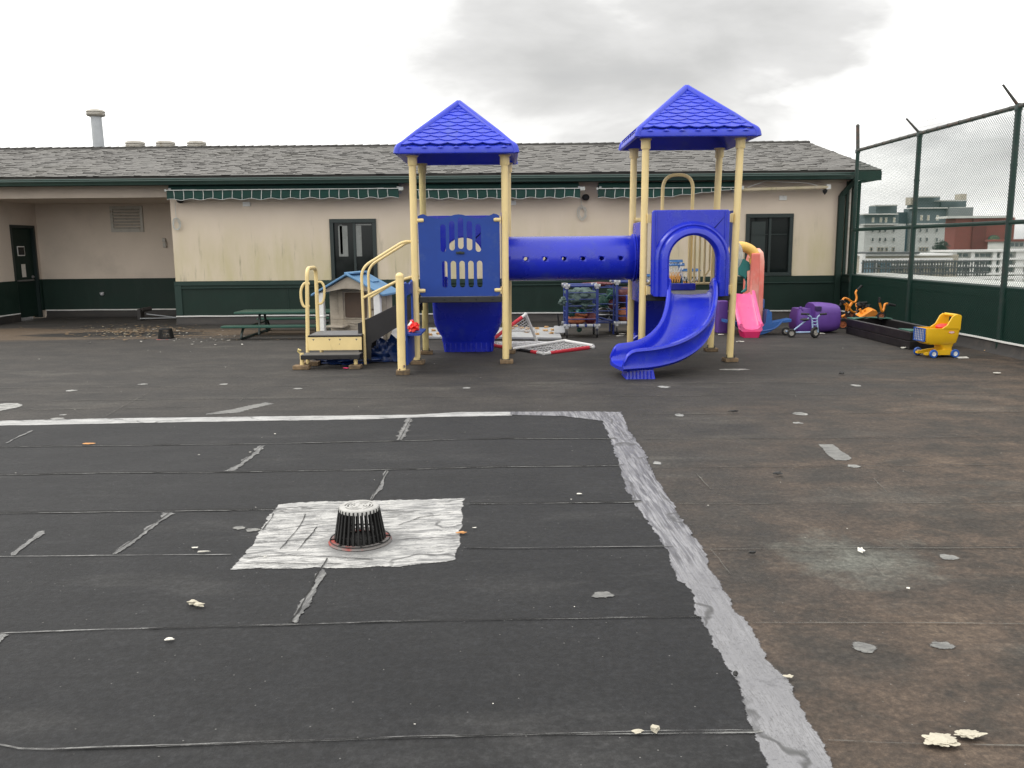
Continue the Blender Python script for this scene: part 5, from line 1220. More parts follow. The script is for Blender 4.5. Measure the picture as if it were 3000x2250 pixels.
rear_slide(-0.56, AYB+0.06, 0.50, 0.375, 2.0); rear_slide(2.02, AYB+0.10, 0.27, 0.22, 0.6)
# bubble window on the right side of the tall tower
side_panel(BXR-0.01, BYF+0.06, BYB-0.06, DK-0.0, 1.93, 0.235, 11.36, 1.36, 0.02, 'bubble_panel', 'blue_sheet')
bw = MB().lathe([(0.262, 0), (0.262, 0.012)]+[(0.238*math.cos(a), 0.012+0.2*math.sin(a)) for a in [PI/2*i/10 for i in range(10)]]+[(0.001, 0.212)], (BXR+0.012, 11.36, 1.36), 32, Matrix.Rotation(PI/2, 3, 'Y')).build('bubble_window', 'bubble', PS, smooth=60)
# rear railings and the arched climber of the tall tower
q = MB()
RYY = BYB-0.02
q.tube(round_path([(BXR-0.05, RYY, 1.86), (2.55, RYY, 1.86), (2.55, RYY, 0.965), (BXR-0.05, RYY, 0.965)], 0.10, 8), 0.017, 8)
for x in (2.63, 2.70, 2.77): q.cyl((x, RYY, 0.965), (x, RYY, 1.86), 0.015, None, 8)
q.tube(round_path([(2.84, RYY, 1.5), (2.84, RYY, 1.14), (2.77, RYY, 1.06)], 0.06), 0.013, 8)
q.build('rear_railing', 'cream', PS)
q = MB().tube(round_path([(BXL+0.05, RYY, 1.86), (2.03, RYY, 1.86), (2.03, RYY, 0.965), (BXL+0.05, RYY, 0.965)], 0.08, 6), 0.017, 8)
for x in (1.87, 1.95): q.cyl((x, RYY, 0.965), (x, RYY, 1.86), 0.014, None, 8)
q.build('rear_railing', 'cream', PS)
q = MB().tube(round_path([(2.185, 12.15, 0.0), (2.185, 12.1, 1.2), (2.185, 12.05, 2.46), (2.605, 12.05, 2.46), (2.605, 12.1, 1.2), (2.605, 12.15, 0.0)], 0.2, 10), 0.024, 10)
for z in (0.2, 0.42, 0.64): q.cyl((2.185, 12.14, z), (2.605, 12.14, z), 0.018, None, 8)
q.build('arch_climber', 'cream', PS)
q = MB().cyl((BXL+0.03, BYB-0.03, 1.84), (BXL+0.26, BYB-0.03, 1.84), 0.018, None, 8); q.lathe([(0.04, 0), (0.025, 0.03), (0.018, 0.05)], (BXL+0.05, BYB-0.03, 1.84), 10, Matrix.Rotation(PI/2, 3, 'Y')); q.build('grab_bar', 'cream', PS)
# transfer station: low step, platform, stair with black side boards
st = MB().box(-2.585, -1.845, 10.52, 10.80, 0.125, 0.180).build('step', 'blackplas', PS, bevel=0.005)
MB().box(-2.575, -1.855, 10.535, 10.79, 0.1805, 0.184).build('step_top', 'greytop', st, smooth=0)
q = MB()
for x in (-2.42, -2.12, -1.98): q.box(x, x+0.03, 10.517, 10.523, 0.14, 0.152)
q.build('bolt_slots', 'iron', st, smooth=0)
for x in (-2.585, -1.91):
    o = MB().cyl((x+0.0, 10.60, 0.05), (x+0.0, 10.60, 0.135 if x > -2 else 0.20), 0.026, None, 12).build('step_leg', 'cream', PS)
    MB().obox((x, 10.57, 0.026), (0.20 if x < -2 else 0.15, 0.14, 0.05)).build('foot_block', 'wood', o, bevel=0.006)
MB().tube([(-2.60, 10.60, 0.19), (-2.63, 10.59, 0.225), (-2.62, 10.58, 0.25), (-2.585, 10.57, 0.235)], 0.012, 6).build('bent_bracket', 'cream_dirty', PS)
ri = MB().box(-2.55, -1.865, 10.815, 10.84, 0.205, 0.376).build('riser_panel', 'cream', PS, bevel=0.004)
q = MB()
for x in (-2.48, -2.275, -2.14, -1.93): q.add([(x-0.014, 10.8135, 0.352), (x+0.014, 10.8135, 0.352), (x, 10.8135, 0.328)], [(0, 1, 2)])
q.lathe([(0, 0.003), (0.005, 0.002), (0.006, 0)], (-2.15, 10.814, 0.285), 8, Matrix.Rotation(PI/2, 3, 'X'))
q.build('bolt_holes', 'rust', ri, smooth=0)
pl = MB().box(-2.55, -1.86, 10.81, 11.42, 0.378, 0.398).build('platform', 'blackplas', PS, bevel=0.004)
MB().box(-2.54, -1.87, 10.82, 11.41, 0.3985, 0.401).build('platform_top', 'greydeck', pl, smooth=0)
for x in (-2.50, -1.95): MB().cyl((x, 11.36, 0.0), (x, 11.36, 0.378), 0.025, None, 10).build('platform_leg', 'cream', PS)
board = [(-1.935, 0.02), (-1.78, 0.05), (-1.765, 0.27), (-1.43, 0.475), (-1.20, 0.62), (-1.135, 0.66), (-1.135, 0.868), (-1.25, 0.868), (-1.43, 0.765), (-1.90, 0.545), (-1.935, 0.535)]
for y in (10.985, 11.46): MB().prism(board, [], pf(y), 0, 0.018).build('stair_side_board', 'blackplas', PS, smooth=0, bevel=0.002)
for x, z in ((-1.86, 0.52), (-1.62, 0.65), (-1.38, 0.77)): MB().box(x, x+0.24, 11.004, 11.459, z-0.03, z).build('stair_tread', 'blackdeck', PS, smooth=0, bevel=0.003)
RRR = 0.0185
def rail(y, zb, dy=0):
    q = MB()
    pA, pB, pC = (-1.852, y, zb), (-1.86, y, 1.245), (-1.31, y, 1.575)
    q.tube(round_path([pA, pB, pC, (AXL, y, 1.572)], 0.13, 8), RRR, 10)
    a = U(1067, 873, Y=y); b = U(1162, 824, Y=y); c = U(1205, 808, Y=y)
    q.tube(round_path([(-1.855, y, a.z), (b.x, y, b.z), (AXL, y, c.z)], 0.05, 4), RRR*0.95, 10)
    return q.build('handrail', 'cream', PS)
rail(10.965, 0.0); o = rail(11.50, 0.50)
# hoop handrail on the low platform with D-shaped grips
q = MB().tube(round_path([(-2.575, 10.86, 0.03), (-2.53, 10.86, 1.248), (-2.53, 11.36, 1.248), (-2.535, 11.36, 0.40)], 0.12, 8), 0.0255, 12)
hp = q.build('hoop_handrail', 'cream', PS)
MB().obox((-2.56, 10.93, 0.026), (0.24, 0.18, 0.05)).build('foot_block', 'wood', hp, bevel=0.006)
a = [U(x, y, Y=10.86) for x, y in ((903, 831), (891, 831), (882, 850), (883, 880), (891, 898), (903, 897))]; MB().tube(smooth_path(a, 5), 0.0165, 10).sphere(a[0], 0.022, 10, 6).sphere(a[-1], 0.022, 10, 6).build('side_grip', 'cream', hp)
a = [U(x, y, Y=11.36) for x, y in ((931, 826), (942, 827), (950, 843), (949, 874), (943, 888), (932, 890))]; MB().tube(smooth_path(a, 5), 0.016, 10).sphere(a[0], 0.02, 10, 6).sphere(a[-1], 0.02, 10, 6).build('side_grip', 'cream', hp)
# short post and the play-shop panel with its counter
sp_ = MB().cyl((-1.262, 10.03, 0.055), (-1.255, 10.03, 1.165), 0.048, None, 18); sp_.sphere((-1.255, 10.03, 1.165), (0.05, 0.05, 0.045), 18, 10)
sp_ = sp_.build('short_post', 'cream', PS, smooth=50)
MB().obox((-1.25, 10.04, 0.028), (0.16, 0.15, 0.055), Matrix.Rotation(0.06, 3, 'Z')).build('foot_block', 'wood', sp_, bevel=0.006)
MB().box(-1.235, -1.215, 9.978, 9.99, 0.09, 0.12).box(-1.29, -1.275, 9.978, 9.99, 0.06, 0.075).build('bolts', 'rust', sp_, smooth=0)
XP = -1.205
zb = U(1188, 1082, X=XP).z; zt = U(1188, 833, X=XP).z
y0, y1 = 10.085, 10.885
tp = [(lerp(y0, y1, i/20), zt+0.012+0.028*abs(math.sin(PI*2.0*i/20))-0.03*(0.1 < i/20 < 0.9)) for i in range(21)]
oz0, oz1 = 0.47, 0.93
MB().prism([(y0, 0.105), (y1, 0.105)]+tp[::-1], [rrect(y0+0.07, y1-0.10, oz0, oz1, 0.06)], lambda u, v, w: (XP+w, u, v), -0.01, 0.01).build('shop_panel', 'blue_sheet', PS, smooth=25)
MB().prism(rrect(y0+0.02, y1-0.06, XP-0.02, XP+0.17, 0.06), [], lambda u, v, w: (v, u, 0.455+w), 0, 0.02).box(XP+0.012, XP+0.022, 10.3, 10.32, 0.40, 0.454).build('counter', 'blue_sheet', PS, smooth=25)

# ============================================================ things around the play set
# crumpled sheets
def crumple(c, r, n, seed, amp=0.45, fr=3.0, flatz=None):
    bm = bmesh.new(); bmesh.ops.create_icosphere(bm, subdivisions=n, radius=1.0); mb = MB(); vs = []
    for v in bm.verts:
        d = v.co.normalized(); k = 1+amp*(abs(noise.noise(d*fr+Vector((seed, 0, 0))))*2-0.6)+0.25*amp*noise.noise(d*fr*3.3+Vector((seed, 3, 0)))
        p = Vector((d.x*r[0]*k, d.y*r[1]*k, d.z*r[2]*k))+Vector(c)
        if flatz is not None: p.z = max(flatz, p.z)
        vs.append(p)
    fs = [tuple(v.index for v in f.verts) for f in bm.faces]; bm.free(); mb.add(vs, fs); return mb
q = crumple((-1.62, 11.30, 0.08), (0.20, 0.16, 0.20), 4, 3, 0.45, 1.6, 0.006)
s2_ = crumple((-2.15, 11.1, 0.03), (0.42, 0.2, 0.07), 4, 5, 0.5, 1.8, 0.006); q.add(s2_.v, s2_.f)
t_ = [Vector((-1.55, 11.28, 0.36)), Vector((-1.38, 11.3, 0.20)), Vector((-1.22, 11.2, 0.02)), Vector((-1.5, 11.1, 0.012)), Vector((-1.62, 11.2, 0.2))]
q.add(t_+[p+Vector((0, 0.02, 0)) for p in t_], [(0, 1, 2, 3, 4), (9, 8, 7, 6, 5), (0, 5, 6, 1), (1, 6, 7, 2), (2, 7, 8, 3), (3, 8, 9, 4)])
tag(q.build('tarpaulin', 'tarp', smooth=60, org=Vector((0, 0, 0))), 'crumpled dark blue tarpaulin stuffed under the low steps', 'tarpaulin')
c = (XP+0.06, 10.32, 0.475)
q = crumple((c[0], c[1], 0.54), (0.07, 0.11, 0.06), 3, 1, 0.6, 1.8, 0.477); q.tube([(c[0], c[1]+0.05, 0.54), (c[0]-0.02, c[1]+0.02, 0.62)], 0.022, 8)
rt = thing('red_toy', 'bright red toy lying on the counter of the play shop panel', 'toy', c); q.build('body', 'redplastic', rt, smooth=30)
MB().tube([(c[0]-0.05, c[1]-0.08, 0.56), (c[0]-0.02, c[1]-0.01, 0.60)], 0.014, 8).build('nozzle', 'white', rt)
p = G(1162, 998)
bxw = thing('white_bin', 'white plastic box standing behind the short cream post', 'box', tuple(p)); q = MB()
q.loft([[Vector((x, y, z)) for x, y in rrect(p.x-0.09-k, p.x+0.16+k, p.y, p.y+0.2, 0.02, 3)] for z, k in ((0.0, 0.0), (0.12, 0.0), (0.125, -0.01), (0.2, -0.01), (0.26, -0.04))]); q.build('tub', 'white', bxw, smooth=30)
p = G(1000, 990)
# goal, fallen flat, red and white
gl = thing('hockey_goal', 'fallen hockey goal of red and white pipes with a white string net', 'goal', tuple(G(1590, 1020)))
ga, gb_, gc, gd, ge = G(1448, 1012, .02), G(1593, 1036, .02), G(1738, 1017, .02), G(1655, 1003, .03), G(1573, 1000, .02)
ap = U(1540, 921, Y=12.95); gl0 = U(1478, 968, Y=12.6)
q = MB().tube([lerp(gb_, ga, 0.02), lerp(gb_, ga, 0.12)], 0.021, 10); q.tube([lerp(gb_, ga, 0.0), lerp(gb_, gc, 0.13)], 0.022, 10)
q.tube([G(1500, 1022, .05), gd+Vector((0, 0, 0.03)), lerp(gd, gc, 0.6)+Vector((0, 0, .02))], 0.020, 10).tube([gd+Vector((0, 0, .02)), gc+Vector((0, 0, .02))], 0.026, 10)
q.tube([ap, ge], 0.023, 10).sphere(ap, 0.028, 10, 6).tube([ap, lerp(ap, gl0, 0.22)], 0.022, 10).sphere(gc, 0.03, 10, 6)
q.build('white_pipes', 'white', gl)
q = MB().tube([lerp(gb_, gc, 0.12), lerp(gb_, gc, 0.55), lerp(gb_, gc, 0.9)], [0.023, 0.027, 0.03], 10).tube([lerp(ap, gl0, 0.2), gl0, lerp(ap, gl0, 1.7)], 0.027, 10).tube([lerp(gb_, ga, 0.12), lerp(gb_, ga, 0.23)], 0.025, 10).tube([lerp(gb_, ga, 0.62), ga], 0.025, 10)
q.build('red_sleeves', 'red', gl)
MB().tube([lerp(gb_, ga, 0.23), lerp(gb_, ga, 0.62)], 0.026, 12).build('black_sleeve', 'black', gl)
def net(mb, a, b, c, d, n1, n2, r=0.0035, sag=0.0, seed=0):
    def P(u, v):
        p = (a*(1-u)+b*u)*(1-v)+(d*(1-u)+c*u)*v; p = p.copy(); p.z -= sag*math.sin(PI*u)*math.sin(PI*v)
        p.z = max(0.012, p.z+0.01*noise.noise(Vector((u*7+seed, v*7, 0)))); p.x += 0.012*noise.noise(Vector((u*9, v*9, seed))); return p
    for i in range(n1+1):
        mb.tube([P(i/n1, j/8) for j in range(9)], r, 4)
    for j in range(n2+1):
        mb.tube([P(i/8, j/n2) for i in range(9)], r, 4)
q = MB(); net(q, ga, gb_, gd, ge, 16, 8, seed=1); net(q, gb_, lerp(gb_, gc, 0.95), gd, lerp(gb_, gd, 0.2), 12, 6, seed=2)
net(q, lerp(ap, gl0, 0.15), lerp(ap, gl0, 1.1), lerp(ge, ga, 0.35)+Vector((0, .25, 0.15)), ge+Vector((0, 0, .15)), 10, 8, seed=3, sag=0.02); net(q, ge, ga+Vector((0, .5, 0)), ga, lerp(ge, ga, .3), 14, 8, seed=4)
q.build('string_net', 'netwhite', gl, smooth=0)
def text(s, size, loc, rot, m, parent, name='lettering', ext=0.001):
    cu = bpy.data.curves.new(name, 'FONT'); cu.body = s; cu.size = size; cu.extrude = ext; cu.align_x = 'CENTER'; cu.align_y = 'CENTER'
    ob = bpy.data.objects.new(name+'_curve', cu); C.objects.link(ob); bpy.context.view_layer.update()
    me = bpy.data.meshes.new_from_object(ob.evaluated_get(bpy.context.evaluated_depsgraph_get())); bpy.data.objects.remove(ob)
    me.transform(Matrix.Translation(Vector(loc)) @ rot.to_4x4()); me.materials.clear(); me.materials.append(M[m])
    root = parent
    while root.parent is not None: root = root.parent
    me.transform(Matrix.Translation(-Vector(root.get('_o', (0, 0, 0)))))
    o = bpy.data.objects.new(name, me); C.objects.link(o); o.parent = parent; return o
mid = lerp(gb_, ga, 0.42); ang = math.atan2((gb_-ga).y, (gb_-ga).x)
text('MYLEC', 0.062, mid+Vector((0.01, -0.029, 0.012)), Matrix.Rotation(ang, 3, 'Z') @ Matrix.Rotation(R(75), 3, 'X') @ Matrix.Rotation(PI, 3, 'Z'), 'white', gl)
# grey board with tan climbing pieces
bd = [G(1250, 967), G(1632, 966), G(1645, 997), G(1252, 994)]
board_t = thing('grey_board', 'flat grey board with small tan climbing holds lying behind the fallen goal', 'board', tuple(bd[3]))
q = MB(); q.add([p+Vector((0, 0, 0.012)) for p in bd]+[p+Vector((0, 0, 0.045)) for p in bd], [(3, 2, 1, 0), (4, 5, 6, 7), (0, 1, 5, 4), (1, 2, 6, 5), (2, 3, 7, 6), (3, 0, 4, 7)]); q.build('board', 'greyplastic', board_t, smooth=0)
for x, y in ((1500, 969), (1511, 962), (1528, 967), (1547, 970), (1543, 979), (1573, 969), (1600, 965), (1598, 975), (1619, 973), (1616, 983), (1573, 986), (1270, 975), (1285, 985), (1262, 988)):
    p = G(x, y+3); crumple((p.x, p.y, 0.062), (0.045, 0.035, 0.024), 2, x, 0.7, 2.0).build('hold', 'tan', board_t, smooth=30)
# picnic table
tb_ = thing('picnic_table', 'long low green mesh picnic table with benches by the house wall', 'picnic table', tuple(G(830, 990)))
xl, xr = U(688, 918, Y=14.75).x, U(985, 918, Y=14.75).x
zt_ = U(800, 912, Y=14.95).z; zbn = U(800, 955, Y=14.2).z
def slab(nm, x0, x1, y0, y1, z, t=0.035):
    q = MB(); q.loft([[Vector((x, y, zz)) for x, y in rrect(x0+k, x1-k, y0+k, y1-k, 0.05, 4)] for zz, k in ((z-t, 0.012), (z-t*0.8, 0), (z-0.004, 0), (z, 0.008))]); o = q.build(nm, 'green_table', tb_, smooth=40)
    d = MB()
    nx = int((x1-x0)/0.045)
    for i in range(nx):
        for j in range(int((y1-y0)/0.05)): d.add([(x0+0.04+i*0.045+a, y0+0.04+j*0.05+b, z+0.001) for a, b in ((-.011, -.011), (.011, -.011), (.011, .011), (-.011, .011))], [(0, 1, 2, 3)])
    d.build('perforation', 'darkmetal', o, smooth=0)
slab('tabletop', xl, xr+0.1, 14.65, 15.3, zt_+0.01); slab('bench_seat', xl-0.05, xr+0.05, 14.08, 14.33, zbn+0.01); slab('bench_seat', xl+0.12, xr+0.1, 15.55, 15.78, zbn+0.02)
for x in (xl+0.30, xr-0.22):
    q = MB().tube(round_path([(x, 14.2, zbn-0.03), (x, 14.02, 0.02), (x, 14.5, 0.02), (x, 15.5, 0.02), (x, 15.85, 0.02), (x, 15.66, zbn-0.03)], 0.12, 6), 0.022, 8)
    q.tube([(x+0.1, 14.75, 0.02), (x+0.1, 14.85, zt_-0.03)], 0.022, 8).tube([(x+0.1, 15.25, 0.02), (x+0.1, 15.15, zt_-0.03)], 0.022, 8).tube([(x, 14.2, zbn-0.03), (x, 15.66, zbn-0.03)], 0.02, 8)
    q.build('table_leg', 'darkmetal', tb_)
# playhouse
HXc, HYc = U(1050, 950, Y=14.0).x, 13.95
ph = thing('playhouse', 'beige plastic playhouse with a faded blue gable roof behind the handrails', 'playhouse', (HXc, HYc, 0), R(-9), local=True)
q = MB()
hw_, hd_, ez, rz_ = 0.50, 0.42, 0.80, 1.07
MBb = MB().prism([(-hw_+0.02, 0.0), (hw_-0.02, 0.0), (hw_-0.02, ez-0.02), (0, rz_-0.08), (-hw_+0.02, ez-0.02)], [rrect(-0.22, 0.16, 0.36, 0.78, 0.04)], lambda u, v, w: (u, -hd_+0.45+w, v), 0, 0.03).build('gable_wall', 'housebeige', ph, smooth=0)
q = MB()
for i in range(7): q.box(-hw_+0.03, -0.25, -hd_+0.44, -hd_+0.452, 0.04+i*0.05, 0.08+i*0.05); q.box(-0.24, hw_-0.03, -hd_+0.438, -hd_+0.45, 0.04+i*0.045, 0.078+i*0.045) if i < 7 else None
for i in range(9): q.box(-hw_+0.10, -hw_+0.16, -hd_+0.44, -hd_+0.452, 0.42+i*0.045, 0.455+i*0.045)
q.build('wall_boards', 'housebeige', MBb, smooth=0, bevel=0.003)
MB().box(-0.22, 0.16, -hd_+0.46, -hd_+0.47, 0.36, 0.78).build('window_shutter', 'housebrown', ph, smooth=0)
q = MB().tube([(-0.25, -hd_+0.44, 0.35), (-0.25, -hd_+0.44, 0.79), (0.19, -hd_+0.44, 0.79), (0.19, -hd_+0.44, 0.35)], 0.022, 6, closed=True).tube(smooth_path([(-0.24, -hd_+0.43, 0.33), (-0.03, -hd_+0.425, 0.27), (0.2, -hd_+0.43, 0.32)], 6), 0.01, 6)
q.build('window_surround', 'housebeige', MBb)
MB().loft([[Vector((x, y, z)) for x, y in rrect(-hw_+0.02, -0.14, -hd_+0.14, -hd_+0.44, 0.05, 4)] for z in (0.22, 0.25)]).build('shelf', 'housebeige', ph, bevel=0.008)
for x in (-hw_+0.03, hw_-0.03):
    for y in (-hd_+0.04,):
        MB().obox((x, y, 0.40), (0.11, 0.09, 0.80)).obox((x, y, 0.42), (0.13, 0.11, 0.03)).build('corner_post', 'lightblue' if x > 0 and False else 'white', ph, bevel=0.012)
MB().prism([(-hw_, ez-0.02), (-0.30, ez+0.02), (-0.1, ez+0.06), (0.1, ez+0.06), (0.30, ez+0.02), (hw_, ez-0.02), (0, rz_-0.02)], [], lambda u, v, w: (u, -hd_+0.02+w, v), 0, 0.035).build('gable_front', 'housebeige', ph, smooth=0)
MB().box(hw_-0.06, hw_-0.03, -hd_+0.08, hd_, 0.0, 0.3).box(hw_-0.06, hw_-0.03, hd_-0.3, hd_, 0.3, 0.78).build('side_wall', 'housebeige', ph, smooth=0, bevel=0.004)
MB().box(-hw_+0.03, -hw_+0.06, -hd_+0.46, hd_, 0.0, 0.78).build('side_wall', 'housebeige', ph, smooth=0, bevel=0.004)
q = MB()
for s in (-1, 1):
    e_ = 0.10; a = Vector((s*(hw_+e_), 0, ez-0.06)); b = Vector((0, 0, rz_))
    q.add([Vector((p.x, y, p.z+dz)) for y in (-hd_-0.06, hd_+0.08) for p, dz in ((a, 0), (b, 0), (b, 0.035), (a, 0.035))], [(0, 1, 2, 3), (7, 6, 5, 4), (0, 4, 5, 1), (1, 5, 6, 2), (2, 6, 7, 3), (3, 7, 4, 0)])
rf = q.build('roof', 'houseblue', ph, smooth=0, bevel=0.008)
q = MB(); sv_ = Vector((-(hw_+0.10), 0, rz_-ez+0.06)).normalized(); rr_ = Matrix.Rotation(math.atan2(rz_-ez+0.06, hw_+0.10), 3, 'Y')
q.obox((0.26, 0.10, rz_-0.10), (0.10, 0.34, 0.03), rr_).obox((0.02, 0.0, rz_+0.035), (0.16, 0.8, 0.03)); q.build('roof_moulding', 'houseblue', rf, smooth=0, bevel=0.008)
q = MB().obox((0.27, -hd_+0.43, 0.50), (0.09, 0.02, 0.03)).lathe([(0.03, 0), (0.02, 0.02), (0, 0.02)], (0.29, -hd_+0.43, 0.32), 12, Matrix.Rotation(PI/2, 3, 'X')); q.build('wall_fittings', 'housebrown', ph)
# ball carts
def cart(nm, label, xa, xb, ytop, Y, dz, D=0.55):
    x0, x1 = U(xa, ytop, Y=Y).x, U(xb, ytop, Y=Y).x; zt = U((xa+xb)/2, ytop, Y=Y).z
    t = thing(nm, label, 'cart', ((x0+x1)/2, Y, 0), group='wheeled ball carts'); zb = 0.20
    q = MB()
    for x in (x0, x1):
        for y in (Y, Y+D): q.cyl((x, y, zb), (x, y, zt), 0.024, None, 10)
        q.cyl((x, Y, zt), (x, Y+D, zt), 0.022, None, 10).cyl((x, Y, zb), (x, Y+D, zb), 0.022, None, 10)
    for y in (Y, Y+D): q.cyl((x0, y, zt), (x1, y, zt), 0.022, None, 10).cyl((x0, y, zb), (x1, y, zb), 0.022, None, 10)
    q.build('frame', 'pipeblue', t)
    q = MB()
    for k in range(1, 6):
        z = lerp(zb, zt, k/6); 
        for y in (Y, Y+D): q.cyl((x0, y, z), (x1, y, z), 0.009, None, 6)
        for x in (x0, x1): q.cyl((x, Y, z), (x, Y+D, z), 0.009, None, 6)
    q.build('wire_rails', 'pipeblue', t)
    for x in (x0, x1):
        for y in (Y, Y+D):
            for z in (zt, zb): MB().cyl((x, y, z-0.045), (x, y, z+0.03), 0.032, None, 10).cyl((x-0.05, y, z), (x+0.05, y, z), 0.030, None, 10).build('pipe_joint', 'greyplastic', t)
    w_ = (x1-x0)/4
    for k in range(3): MB().cyl((x0+0.06+k*w_*1.1, Y, zb), (x0+0.06+k*w_*1.1+w_*0.75, Y, zb), 0.03, None, 10).build('pipe_sleeve', 'greyplastic', t)
    for x in (x0, x1):
        for y in (Y, Y+D):
            c_ = MB().cyl((x-0.012, y, 0.062), (x+0.012, y, 0.062), 0.062, None, 16).build('castor', 'black', t)
            MB().box(x-0.02, x-0.014, y-0.02, y+0.02, 0.05, 0.16).box(x+0.014, x+0.02, y-0.02, y+0.02, 0.05, 0.16).box(x-0.02, x+0.02, y-0.022, y+0.022, 0.161, 0.17).build('fork', 'wire', c_, smooth=0)
    MB().box(x0, x1, Y, Y+D, zb-0.01, zb+0.005).build('base_tray', 'pipeblue', t, smooth=0)
    return x0, x1, zb, zt
x0, x1, zb_, ztt = cart('ball_cart', 'blue pipe ball cart holding a grey green cover, nearer the fallen goal', 1661, 1750, 838, 13.92, 0)
MB()
cc = thing('cover_cloth', 'crumpled grey green cloth in the top of the nearer ball cart', 'cloth', ((x0+x1)/2, 14.2, 0.55))
q = crumple(((x0+x1)/2, 14.12, 0.68), (0.25, 0.22, 0.15), 4, 9, 0.3, 1.2); q2 = crumple((x0-0.04, 14.0, 0.60), (0.10, 0.12, 0.07), 3, 4, 0.5, 1.5); q.add(q2.v, q2.f); q2 = crumple(((x0+x1)/2+0.05, 14.1, 0.52), (0.22, 0.2, 0.06), 3, 2, 0.45, 1.5); q.add(q2.v, q2.f)
q.build('cloth', 'tarpgreen', cc, smooth=20)
def ball(x, y, z, r, m, label, m2=None):
    t = thing('ball', label, 'ball', (x, y, z), group='balls in the carts'); MB().sphere((x, y, z), r, 20, 14).build('skin', m, t, smooth=60)
    if m2:
        for a in (0, 1.2): MB().tube([(x+(r+.001)*math.cos(2*PI*i/24), y+(r+.001)*math.sin(2*PI*i/24)*math.cos(a), z+(r+.001)*math.sin(2*PI*i/24)*math.sin(a)) for i in range(24)], r*0.08, 4, closed=True).build('seam', m2, t)
    return t
jg = thing('toy_pot', 'terracotta orange toy pot with a handle low in the nearer ball cart', 'toy pot', (x0+0.16, 14.05, 0.21))
MB().lathe([(0, 0), (0.10, 0), (0.155, 0.04), (0.165, 0.11), (0.155, 0.135), (0.15, 0.12), (0, 0.10)], (x0+0.17, 14.1, 0.212), 24).build('bowl', 'clay', jg)
MB().tube(smooth_path([(x0+0.16, 13.98, 0.40), (x0+0.24, 13.97, 0.375), (x0+0.34, 13.97, 0.37)], 4), 0.02, 8).lathe([(0.0, 0.1), (0.08, 0.04), (0.10, 0)], (x0+0.13, 14.1, 0.345), 16).build('handle', 'clay', jg)
g_ = crumple((x0+0.07, 14.0, 0.405), (0.07, 0.05, 0.06), 3, 8, 0.4, 2); tag(g_.build('green_toy', 'green_table', org=Vector()), 'green toy on top of the terracotta pot in the nearer cart', 'toy')
ball(x1-0.10, 14.08, 0.31, 0.10, 'maroon', 'maroon ball at the bottom right of the nearer cart', 'clay'); ball((x0+x1)/2+0.02, 14.3, 0.34, 0.12, 'teal', 'teal ball at the back of the nearer cart')
ball((x0+x1)/2-0.02, 14.2, 0.06+0.05, 0.045, 'sagegreen', 'small green ball lying under the nearer cart')
xa_, xb_, z3, z4 = cart('ball_cart', 'blue pipe ball cart full of balls, partly behind a cream post of the taller tower', 1808, 1905, 826, 14.35, 0, 0.6)
cart_l = x1+0.05
for x, y, z, r, m, lb, m2 in ((xa_+0.16, 14.55, 0.66, 0.14, 'maroon', 'large dull maroon ball high in the farther cart', 'stone'), (xa_+0.15, 14.5, 0.33, 0.13, 'clay', 'orange ball low in the farther cart beside the post', 'black'),
        (xa_+0.38, 14.65, 0.45, 0.13, 'clay', 'orange brown ball at the back of the farther cart', 'black'), (xa_+0.1, 14.75, 0.50, 0.12, 'stone', 'dark ball in the middle of the farther cart', None)): ball(x, y, z, r, m, lb, m2)
# wide dark trolley between the carts
tx0, tx1 = x1+0.06, xa_-0.04
tr_ = thing('toy_trolley', 'dark wire trolley of balls between the two blue ball carts', 'trolley', ((tx0+tx1)/2, 14.6, 0)); q = MB()
for z in (0.24, 0.4, 0.52, 0.66, 0.80): q.cyl((tx0, 14.45, z), (tx1, 14.45, z), 0.01, None, 6).cyl((tx0, 14.95, z), (tx1, 14.95, z), 0.01, None, 6)
for x in (tx0, tx1):
    for y in (14.45, 14.95): q.cyl((x, y, 0.0), (x, y, 0.82), 0.016, None, 8)
q.tube([(tx0, 14.45, 0.3), (tx1, 14.45, 0.22)], 0.014, 6); q.build('frame', 'pipeblue', tr_); MB().box(tx0, tx1, 14.46, 14.94, 0.19, 0.2).build('base', 'pipeblue', tr_, smooth=0)
q = MB().tube(round_path([(tx1-0.14, 14.40, 0.62), (tx1-0.02, 14.40, 0.74), (tx1-0.12, 14.40, 0.76)], 0.05), 0.014, 8).tube([(tx0, 14.40, 0.66), (tx1-0.12, 14.40, 0.68)], 0.012, 6)
tag(q.build('hand_shovel', 'sagegreen', org=Vector()), 'green handled toy lying across the trolley rails', 'toy')
for i, (x, z, r, m, lb, m2) in enumerate(((0.12, 0.33, 0.11, 'stone', 'black and white ball low in the dark trolley', 'white'), (0.33, 0.32, 0.11, 'stone', 'dark ball low at the right of the trolley', 'greyplastic'), (0.30, 0.50, 0.10, 'maroon', 'dark red and white ball in the middle of the trolley', 'paper'), (0.12, 0.55, 0.10, 'sagegreen', 'dull green ball at the left of the trolley', None), (0.28, 0.68, 0.11, 'sagegreen', 'dull green ball on top of the trolley pile', None))):
    ball(tx0+x, 14.65, z, r, m, lb, m2)
rp_ = crumple(((tx0+x1)/2, 14.6, 0.85), (0.34, 0.12, 0.035), 3, 6, 0.5, 2); tag(rp_.build('red_cloth', 'maroon', org=Vector()), 'flat dark red cloth under the tunnel on top of the trolleys', 'cloth')
p = G(1640, 985); q = MB(); q.prism(rrect(-0.09, 0.09, 0, 0.22, 0.03), [], lambda u, v, w: (p.x+u, p.y+v*0.9, 0.05+v*0.45+w), 0, 0.01)
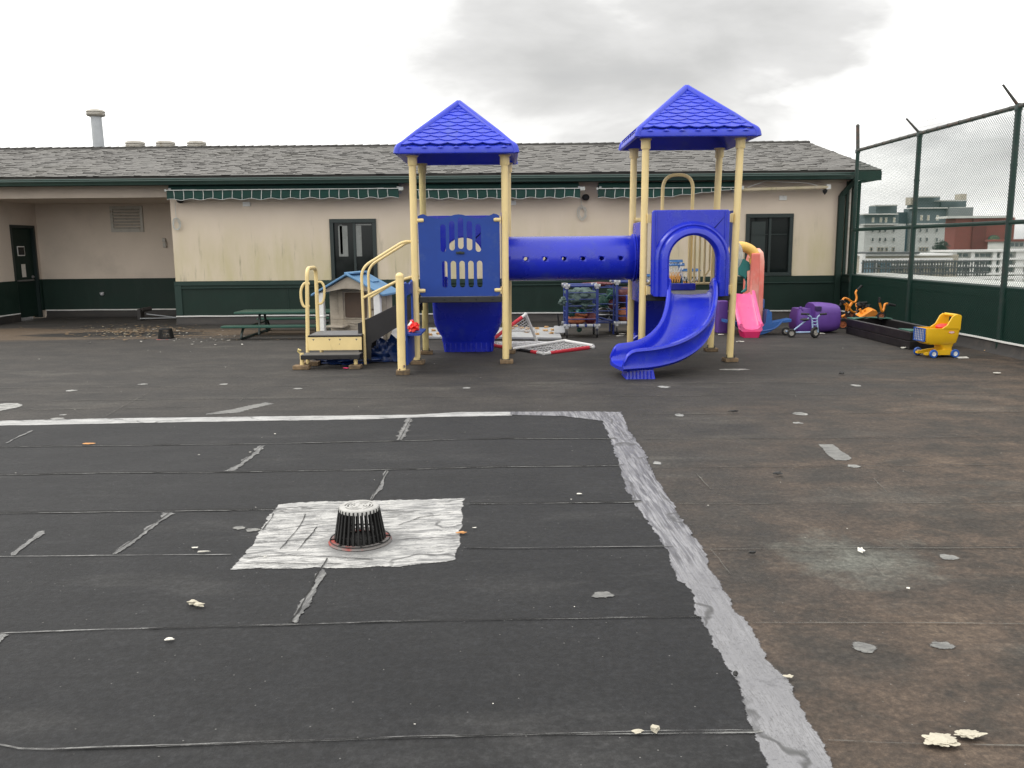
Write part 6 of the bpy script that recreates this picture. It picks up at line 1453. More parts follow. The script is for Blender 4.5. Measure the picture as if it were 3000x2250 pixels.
sh = thing('grey_shovel', 'grey plastic shovel blade leaning beside the nearer ball cart', 'shovel', tuple(p)); q.build('blade', 'greyplastic', sh, smooth=0); MB().tube([(p.x, p.y+0.2, 0.15), (p.x-0.03, p.y+0.22, 0.36)], 0.016, 8).build('handle', 'black', sh)
# toy hoops
hp_ = thing('basketball_hoops', 'blue toy basketball stand with several netted hoops seen through the slide arch', 'basketball hoop', tuple(G(1998, 975)))
HYY = 14.9
q = MB(); a = U(1992, 765, Y=HYY); q.tube([(a.x+0.05, HYY, 0.0), (a.x+0.05, HYY, 0.9), (a.x-0.03, HYY, a.z)], 0.022, 8).lathe([(0.25, 0), (0.24, 0.06), (0.03, 0.09)], (a.x+0.05, HYY, 0), 16); q.build('pole', 'hoopblue', hp_)
for x0_, x1_, y in ((1953, 1996, 766), (1990, 2047, 792), (1885, 1912, 808), (1950, 2001, 776)):
    a, b = U(x0_, y, Y=HYY), U(x1_, y, Y=HYY); c = (a+b)/2; r = (b-a).length/2; c.y = HYY-r*0.6
    rm = MB().tube([(c.x+r*math.cos(2*PI*i/24), c.y+r*math.sin(2*PI*i/24), c.z) for i in range(24)], 0.014, 6, closed=True).box(a.x-0.02, b.x+0.03, HYY+0.02, HYY+0.05, c.z-0.02, c.z+0.03).build('hoop', 'hoopblue', hp_)
    for m, h0, h1 in (('netwhite', 0.0, 0.6), ('netorange', 0.6, 1.0)):
        q = MB(); k = 12; H_ = 0.30
        for i in range(k):
            for s in (-1, 1):
                pts = []
                for j in range(5):
                    h = lerp(h0, h1, j/4); an = 2*PI*(i+s*h*1.6)/k; rr = r*(1-0.5*h); pts.append((c.x+rr*math.cos(an), c.y+rr*math.sin(an), c.z-H_*h))
                q.tube(pts, 0.0035, 3)
        q.build('net', m, rm, smooth=0)
# toy climber with pink slide
tcl = thing('toy_climber', 'plastic toy climber with a pink slide, yellow arch, teal panel and salmon side wall', 'toy climber', tuple(G(2190, 985)))
CY = 14.35
xs0, xs1 = U(2156, 900, Y=14.0).x, U(2222, 900, Y=14.0).x; cxs = (xs0+xs1)/2
yb = G(2190, 990).y; zt2 = U(2190, 858, Y=CY-0.05).z
pth = [(Vector((cxs+0.02*k, 0, 0)), Vector((0.03, -1, 0)).normalized(), k) for k in [i/24 for i in range(25)]]; pp = []
for p_, hd, k in pth:
    y = lerp(CY-0.02, yb+0.03, k); z = zt2-0.02-(zt2-0.15)*min(1, max(0, (k-0.03))/0.80)**0.92 if k < 0.83 else 0.13+0.0*(k-0.83)
    pp.append((Vector((cxs, y, max(0.13, z))), Vector((0, -1, 0)), k))
ps_ = MB().loft(slide_mesh(pp, 0.150, lambda k: 0.11*(1 if k < 0.9 else 0.75))).build('pink_slide', 'pink', tcl, smooth=55)
MB().loft([[Vector((x, y, z)) for x, y in rrect(cxs-0.15+k, cxs+0.15-k, yb, yb+0.3, 0.03, 4)] for z, k in ((0.001, 0.03), (0.10, 0.0))]).build('slide_base', 'hotpink', ps_, smooth=40)
xw0 = U(2200, 800, Y=CY).x; xw1 = U(2237, 800, Y=CY).x; zw = U(2215, 731, Y=CY).z
q = MB(); q.prism([(CY-0.05, 0.0), (CY+0.95, 0.0), (CY+0.85, zw-0.25), (CY+0.6, zw), (CY+0.25, zw+0.02), (CY+0.05, zw-0.04), (CY-0.03, zw-0.2)], [], lambda u, v, w: (lerp(xw0, xw1, 0.55)+w, u, v), 0, 0.10)
q.loft([[Vector((x, y, z)) for x, y in ((xw0-0.02, CY-0.08), (xw0+0.12, CY-0.10), (xw0+0.13, CY+0.06), (xw0-0.01, CY+0.06))] for z in (0.0, 0.6, zw-0.18, zw-0.06)])
q.build('salmon_wall', 'salmon', tcl, smooth=30, bevel=0.02)
a0_ = [U(x, y, Y=CY+0.02) for x, y in ((2140, 745), (2152, 728), (2170, 722), (2190, 727), (2205, 737), (2212, 750))]
MB().tube(smooth_path(a0_, 5), [0.085]*(5*5+1), 12).build('yellow_arch', 'toyyellow', tcl, smooth=60)
MB().tube([U(2205, 757, Y=CY), U(2203, 775, Y=CY)], [0.07, 0.03], 10).build('yellow_foot', 'toyyellow', tcl)
pa = [(2163, 760), (2178, 758), (2194, 768), (2197, 778), (2196, 792), (2188, 794), (2188, 850), (2180, 857), (2170, 856), (2183, 845), (2185, 825), (2178, 812), (2163, 806)]
pa = [U(x, y, Y=CY+0.06) for x, y in pa]
MB().prism([(p.x, p.z) for p in pa], [], pf(CY+0.03), 0, 0.06).build('teal_panel', 'teal', tcl, smooth=30, bevel=0.01)
MB().box(lerp(xw0, xw1, 0.5)+0.13, lerp(xw0, xw1, 0.5)+0.16, CY+0.05, CY+0.25, 0.42, 0.58).build('blue_knob', 'toyblue', tcl, bevel=0.02)
# purple slab left of the climber
p = G(2118, 976); t = thing('purple_block', 'tall dull purple plastic panel standing behind the post at the tall tower', 'toy panel', tuple(p))
MB().loft([[Vector((x, y, z)) for x, y in rrect(p.x-0.10, p.x+0.08, p.y, p.y+0.5, 0.03, 3)] for z in (0.0, 0.55)]).build('panel', 'purple', t, bevel=0.01)
# seesaw
sw_ = thing('rocking_seesaw', 'blue plastic rocking seesaw with upright fin handles behind the pink slide', 'seesaw', tuple(G(2235, 982)))
SY = G(2235, 981).y
xc = U(2221, 950, Y=SY).x; xe = U(2319, 938, Y=SY).x; hl = xe-xc; ztip = U(2319, 938, Y=SY).z; zf = U(2252, 907, Y=SY).z
prof = []
for i in range(21):
    u = -1+2*i/20; prof.append((xc+u*hl*0.66, 0.004+0.17*abs(u)**2.2))
topo = [(xc+hl*0.72, 0.20), (xc+hl, ztip-0.03), (xc+hl, ztip+0.02), (xc+hl*0.62, ztip-0.02), (xc+hl*0.42, ztip-0.04), (xc+hl*0.40, zf-0.05), (xc+hl*0.30, zf), (xc+hl*0.26, zf-0.03), (xc+hl*0.22, ztip-0.06), (xc+0.05, ztip-0.09)]
out = prof+topo+[(2*xc-x, z) for x, z in topo[::-1]]
MB().prism(out, [], pf(SY), 0, 0.24).build('rocker_body', 'toyblue', sw_, smooth=35, bevel=0.02)
q = MB().tube(smooth_path([(xc+hl*0.1, SY-0.006, 0.06), (xc+hl*0.5, SY-0.006, 0.11), (xc+hl*0.75, SY-0.006, 0.24)], 5), 0.012, 6); q.build('side_ridge', 'toyblue', sw_)
# light blue tricycle
tk = thing('tricycle', 'small tricycle with a light blue tube frame parked in front of the purple barrel', 'tricycle', tuple(G(2360, 985)))
TY_ = G(2388, 990).y
w1 = U(2319, 972, Y=TY_+0.1); w2 = U(2388, 975, Y=TY_); r1, r2 = 0.07, 0.09
def wheel(t, c, r, w, axis, tm='black', rm='ventmetal', nm='wheel'):
    axis = Vector(axis).normalized(); rot = Vector((0, 0, 1)).rotation_difference(axis).to_matrix()
    o = MB().lathe([(r*0.55, -w/2), (r*0.9, -w/2), (r, -w/4), (r, w/4), (r*0.9, w/2), (r*0.55, w/2), (r*0.55, -w/2)], c, 24, rot).build(nm, tm, t, smooth=40)
    q = MB().lathe([(0, w*0.3), (r*0.2, w*0.3), (r*0.25, w*0.15), (r*0.5, w*0.15), (r*0.56, w*0.4)], c, 20, rot).lathe([(0, -w*0.3), (r*0.2, -w*0.3), (r*0.25, -w*0.15), (r*0.5, -w*0.15), (r*0.56, -w*0.4)], c, 20, rot)
    q.build('rim', rm, o, smooth=40); return o
w1.z = r1; w2.z = r2; w1b = w1+Vector((0.02, 0.34, 0)); ax_ = (0.12, 1, 0)
wheel(tk, w1, r1, 0.04, ax_); wheel(tk, w1b, r1, 0.04, ax_); wheel(tk, w2, r2, 0.045, (-0.45, 1, 0))
q = MB(); seat = U(2358, 938, Y=TY_+0.17); hb = U(2372, 917, Y=TY_+0.12); hc = Vector((w2.x-0.01, w2.y+0.05, w2.z+0.1))
q.tube([w1+Vector((0, 0.02, 0)), w1b], 0.012, 8).tube([w1+Vector((0, .05, 0)), seat-Vector((0, 0, .02)), hc+Vector((-.05, .1, .12))], 0.013, 8).tube([w1+Vector((0, .1, 0)), w2+Vector((-.05, .05, 0))], 0.013, 8)
for dx in (-0.035, 0.045): q.tube(round_path([w2+Vector((dx, 0.02*dx, 0)), w2+Vector((dx-.02, 0.02, 0.24)), w2+Vector((dx-0.02+(-0.09 if dx < 0 else 0.06), 0.0, 0.29))], 0.04), 0.013, 8)
for z in (0.12, 0.17, 0.22): q.cyl(w2+Vector((-0.05, 0.01, z)), w2+Vector((0.03, 0.01, z)), 0.01, None, 6)
q.build('frame', 'lightblue', tk)
MB().sphere(seat+Vector((0, 0, 0.01)), (0.075, 0.07, 0.022), 14, 8).build('saddle', 'black', tk)
MB().cyl(w2+Vector((-0.24, 0, 0.30)), w2+Vector((-0.11, 0, 0.295)), 0.016, None, 8).cyl(w2+Vector((0.06, 0, 0.29)), w2+Vector((0.16, -.04, 0.30)), 0.016, None, 8).build('handlebar_grip', 'black', tk)
# purple barrel toys
pz = G(2430, 978)
pbx = thing('purple_barrel', 'large purple plastic barrel shape lying open end left beside the tricycle', 'toy barrel', tuple(pz))
xb0, xb1 = U(2392, 930, Y=pz.y).x, U(2464, 930, Y=pz.y).x; Hh = U(2420, 889, Y=pz.y).z; secs = []
for u, k in ((0, .955), (.03, .985), (.2, 1.0), (.45, .99), (.75, .94), (.92, .88), (.985, .82), (1.0, .74)):
    x = lerp(xb0, xb1+0.03, u); r = Hh/2*k; s = []
    for a in [2*PI*j/32 for j in range(32)]:
        c, sn = math.cos(a), math.sin(a); e = lambda v: math.copysign(abs(v)**0.62, v)
        s.append(Vector((x, pz.y+0.32+0.30*k*e(c), Hh/2*(0.96+0.04*k)+r*e(sn))))
    secs.append(s)
o = MB().loft(secs, True, True).build('barrel', 'purple', pbx, smooth=40)
MB().box(xb0-0.004, xb0+0.09, pz.y+0.015, pz.y+0.1, Hh-0.13, Hh-0.05).build('notch', 'darkpurple', o, smooth=0, bevel=0.01)
pz2 = G(2365, 976)
pb2 = thing('purple_tub', 'lower purple plastic tub with knobs on its rim behind the tricycle', 'toy tub', tuple(pz2))
xa2, xb2 = U(2331, 930, Y=pz2.y+0.1).x, U(2391, 930, Y=pz2.y+0.1).x; H2 = U(2360, 905, Y=pz2.y+0.1).z
q = MB().loft([[Vector((x, y, z)) for x, y in rrect(xa2+k, xb2-k*0.3, pz2.y+0.05+k, pz2.y+0.5, 0.06, 4)] for z, k in ((0.0, 0.03), (0.1, 0.0), (H2*0.7, 0.01), (H2, 0.05))])
q.build('tub', 'purple', pb2, smooth=40); q = MB()
for x in (xa2+0.09, xb2-0.06): q.sphere((x, pz2.y+0.14, H2+0.01), 0.03, 12, 8)
q.tube(round_path([(xa2+0.1, pz2.y+0.1, H2), (xa2+0.14, pz2.y+0.1, H2-0.07), (xb2-0.1, pz2.y+0.1, H2-0.07), (xb2-0.05, pz2.y+0.1, H2)], 0.03), 0.015, 8); q.build('rim_knobs', 'purple', pb2)
# orange tricycles heaped behind the sand box
def otrike(label, Y, bars, extra=None, wheels=(), seat=None):
    b = G(2520, 960); t = thing('orange_tricycle', label, 'tricycle', (U(bars[0][0][0], 900, Y=Y).x, Y, 0), group='orange tricycles heaped in the corner')
    q = MB()
    for poly in bars: q.tube(smooth_path([U(x, y, Y=Y+0.02*i) for i, (x, y) in enumerate(poly)], 5), 0.019, 8)
    q.build('handlebar', 'orange', t, smooth=60)
    if extra:
        q = MB()
        for poly in extra: q.tube(smooth_path([U(x, y, Y=Y+0.05) for x, y in poly], 4), 0.024, 8)
        q.build('frame', 'orange', t, smooth=60)
    for (x, y, r) in wheels: wheel(t, U(x, y, Y=Y+0.12), r, 0.05, (0.5, 1, 0), 'black', 'clay')
    q = MB()
    for poly in bars:
        for e0, e1 in ((poly[0], poly[1]), (poly[-1], poly[-2])):
            a, b = U(*e0, Y=Y), U(*e1, Y=Y); d = (a-b).normalized(); q.tube([a-d*0.01, a+d*0.09+Vector((0.02, 0, -0.01))], 0.021, 8)
    q.build('grip', 'black', t)
    return t
ot1 = otrike('orange tricycle with the tallest curled handlebar, heaped in the corner', 15.2, [[(2467, 882), (2473, 874), (2484, 876), (2497, 885), (2506, 884), (2510, 872), (2507, 857), (2513, 848)]], [[(2497, 885), (2480, 913)]], [(2478, 935, 0.1)])
ot2 = otrike('orange tricycle whose crossed handlebar stands behind the purple barrel', 14.9, [[(2470, 888), (2478, 895), (2480, 905), (2479, 912)], [(2475, 887), (2483, 893), (2492, 908), (2502, 915), (2510, 912), (2512, 900), (2509, 891), (2522, 888)]], [[(2496, 887), (2481, 913)], [(2466, 928), (2482, 921)], [(2518, 892), (2508, 900)]], [(2495, 922, 0.06), (2470, 950, 0.11)])
ot3 = otrike('orange tricycle lying with its V shaped handlebar up beside the parapet', 14.0, [[(2577, 885), (2582, 906), (2585, 913), (2589, 906), (2592, 893), (2597, 890), (2604, 891)]], None, [(2582, 925, 0.07)])
q = MB(); sc_ = [U(x, y, Y=14.4) for x, y in ((2519, 930), (2556, 907), (2568, 909), (2573, 919), (2562, 931))]
t = thing('toy_barrow', 'orange plastic barrow tray tipped up among the orange tricycles', 'toy barrow', tuple(sc_[0]))
cen = sum(sc_, Vector())/5
q.loft([[p for p in sc_], [p+Vector((0.0, 0.22, 0.03)) for p in sc_]]).build('tray', 'orange', t, bevel=0.012)
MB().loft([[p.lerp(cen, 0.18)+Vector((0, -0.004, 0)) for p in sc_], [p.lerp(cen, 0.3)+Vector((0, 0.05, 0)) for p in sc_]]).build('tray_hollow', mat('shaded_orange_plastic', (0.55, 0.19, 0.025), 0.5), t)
MB().tube([U(2525, 921, Y=14.5), U(2519, 905, Y=14.5)], 0.022, 8).tube([U(2538, 917, Y=14.5), U(2532, 908, Y=14.5)], 0.02, 8).build('barrow_leg', 'orange', t)
q = crumple(tuple(U(2527, 902, Y=14.7)), (0.11, 0.1, 0.09), 3, 5, 0.8, 2); tag(q.build('saddle_heap', 'black', org=Vector()), 'black tricycle saddle lying on the orange heap', 'saddle')
# sand box of black boards with green corner seats
H_ = 0.25
nc = G(2663, 1024.5); lc = G(2478, 977); frc = U(2589, 931, Z=H_)
side_v = (nc-lc); side_v.z = 0; nd = Vector((frc.x-lc.x, frc.y-lc.y, 0))
fr_ = lc+nd; nr_ = Vector((6.32, nc.y+0.10, 0)); fr_ = Vector((min(6.5, fr_.x), fr_.y, 0))
sb = thing('sand_box', 'long black plastic board sand box with green corner seats', 'sand box', tuple(nc))
def plank(a, b, z0, z1, t=0.05, nm='side_board'):
    d = (b-a).normalized(); nr = Vector((-d.y, d.x, 0)); q = MB()
    q.add([a+Vector((0, 0, z0)), b+Vector((0, 0, z0)), b+nr*t+Vector((0, 0, z0)), a+nr*t+Vector((0, 0, z0)), a+Vector((0, 0, z1)), b+Vector((0, 0, z1)), b+nr*t+Vector((0, 0, z1)), a+nr*t+Vector((0, 0, z1))], [(0, 3, 2, 1), (4, 5, 6, 7), (0, 1, 5, 4), (1, 2, 6, 5), (2, 3, 7, 6), (3, 0, 4, 7)])
    return q.build(nm, 'blackplas', sb, smooth=0, bevel=0.008)
cs = [lc, nc, nr_, fr_]
for i in range(4):
    a, b = cs[i], cs[(i+1) % 4]; e_ = (b-a).normalized()*0.052
    for z0, z1 in ((0.004, 0.118), (0.124, H_-0.002)): plank(a+(e_ if i % 2 else Vector()), b-(e_ if i % 2 else Vector()), z0, z1)
    d = (b-a).normalized(); nr = Vector((-d.y, d.x, 0)); q = MB(); q.tube([a+nr*0.012+Vector((0, 0, H_-0.002)), b+nr*0.012+Vector((0, 0, H_-0.002))], 0.010, 6); q.build('worn_edge', 'greytop', sb)
for i in range(4):
    p, a, b = cs[i], cs[i-1], cs[(i+1) % 4]; u = (a-p).normalized(); v = (b-p).normalized(); k = 0.36
    q = MB(); q.add([x+Vector((0, 0, z)) for z in (H_+0.008, H_+0.024) for x in (p, p+u*k, p+v*k*0.9)], [(0, 1, 2), (5, 4, 3), (0, 3, 4, 1), (1, 4, 5, 2), (2, 5, 3, 0)]); q.build('corner_seat', 'sagegreen', sb, smooth=0, bevel=0.003)
q = MB(); q.add([x+Vector((0, 0, 0.05)) for x in (lc+Vector((.05, -.05, 0)), nc+Vector((0.03, .05, 0)), nr_+Vector((-.06, .05, 0)), fr_+Vector((-.05, -.05, 0)))], [(0, 1, 2, 3)]); q.build('sand', 'stone', sb, smooth=0)
# yellow toy shopping cart
base = G(2742, 1044)
yc = thing('toy_shopping_cart', 'yellow toy shopping cart with a blue grille and blue wheels', 'toy cart', (base.x, base.y, 0), R(4), local=True)
# local: front is -x, length 0.44, width 0.27
def sec(x0, x1, y0, y1, z, r=0.03): return [Vector((x, y, z)) for x, y in rrect(x0, x1, y0, y1, r, 4)]
q = MB(); q.loft([sec(-0.19, 0.17, -0.125, 0.125, 0.175, .04), sec(-0.225, 0.20, -0.14, 0.14, 0.20, .04), sec(-0.235, 0.215, -0.15, 0.15, 0.30, .03), sec(-0.245, 0.225, -0.15, 0.15, 0.385, .03), sec(-0.222, 0.20, -0.128, 0.128, 0.386, .03), sec(-0.20, 0.18, -0.12, 0.12, 0.27, .03)])
bk = q.build('basket', 'cartyellow', yc, smooth=45)
# rising back sides and handle
for y in (-0.15, 0.128): MB().prism([(-0.05, 0.37), (0.222, 0.36), (0.228, 0.545), (0.205, 0.565), (0.135, 0.565), (0.10, 0.54), (0.04, 0.43)], [], lambda u, v, w: (u, y+w, v), 0, 0.022).build('handle_side', 'cartyellow', bk, smooth=30, bevel=0.006)
MB().tube([(0.17, -0.14, 0.552), (0.17, 0.14, 0.552)], 0.022, 10).box(0.20, 0.222, -0.13, 0.13, 0.36, 0.45).build('handle', 'cartyellow', bk, bevel=0.006)
gr = MB().box(-0.262, -0.243, -0.13, 0.13, 0.213, 0.223).box(-0.262, -0.243, -0.13, 0.13, 0.378, 0.388).box(-0.262, -0.243, -0.13, -0.12, 0.2235, 0.3775).box(-0.262, -0.243, 0.12, 0.13, 0.2235, 0.3775)
for i in range(5): y = -0.08+i*0.04; gr.box(-0.256, -0.246, y-0.0022, y+0.0022, 0.2235, 0.3775)
for i in range(4): z = 0.255+i*0.03; gr.box(-0.2545, -0.2465, -0.1195, 0.1195, z-0.0015, z+0.0015)
gr.build('front_grille', 'wheelblue', yc, smooth=0, bevel=0.002)
MB().box(-0.2465, -0.238, -0.12, 0.12, 0.224, 0.377).build('grille_backing', 'paper', yc, smooth=0)
q = MB().loft([sec(-0.045, 0.215, -0.10, 0.10, 0.05, .03), sec(-0.05, 0.20, -0.10, 0.10, 0.07, .03), sec(0.02, 0.16, -0.10, 0.10, 0.10, .03), sec(0.015, 0.16, -0.11, 0.11, 0.14, .03), sec(-0.05, 0.18, -0.115, 0.115, 0.18, .03)])
for s in (-1, 1): q.loft([[Vector((x, s*0.10+y, z)) for y, z in ((-0.03, 0.035), (0.03, 0.035), (0.035, 0.06+h), (-0.03, 0.065+h))] for x, h in ((-0.215, 0.0), (-0.17, 0.01), (-0.05, 0.03), (0.05, 0.04), (0.21, 0.02))])
q.build('undercarriage', 'cartyellow', yc, smooth=40)
for x, y in ((-0.13, -0.155), (0.165, -0.155), (-0.17, 0.155), (0.165, 0.155)): wheel(yc, Vector((x, y, 0.055)), 0.055, 0.038, (0, 1, 0), 'wheelblue', 'white')
q = MB().prism([(0.10+0.042*math.cos(2*PI*i/24), 0.335+0.016*math.sin(2*PI*i/24)) for i in range(24)], [], pf(-0.1535), 0, 0.003).build('badge', 'redplastic', yc, smooth=0)
MB().prism([(0.10+0.037*math.cos(2*PI*i/24), 0.335+0.012*math.sin(2*PI*i/24)) for i in range(24)], [], pf(-0.1545), 0, 0.0009).build('badge_face', 'white', q, smooth=0)
text('little tikes', 0.013, (0.10, -0.155, 0.335), Matrix.Rotation(PI/2, 3, 'X'), 'redplastic', q, 'badge_lettering', 0.0002)
rb_ = thing('red_bowl', 'red toy lying inside the yellow cart', 'toy', (base.x+0.1, base.y, 0.40)); MB().sphere((base.x+0.07, base.y, 0.395), (0.10, 0.09, 0.045), 16, 10).build('bowl', 'redplastic', rb_)
MB(); p = G(2815, 1048); q = MB().prism([(p.x-0.08, p.y-0.10), (p.x+0.06, p.y-0.09), (p.x+0.10, p.y+0.05), (p.x-0.05, p.y+0.03)], [], lambda u, v, w: (u, v, 0.004+w), 0, 0.006)
tag(q.build('paper_sheet', 'paper', org=Vector()), 'white sheet of paper by the rear wheel of the yellow cart', 'paper')
# stand with two grey poles by the recess
p = G(408, 940); t = thing('pole_stand', 'dark stand with two thin grey poles lying beside the recess', 'stand', tuple(p))
MB().box(p.x-0.06, p.x+0.02, p.y+0.05, p.y+0.25, 0.0, 0.24).tube([(p.x+0.02, p.y+0.1, 0.22), (p.x+0.14, p.y+0.3, 0.24)], 0.05, 8).build('stand', 'upstand', t, smooth=0, bevel=0.01)
MB().tube([(p.x+0.02, p.y, 0.05), U(516, 931, Y=p.y+0.4)], 0.012, 6).tube([(p.x+0.08, p.y+0.2, 0.13), U(516, 930, Y=p.y+0.42)], 0.012, 6).build('pole', 'pipegrey', t)

# ============================================================ roof drains
dc_ = G(1056, 1588)
dr = thing('roof_drain', 'black ribbed roof drain dome with a worn silver top on a white coated patch', 'drain', (dc_.x, dc_.y, 0.012), local=True, group='domed roof drains')
rb1, rt1, hz_ = 0.128, 0.098, 0.185
q = MB(); nb = 30
for i in range(nb):
    a = 2*PI*i/nb; ca, sa = math.cos(a), math.sin(a); tx = Vector((-sa, ca, 0)); rd = Vector((ca, sa, 0)); secs = []
    for u in (0, 0.3, 0.7, 1.0):
        r = lerp(rb1, rt1, u); z = lerp(0.004, hz_-0.008, u); w = lerp(0.0062, 0.0052, u); c = rd*r+Vector((0, 0, z)); secs.append([c-tx*w-rd*0.009, c+tx*w-rd*0.009, c+tx*w*0.8+rd*0.006, c-tx*w*0.8+rd*0.006])
    q.loft(secs)
for z, w in ((0.045, 0.003),):
    r = lerp(rb1, rt1, z/hz_)-0.004; q.lathe([(r-0.004, z-0.003), (r+0.004, z-0.003), (r+0.004, z+0.003), (r-0.004, z+0.003), (r-0.004, z-0.003)], n=48)
q.lathe([(rb1-0.012, 0.0), (rb1+0.008, 0.0), (rb1+0.008, 0.007), (rb1-0.012, 0.008), (rb1-0.012, 0.0)], n=48)
q.build('ribbed_cage', 'iron', dr, smooth=30)
# slotted top: rings and a plain border, with slots between
tp_ = MB(); z = hz_
def ringsec(r0, r1, a0, a1, n):
    vs = []; fs = []
    for i in range(n+1):
        a = lerp(a0, a1, i/n); c, s = math.cos(a), math.sin(a); vs += [(r0*c, r0*s, z), (r1*c, r1*s, z), (r1*c, r1*s, z-0.008), (r0*c, r0*s, z-0.008)]
    for i in range(n): b = 4*i; fs += [(b, b+1, b+5, b+4), (b+1, b+2, b+6, b+5), (b+2, b+3, b+7, b+6), (b+3, b, b+4, b+7)]
    fs += [(0, 3, 2, 1), (4*n, 4*n+1, 4*n+2, 4*n+3)]
    tp_.add(vs, fs)
tp_.lathe([(0.074, z-0.008), (0.074, z), (0.092, z+0.001), (0.100, z-0.003), (0.1045, z-0.012), (0.104, z-0.024), (0.097, z-0.022), (0.095, z-0.010), (0.074, z-0.008)], n=48)
for r0, r1 in ((0.060, 0.067), (0.045, 0.052), (0.030, 0.037)): ringsec(r0, r1, 0, 2*PI, 40)
tp_.lathe([(0, z), (0.022, z), (0.022, z-0.008), (0, z-0.008)], n=24); tp_.lathe([(0, z+0.004), (0.004, z+0.003), (0.005, z)], n=8)
for k in range(4):
    for r0, r1, off in ((0.067, 0.074, 0.3), (0.052, 0.060, 0.62), (0.037, 0.045, 0.3), (0.022, 0.030, 0.62)):
        a = k*PI/2+off; wd = 0.011/((r0+r1)/2); vs_ = ringsec(r0, r1, a-wd, a+wd, 4)
tp_.build('slotted_top', 'iron_top', dr, smooth=30, weld=False)
q = MB().lathe([(0.118, 0.001), (0.118, 0.010), (0.138, 0.012), (0.150, 0.010), (0.158, 0.004), (0.162, -0.002)], n=48)
q.build('clamp_ring', 'rust', dr, smooth=50)
MB().lathe([(0.1175, 0.002), (0, 0.0015)], n=32).build('drain_bowl', 'hole_black', dr, smooth=0)
q = MB().lathe([(0.150, 0.011), (0.153, 0.015), (0.156, 0.011)], n=48)
for i in range(8): a = 2*PI*i/8+0.2; q.obox((0.142*math.cos(a), 0.142*math.sin(a), 0.014), (0.024, 0.008, 0.006), Matrix.Rotation(a, 3, 'Z'))
q.build('wire_ring', 'iron', dr, smooth=40)
d2 = dup(dr, tuple(G(487, 993)), 0.7, 'small black domed roof drain standing in the wet silt before the recess'); d2['group'] = 'domed roof drains'
for ch in d2.children:
    if 'slotted_top' in ch.name: ch.data = ch.data.copy(); ch.data.materials[0] = M['iron']
# ============================================================ litter
def scrap(x, y, label, r=0.03, m='paper', nm='paper_scrap', h=0.25, st=(1.4, 0.7)):
    p = G(x, y); z = 0.013
    o = crumple((p.x, p.y, z+r*h*0.6), (r*st[0], r*st[1], r*h), 4 if r > 0.04 else 2, x*0.1, 0.42 if r > 0.04 else 0.55, 1.9 if r > 0.04 else 1.3, z-0.002).build(nm, m, org=Vector(), smooth=30)
    tag(o, label, {'paper_scrap': 'scrap', 'foam_piece': 'foam', 'dry_leaf': 'leaf', 'pebble': 'pebble'}[nm]); return o
scrap(565, 1776, 'pale chewed bone shaped piece of foam on the dark membrane at lower left', 0.02, 'foam', 'foam_piece', 0.5); p = G(580, 1781); 
scrap(582, 1783, 'rounded end piece of foam touching the bone shaped piece at lower left', 0.017, 'foam', 'foam_piece', 0.5)
scrap(1917, 2153, 'tan foam crumb on the front seam left of the silver strip', 0.016, 'foam', 'foam_piece', 0.9, (0.8, 0.7)); scrap(1866, 2157, 'small pale foam flake beside the tan crumb on the front seam', 0.012, 'foam', 'foam_piece', 0.5)
scrap(2753, 2180, 'large cream crust of foam at the bottom right', 0.055, 'foam', 'foam_piece', 0.10, (0.85, 0.6)); scrap(2836, 2163, 'cream crust of foam right of the largest one at the bottom right', 0.045, 'foam', 'foam_piece', 0.10, (0.9, 0.45))
scrap(2522, 1621, 'white paper scrap on the brown roof right of the silver strip', 0.025, 'paper', 'paper_scrap', 0.3, (0.6, 1.3)); scrap(498, 1883, 'small white scrap below the long light seam at left', 0.013)
scrap(259, 1305, 'orange dry leaf on the seam at far left', 0.035, 'leaf', 'dry_leaf', 0.12, (1.3, 0.7)); scrap(1353, 1568, 'orange dry leaf right of the white patch', 0.022, 'leaf', 'dry_leaf', 0.2, (1.4, 0.5))
scrap(1390, 1553, 'tiny white scrap just right of the orange leaf', 0.008); scrap(1697, 1453, 'tiny white scrap near the silver strip', 0.012); scrap(572, 1612, 'small white scrap left of the white patch', 0.012); scrap(596, 1624, 'thin white sliver lying on the seam left of the white patch', 0.016, st=(2.0, 0.3))
scrap(1014, 1082, 'small pink scrap near the short cream post', 0.03, 'hotpink'); scrap(2310, 1992-0, 'small cream flake on the silver strip', 0.013, 'foam', 'foam_piece')
scrap(2920, 1097, 'white scrap lying near the foot of the parapet', 0.035); scrap(2465, 1098, 'black pebble like lump on the roof left of the yellow cart', 0.03, 'stone', 'pebble', 0.6, (1, 0.8)); scrap(2278, 1395, 'small dark pebble on the brown roof', 0.02, 'stone', 'pebble', 0.6, (1.4, 0.7)); scrap(2150, 1210, 'dark twig like lump on the roof beyond the silver strip', 0.03, 'stone', 'pebble', 0.3, (1.6, 0.4))
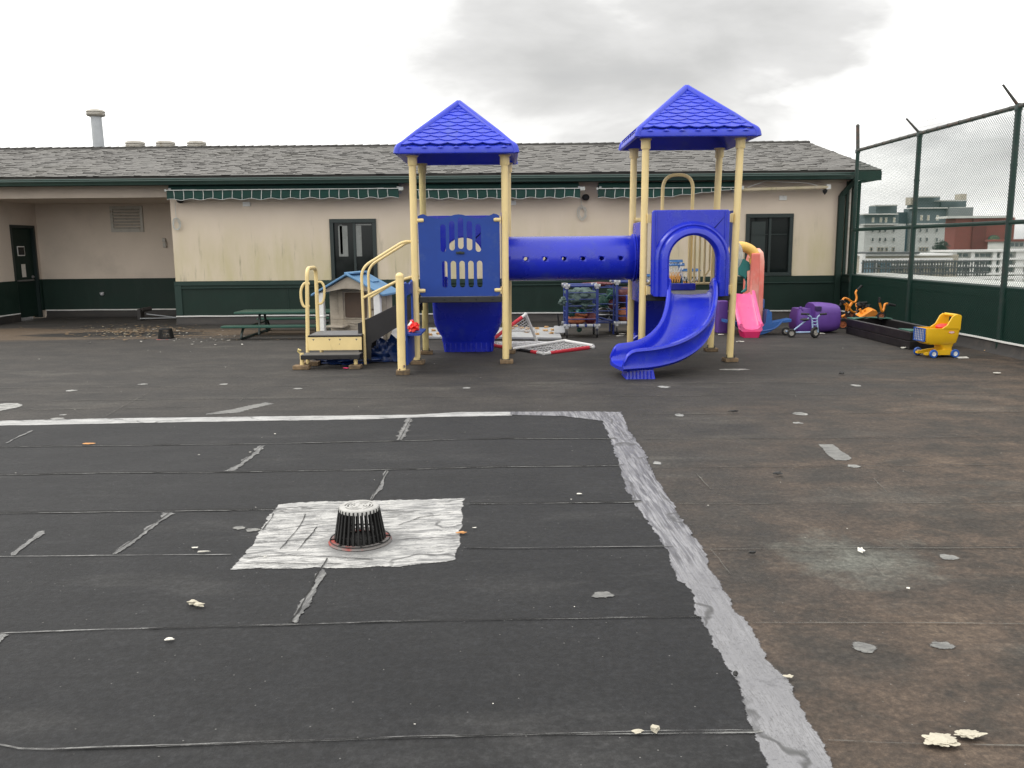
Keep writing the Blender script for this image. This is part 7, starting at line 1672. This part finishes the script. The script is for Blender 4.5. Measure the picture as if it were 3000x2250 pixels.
scrap(2648, 1022, 'crumpled white paper at the near corner of the sand box', 0.04); scrap(2892, 1030, 'small tan paper near the parapet foot behind the cart', 0.03, 'tan'); scrap(2155, 1988, 'dark round pebble on the edge of the silver strip', 0.012, 'stone', 'pebble', 0.8, (0.8, 0.8)); scrap(2204, 1628+0, 'dark crumb right of the silver strip', 0.014, 'stone', 'pebble', 0.6)
for x, y, lb in ((2112, 983, 'white paper strip behind the right post of the tall tower'), (2168, 1004, 'white paper strip in front of the pink slide'), (2406, 980, 'white scrap between tricycle and purple barrel'), (1822, 981, 'white scrap under the farther ball cart'), (1816, 987+0, 'small white scrap below the farther ball cart')): scrap(x, y, lb, 0.035, st=(1.8, 0.5))
random.seed(31); mb = MB()
def fleck(mb, p, s, z=0.013):
    a = random.random()*PI; c, sn = math.cos(a), math.sin(a); k = random.uniform(0.4, 0.9)
    q = [(-s, -s*k*0.6), (s*0.7, -s*k), (s, s*k*0.5), (-s*0.4, s*k)]
    mb.add([(p.x+x*c-y*sn, p.y+x*sn+y*c, z+random.uniform(0, s*0.3)) for x, y in q], [(0, 1, 2, 3)])
for i in range(300):
    x = random.gauss(0, 1); y = random.gauss(0, 1); p = G(375+x*85, 970+y*10-abs(x)*2)
    if p.y < 16.9: fleck(mb, p, random.choice((0.006, 0.008, 0.01, 0.022)))
tag(mb.build('leaf_litter', 'litter', smooth=0, org=Vector()), 'scatter of pale leaf litter in the wet silt before the recess', 'litter', kind='stuff')
mb = MB()
for i in range(260): fleck(mb, G(400+random.gauss(0, 110), 972+random.gauss(0, 12)), random.uniform(0.015, 0.05), 0.008)
for i in range(60): fleck(mb, G(random.uniform(480, 900), random.uniform(958, 1000)), random.uniform(0.01, 0.03), 0.008)
tag(mb.build('dead_leaves', 'wood', smooth=0, org=Vector()), 'scatter of dark brown dead leaves in front of the recess', 'litter', kind='stuff')
mb = MB()
for i in range(170): fleck(mb, Vector((random.uniform(-7, 6.4), random.uniform(1.5, 16), 0)), random.choice((0.003, 0.003, 0.004, 0.005, 0.010)))
for i in range(50): fleck(mb, G(560+random.gauss(0, 120), 990+random.gauss(0, 12)), random.uniform(0.01, 0.03))
tag(mb.build('white_specks', 'paper', smooth=0, org=Vector()), 'tiny white crumbs scattered over the whole roof', 'litter', kind='stuff')
for o in bpy.data.objects:
    if '_o' in o: del o['_o']
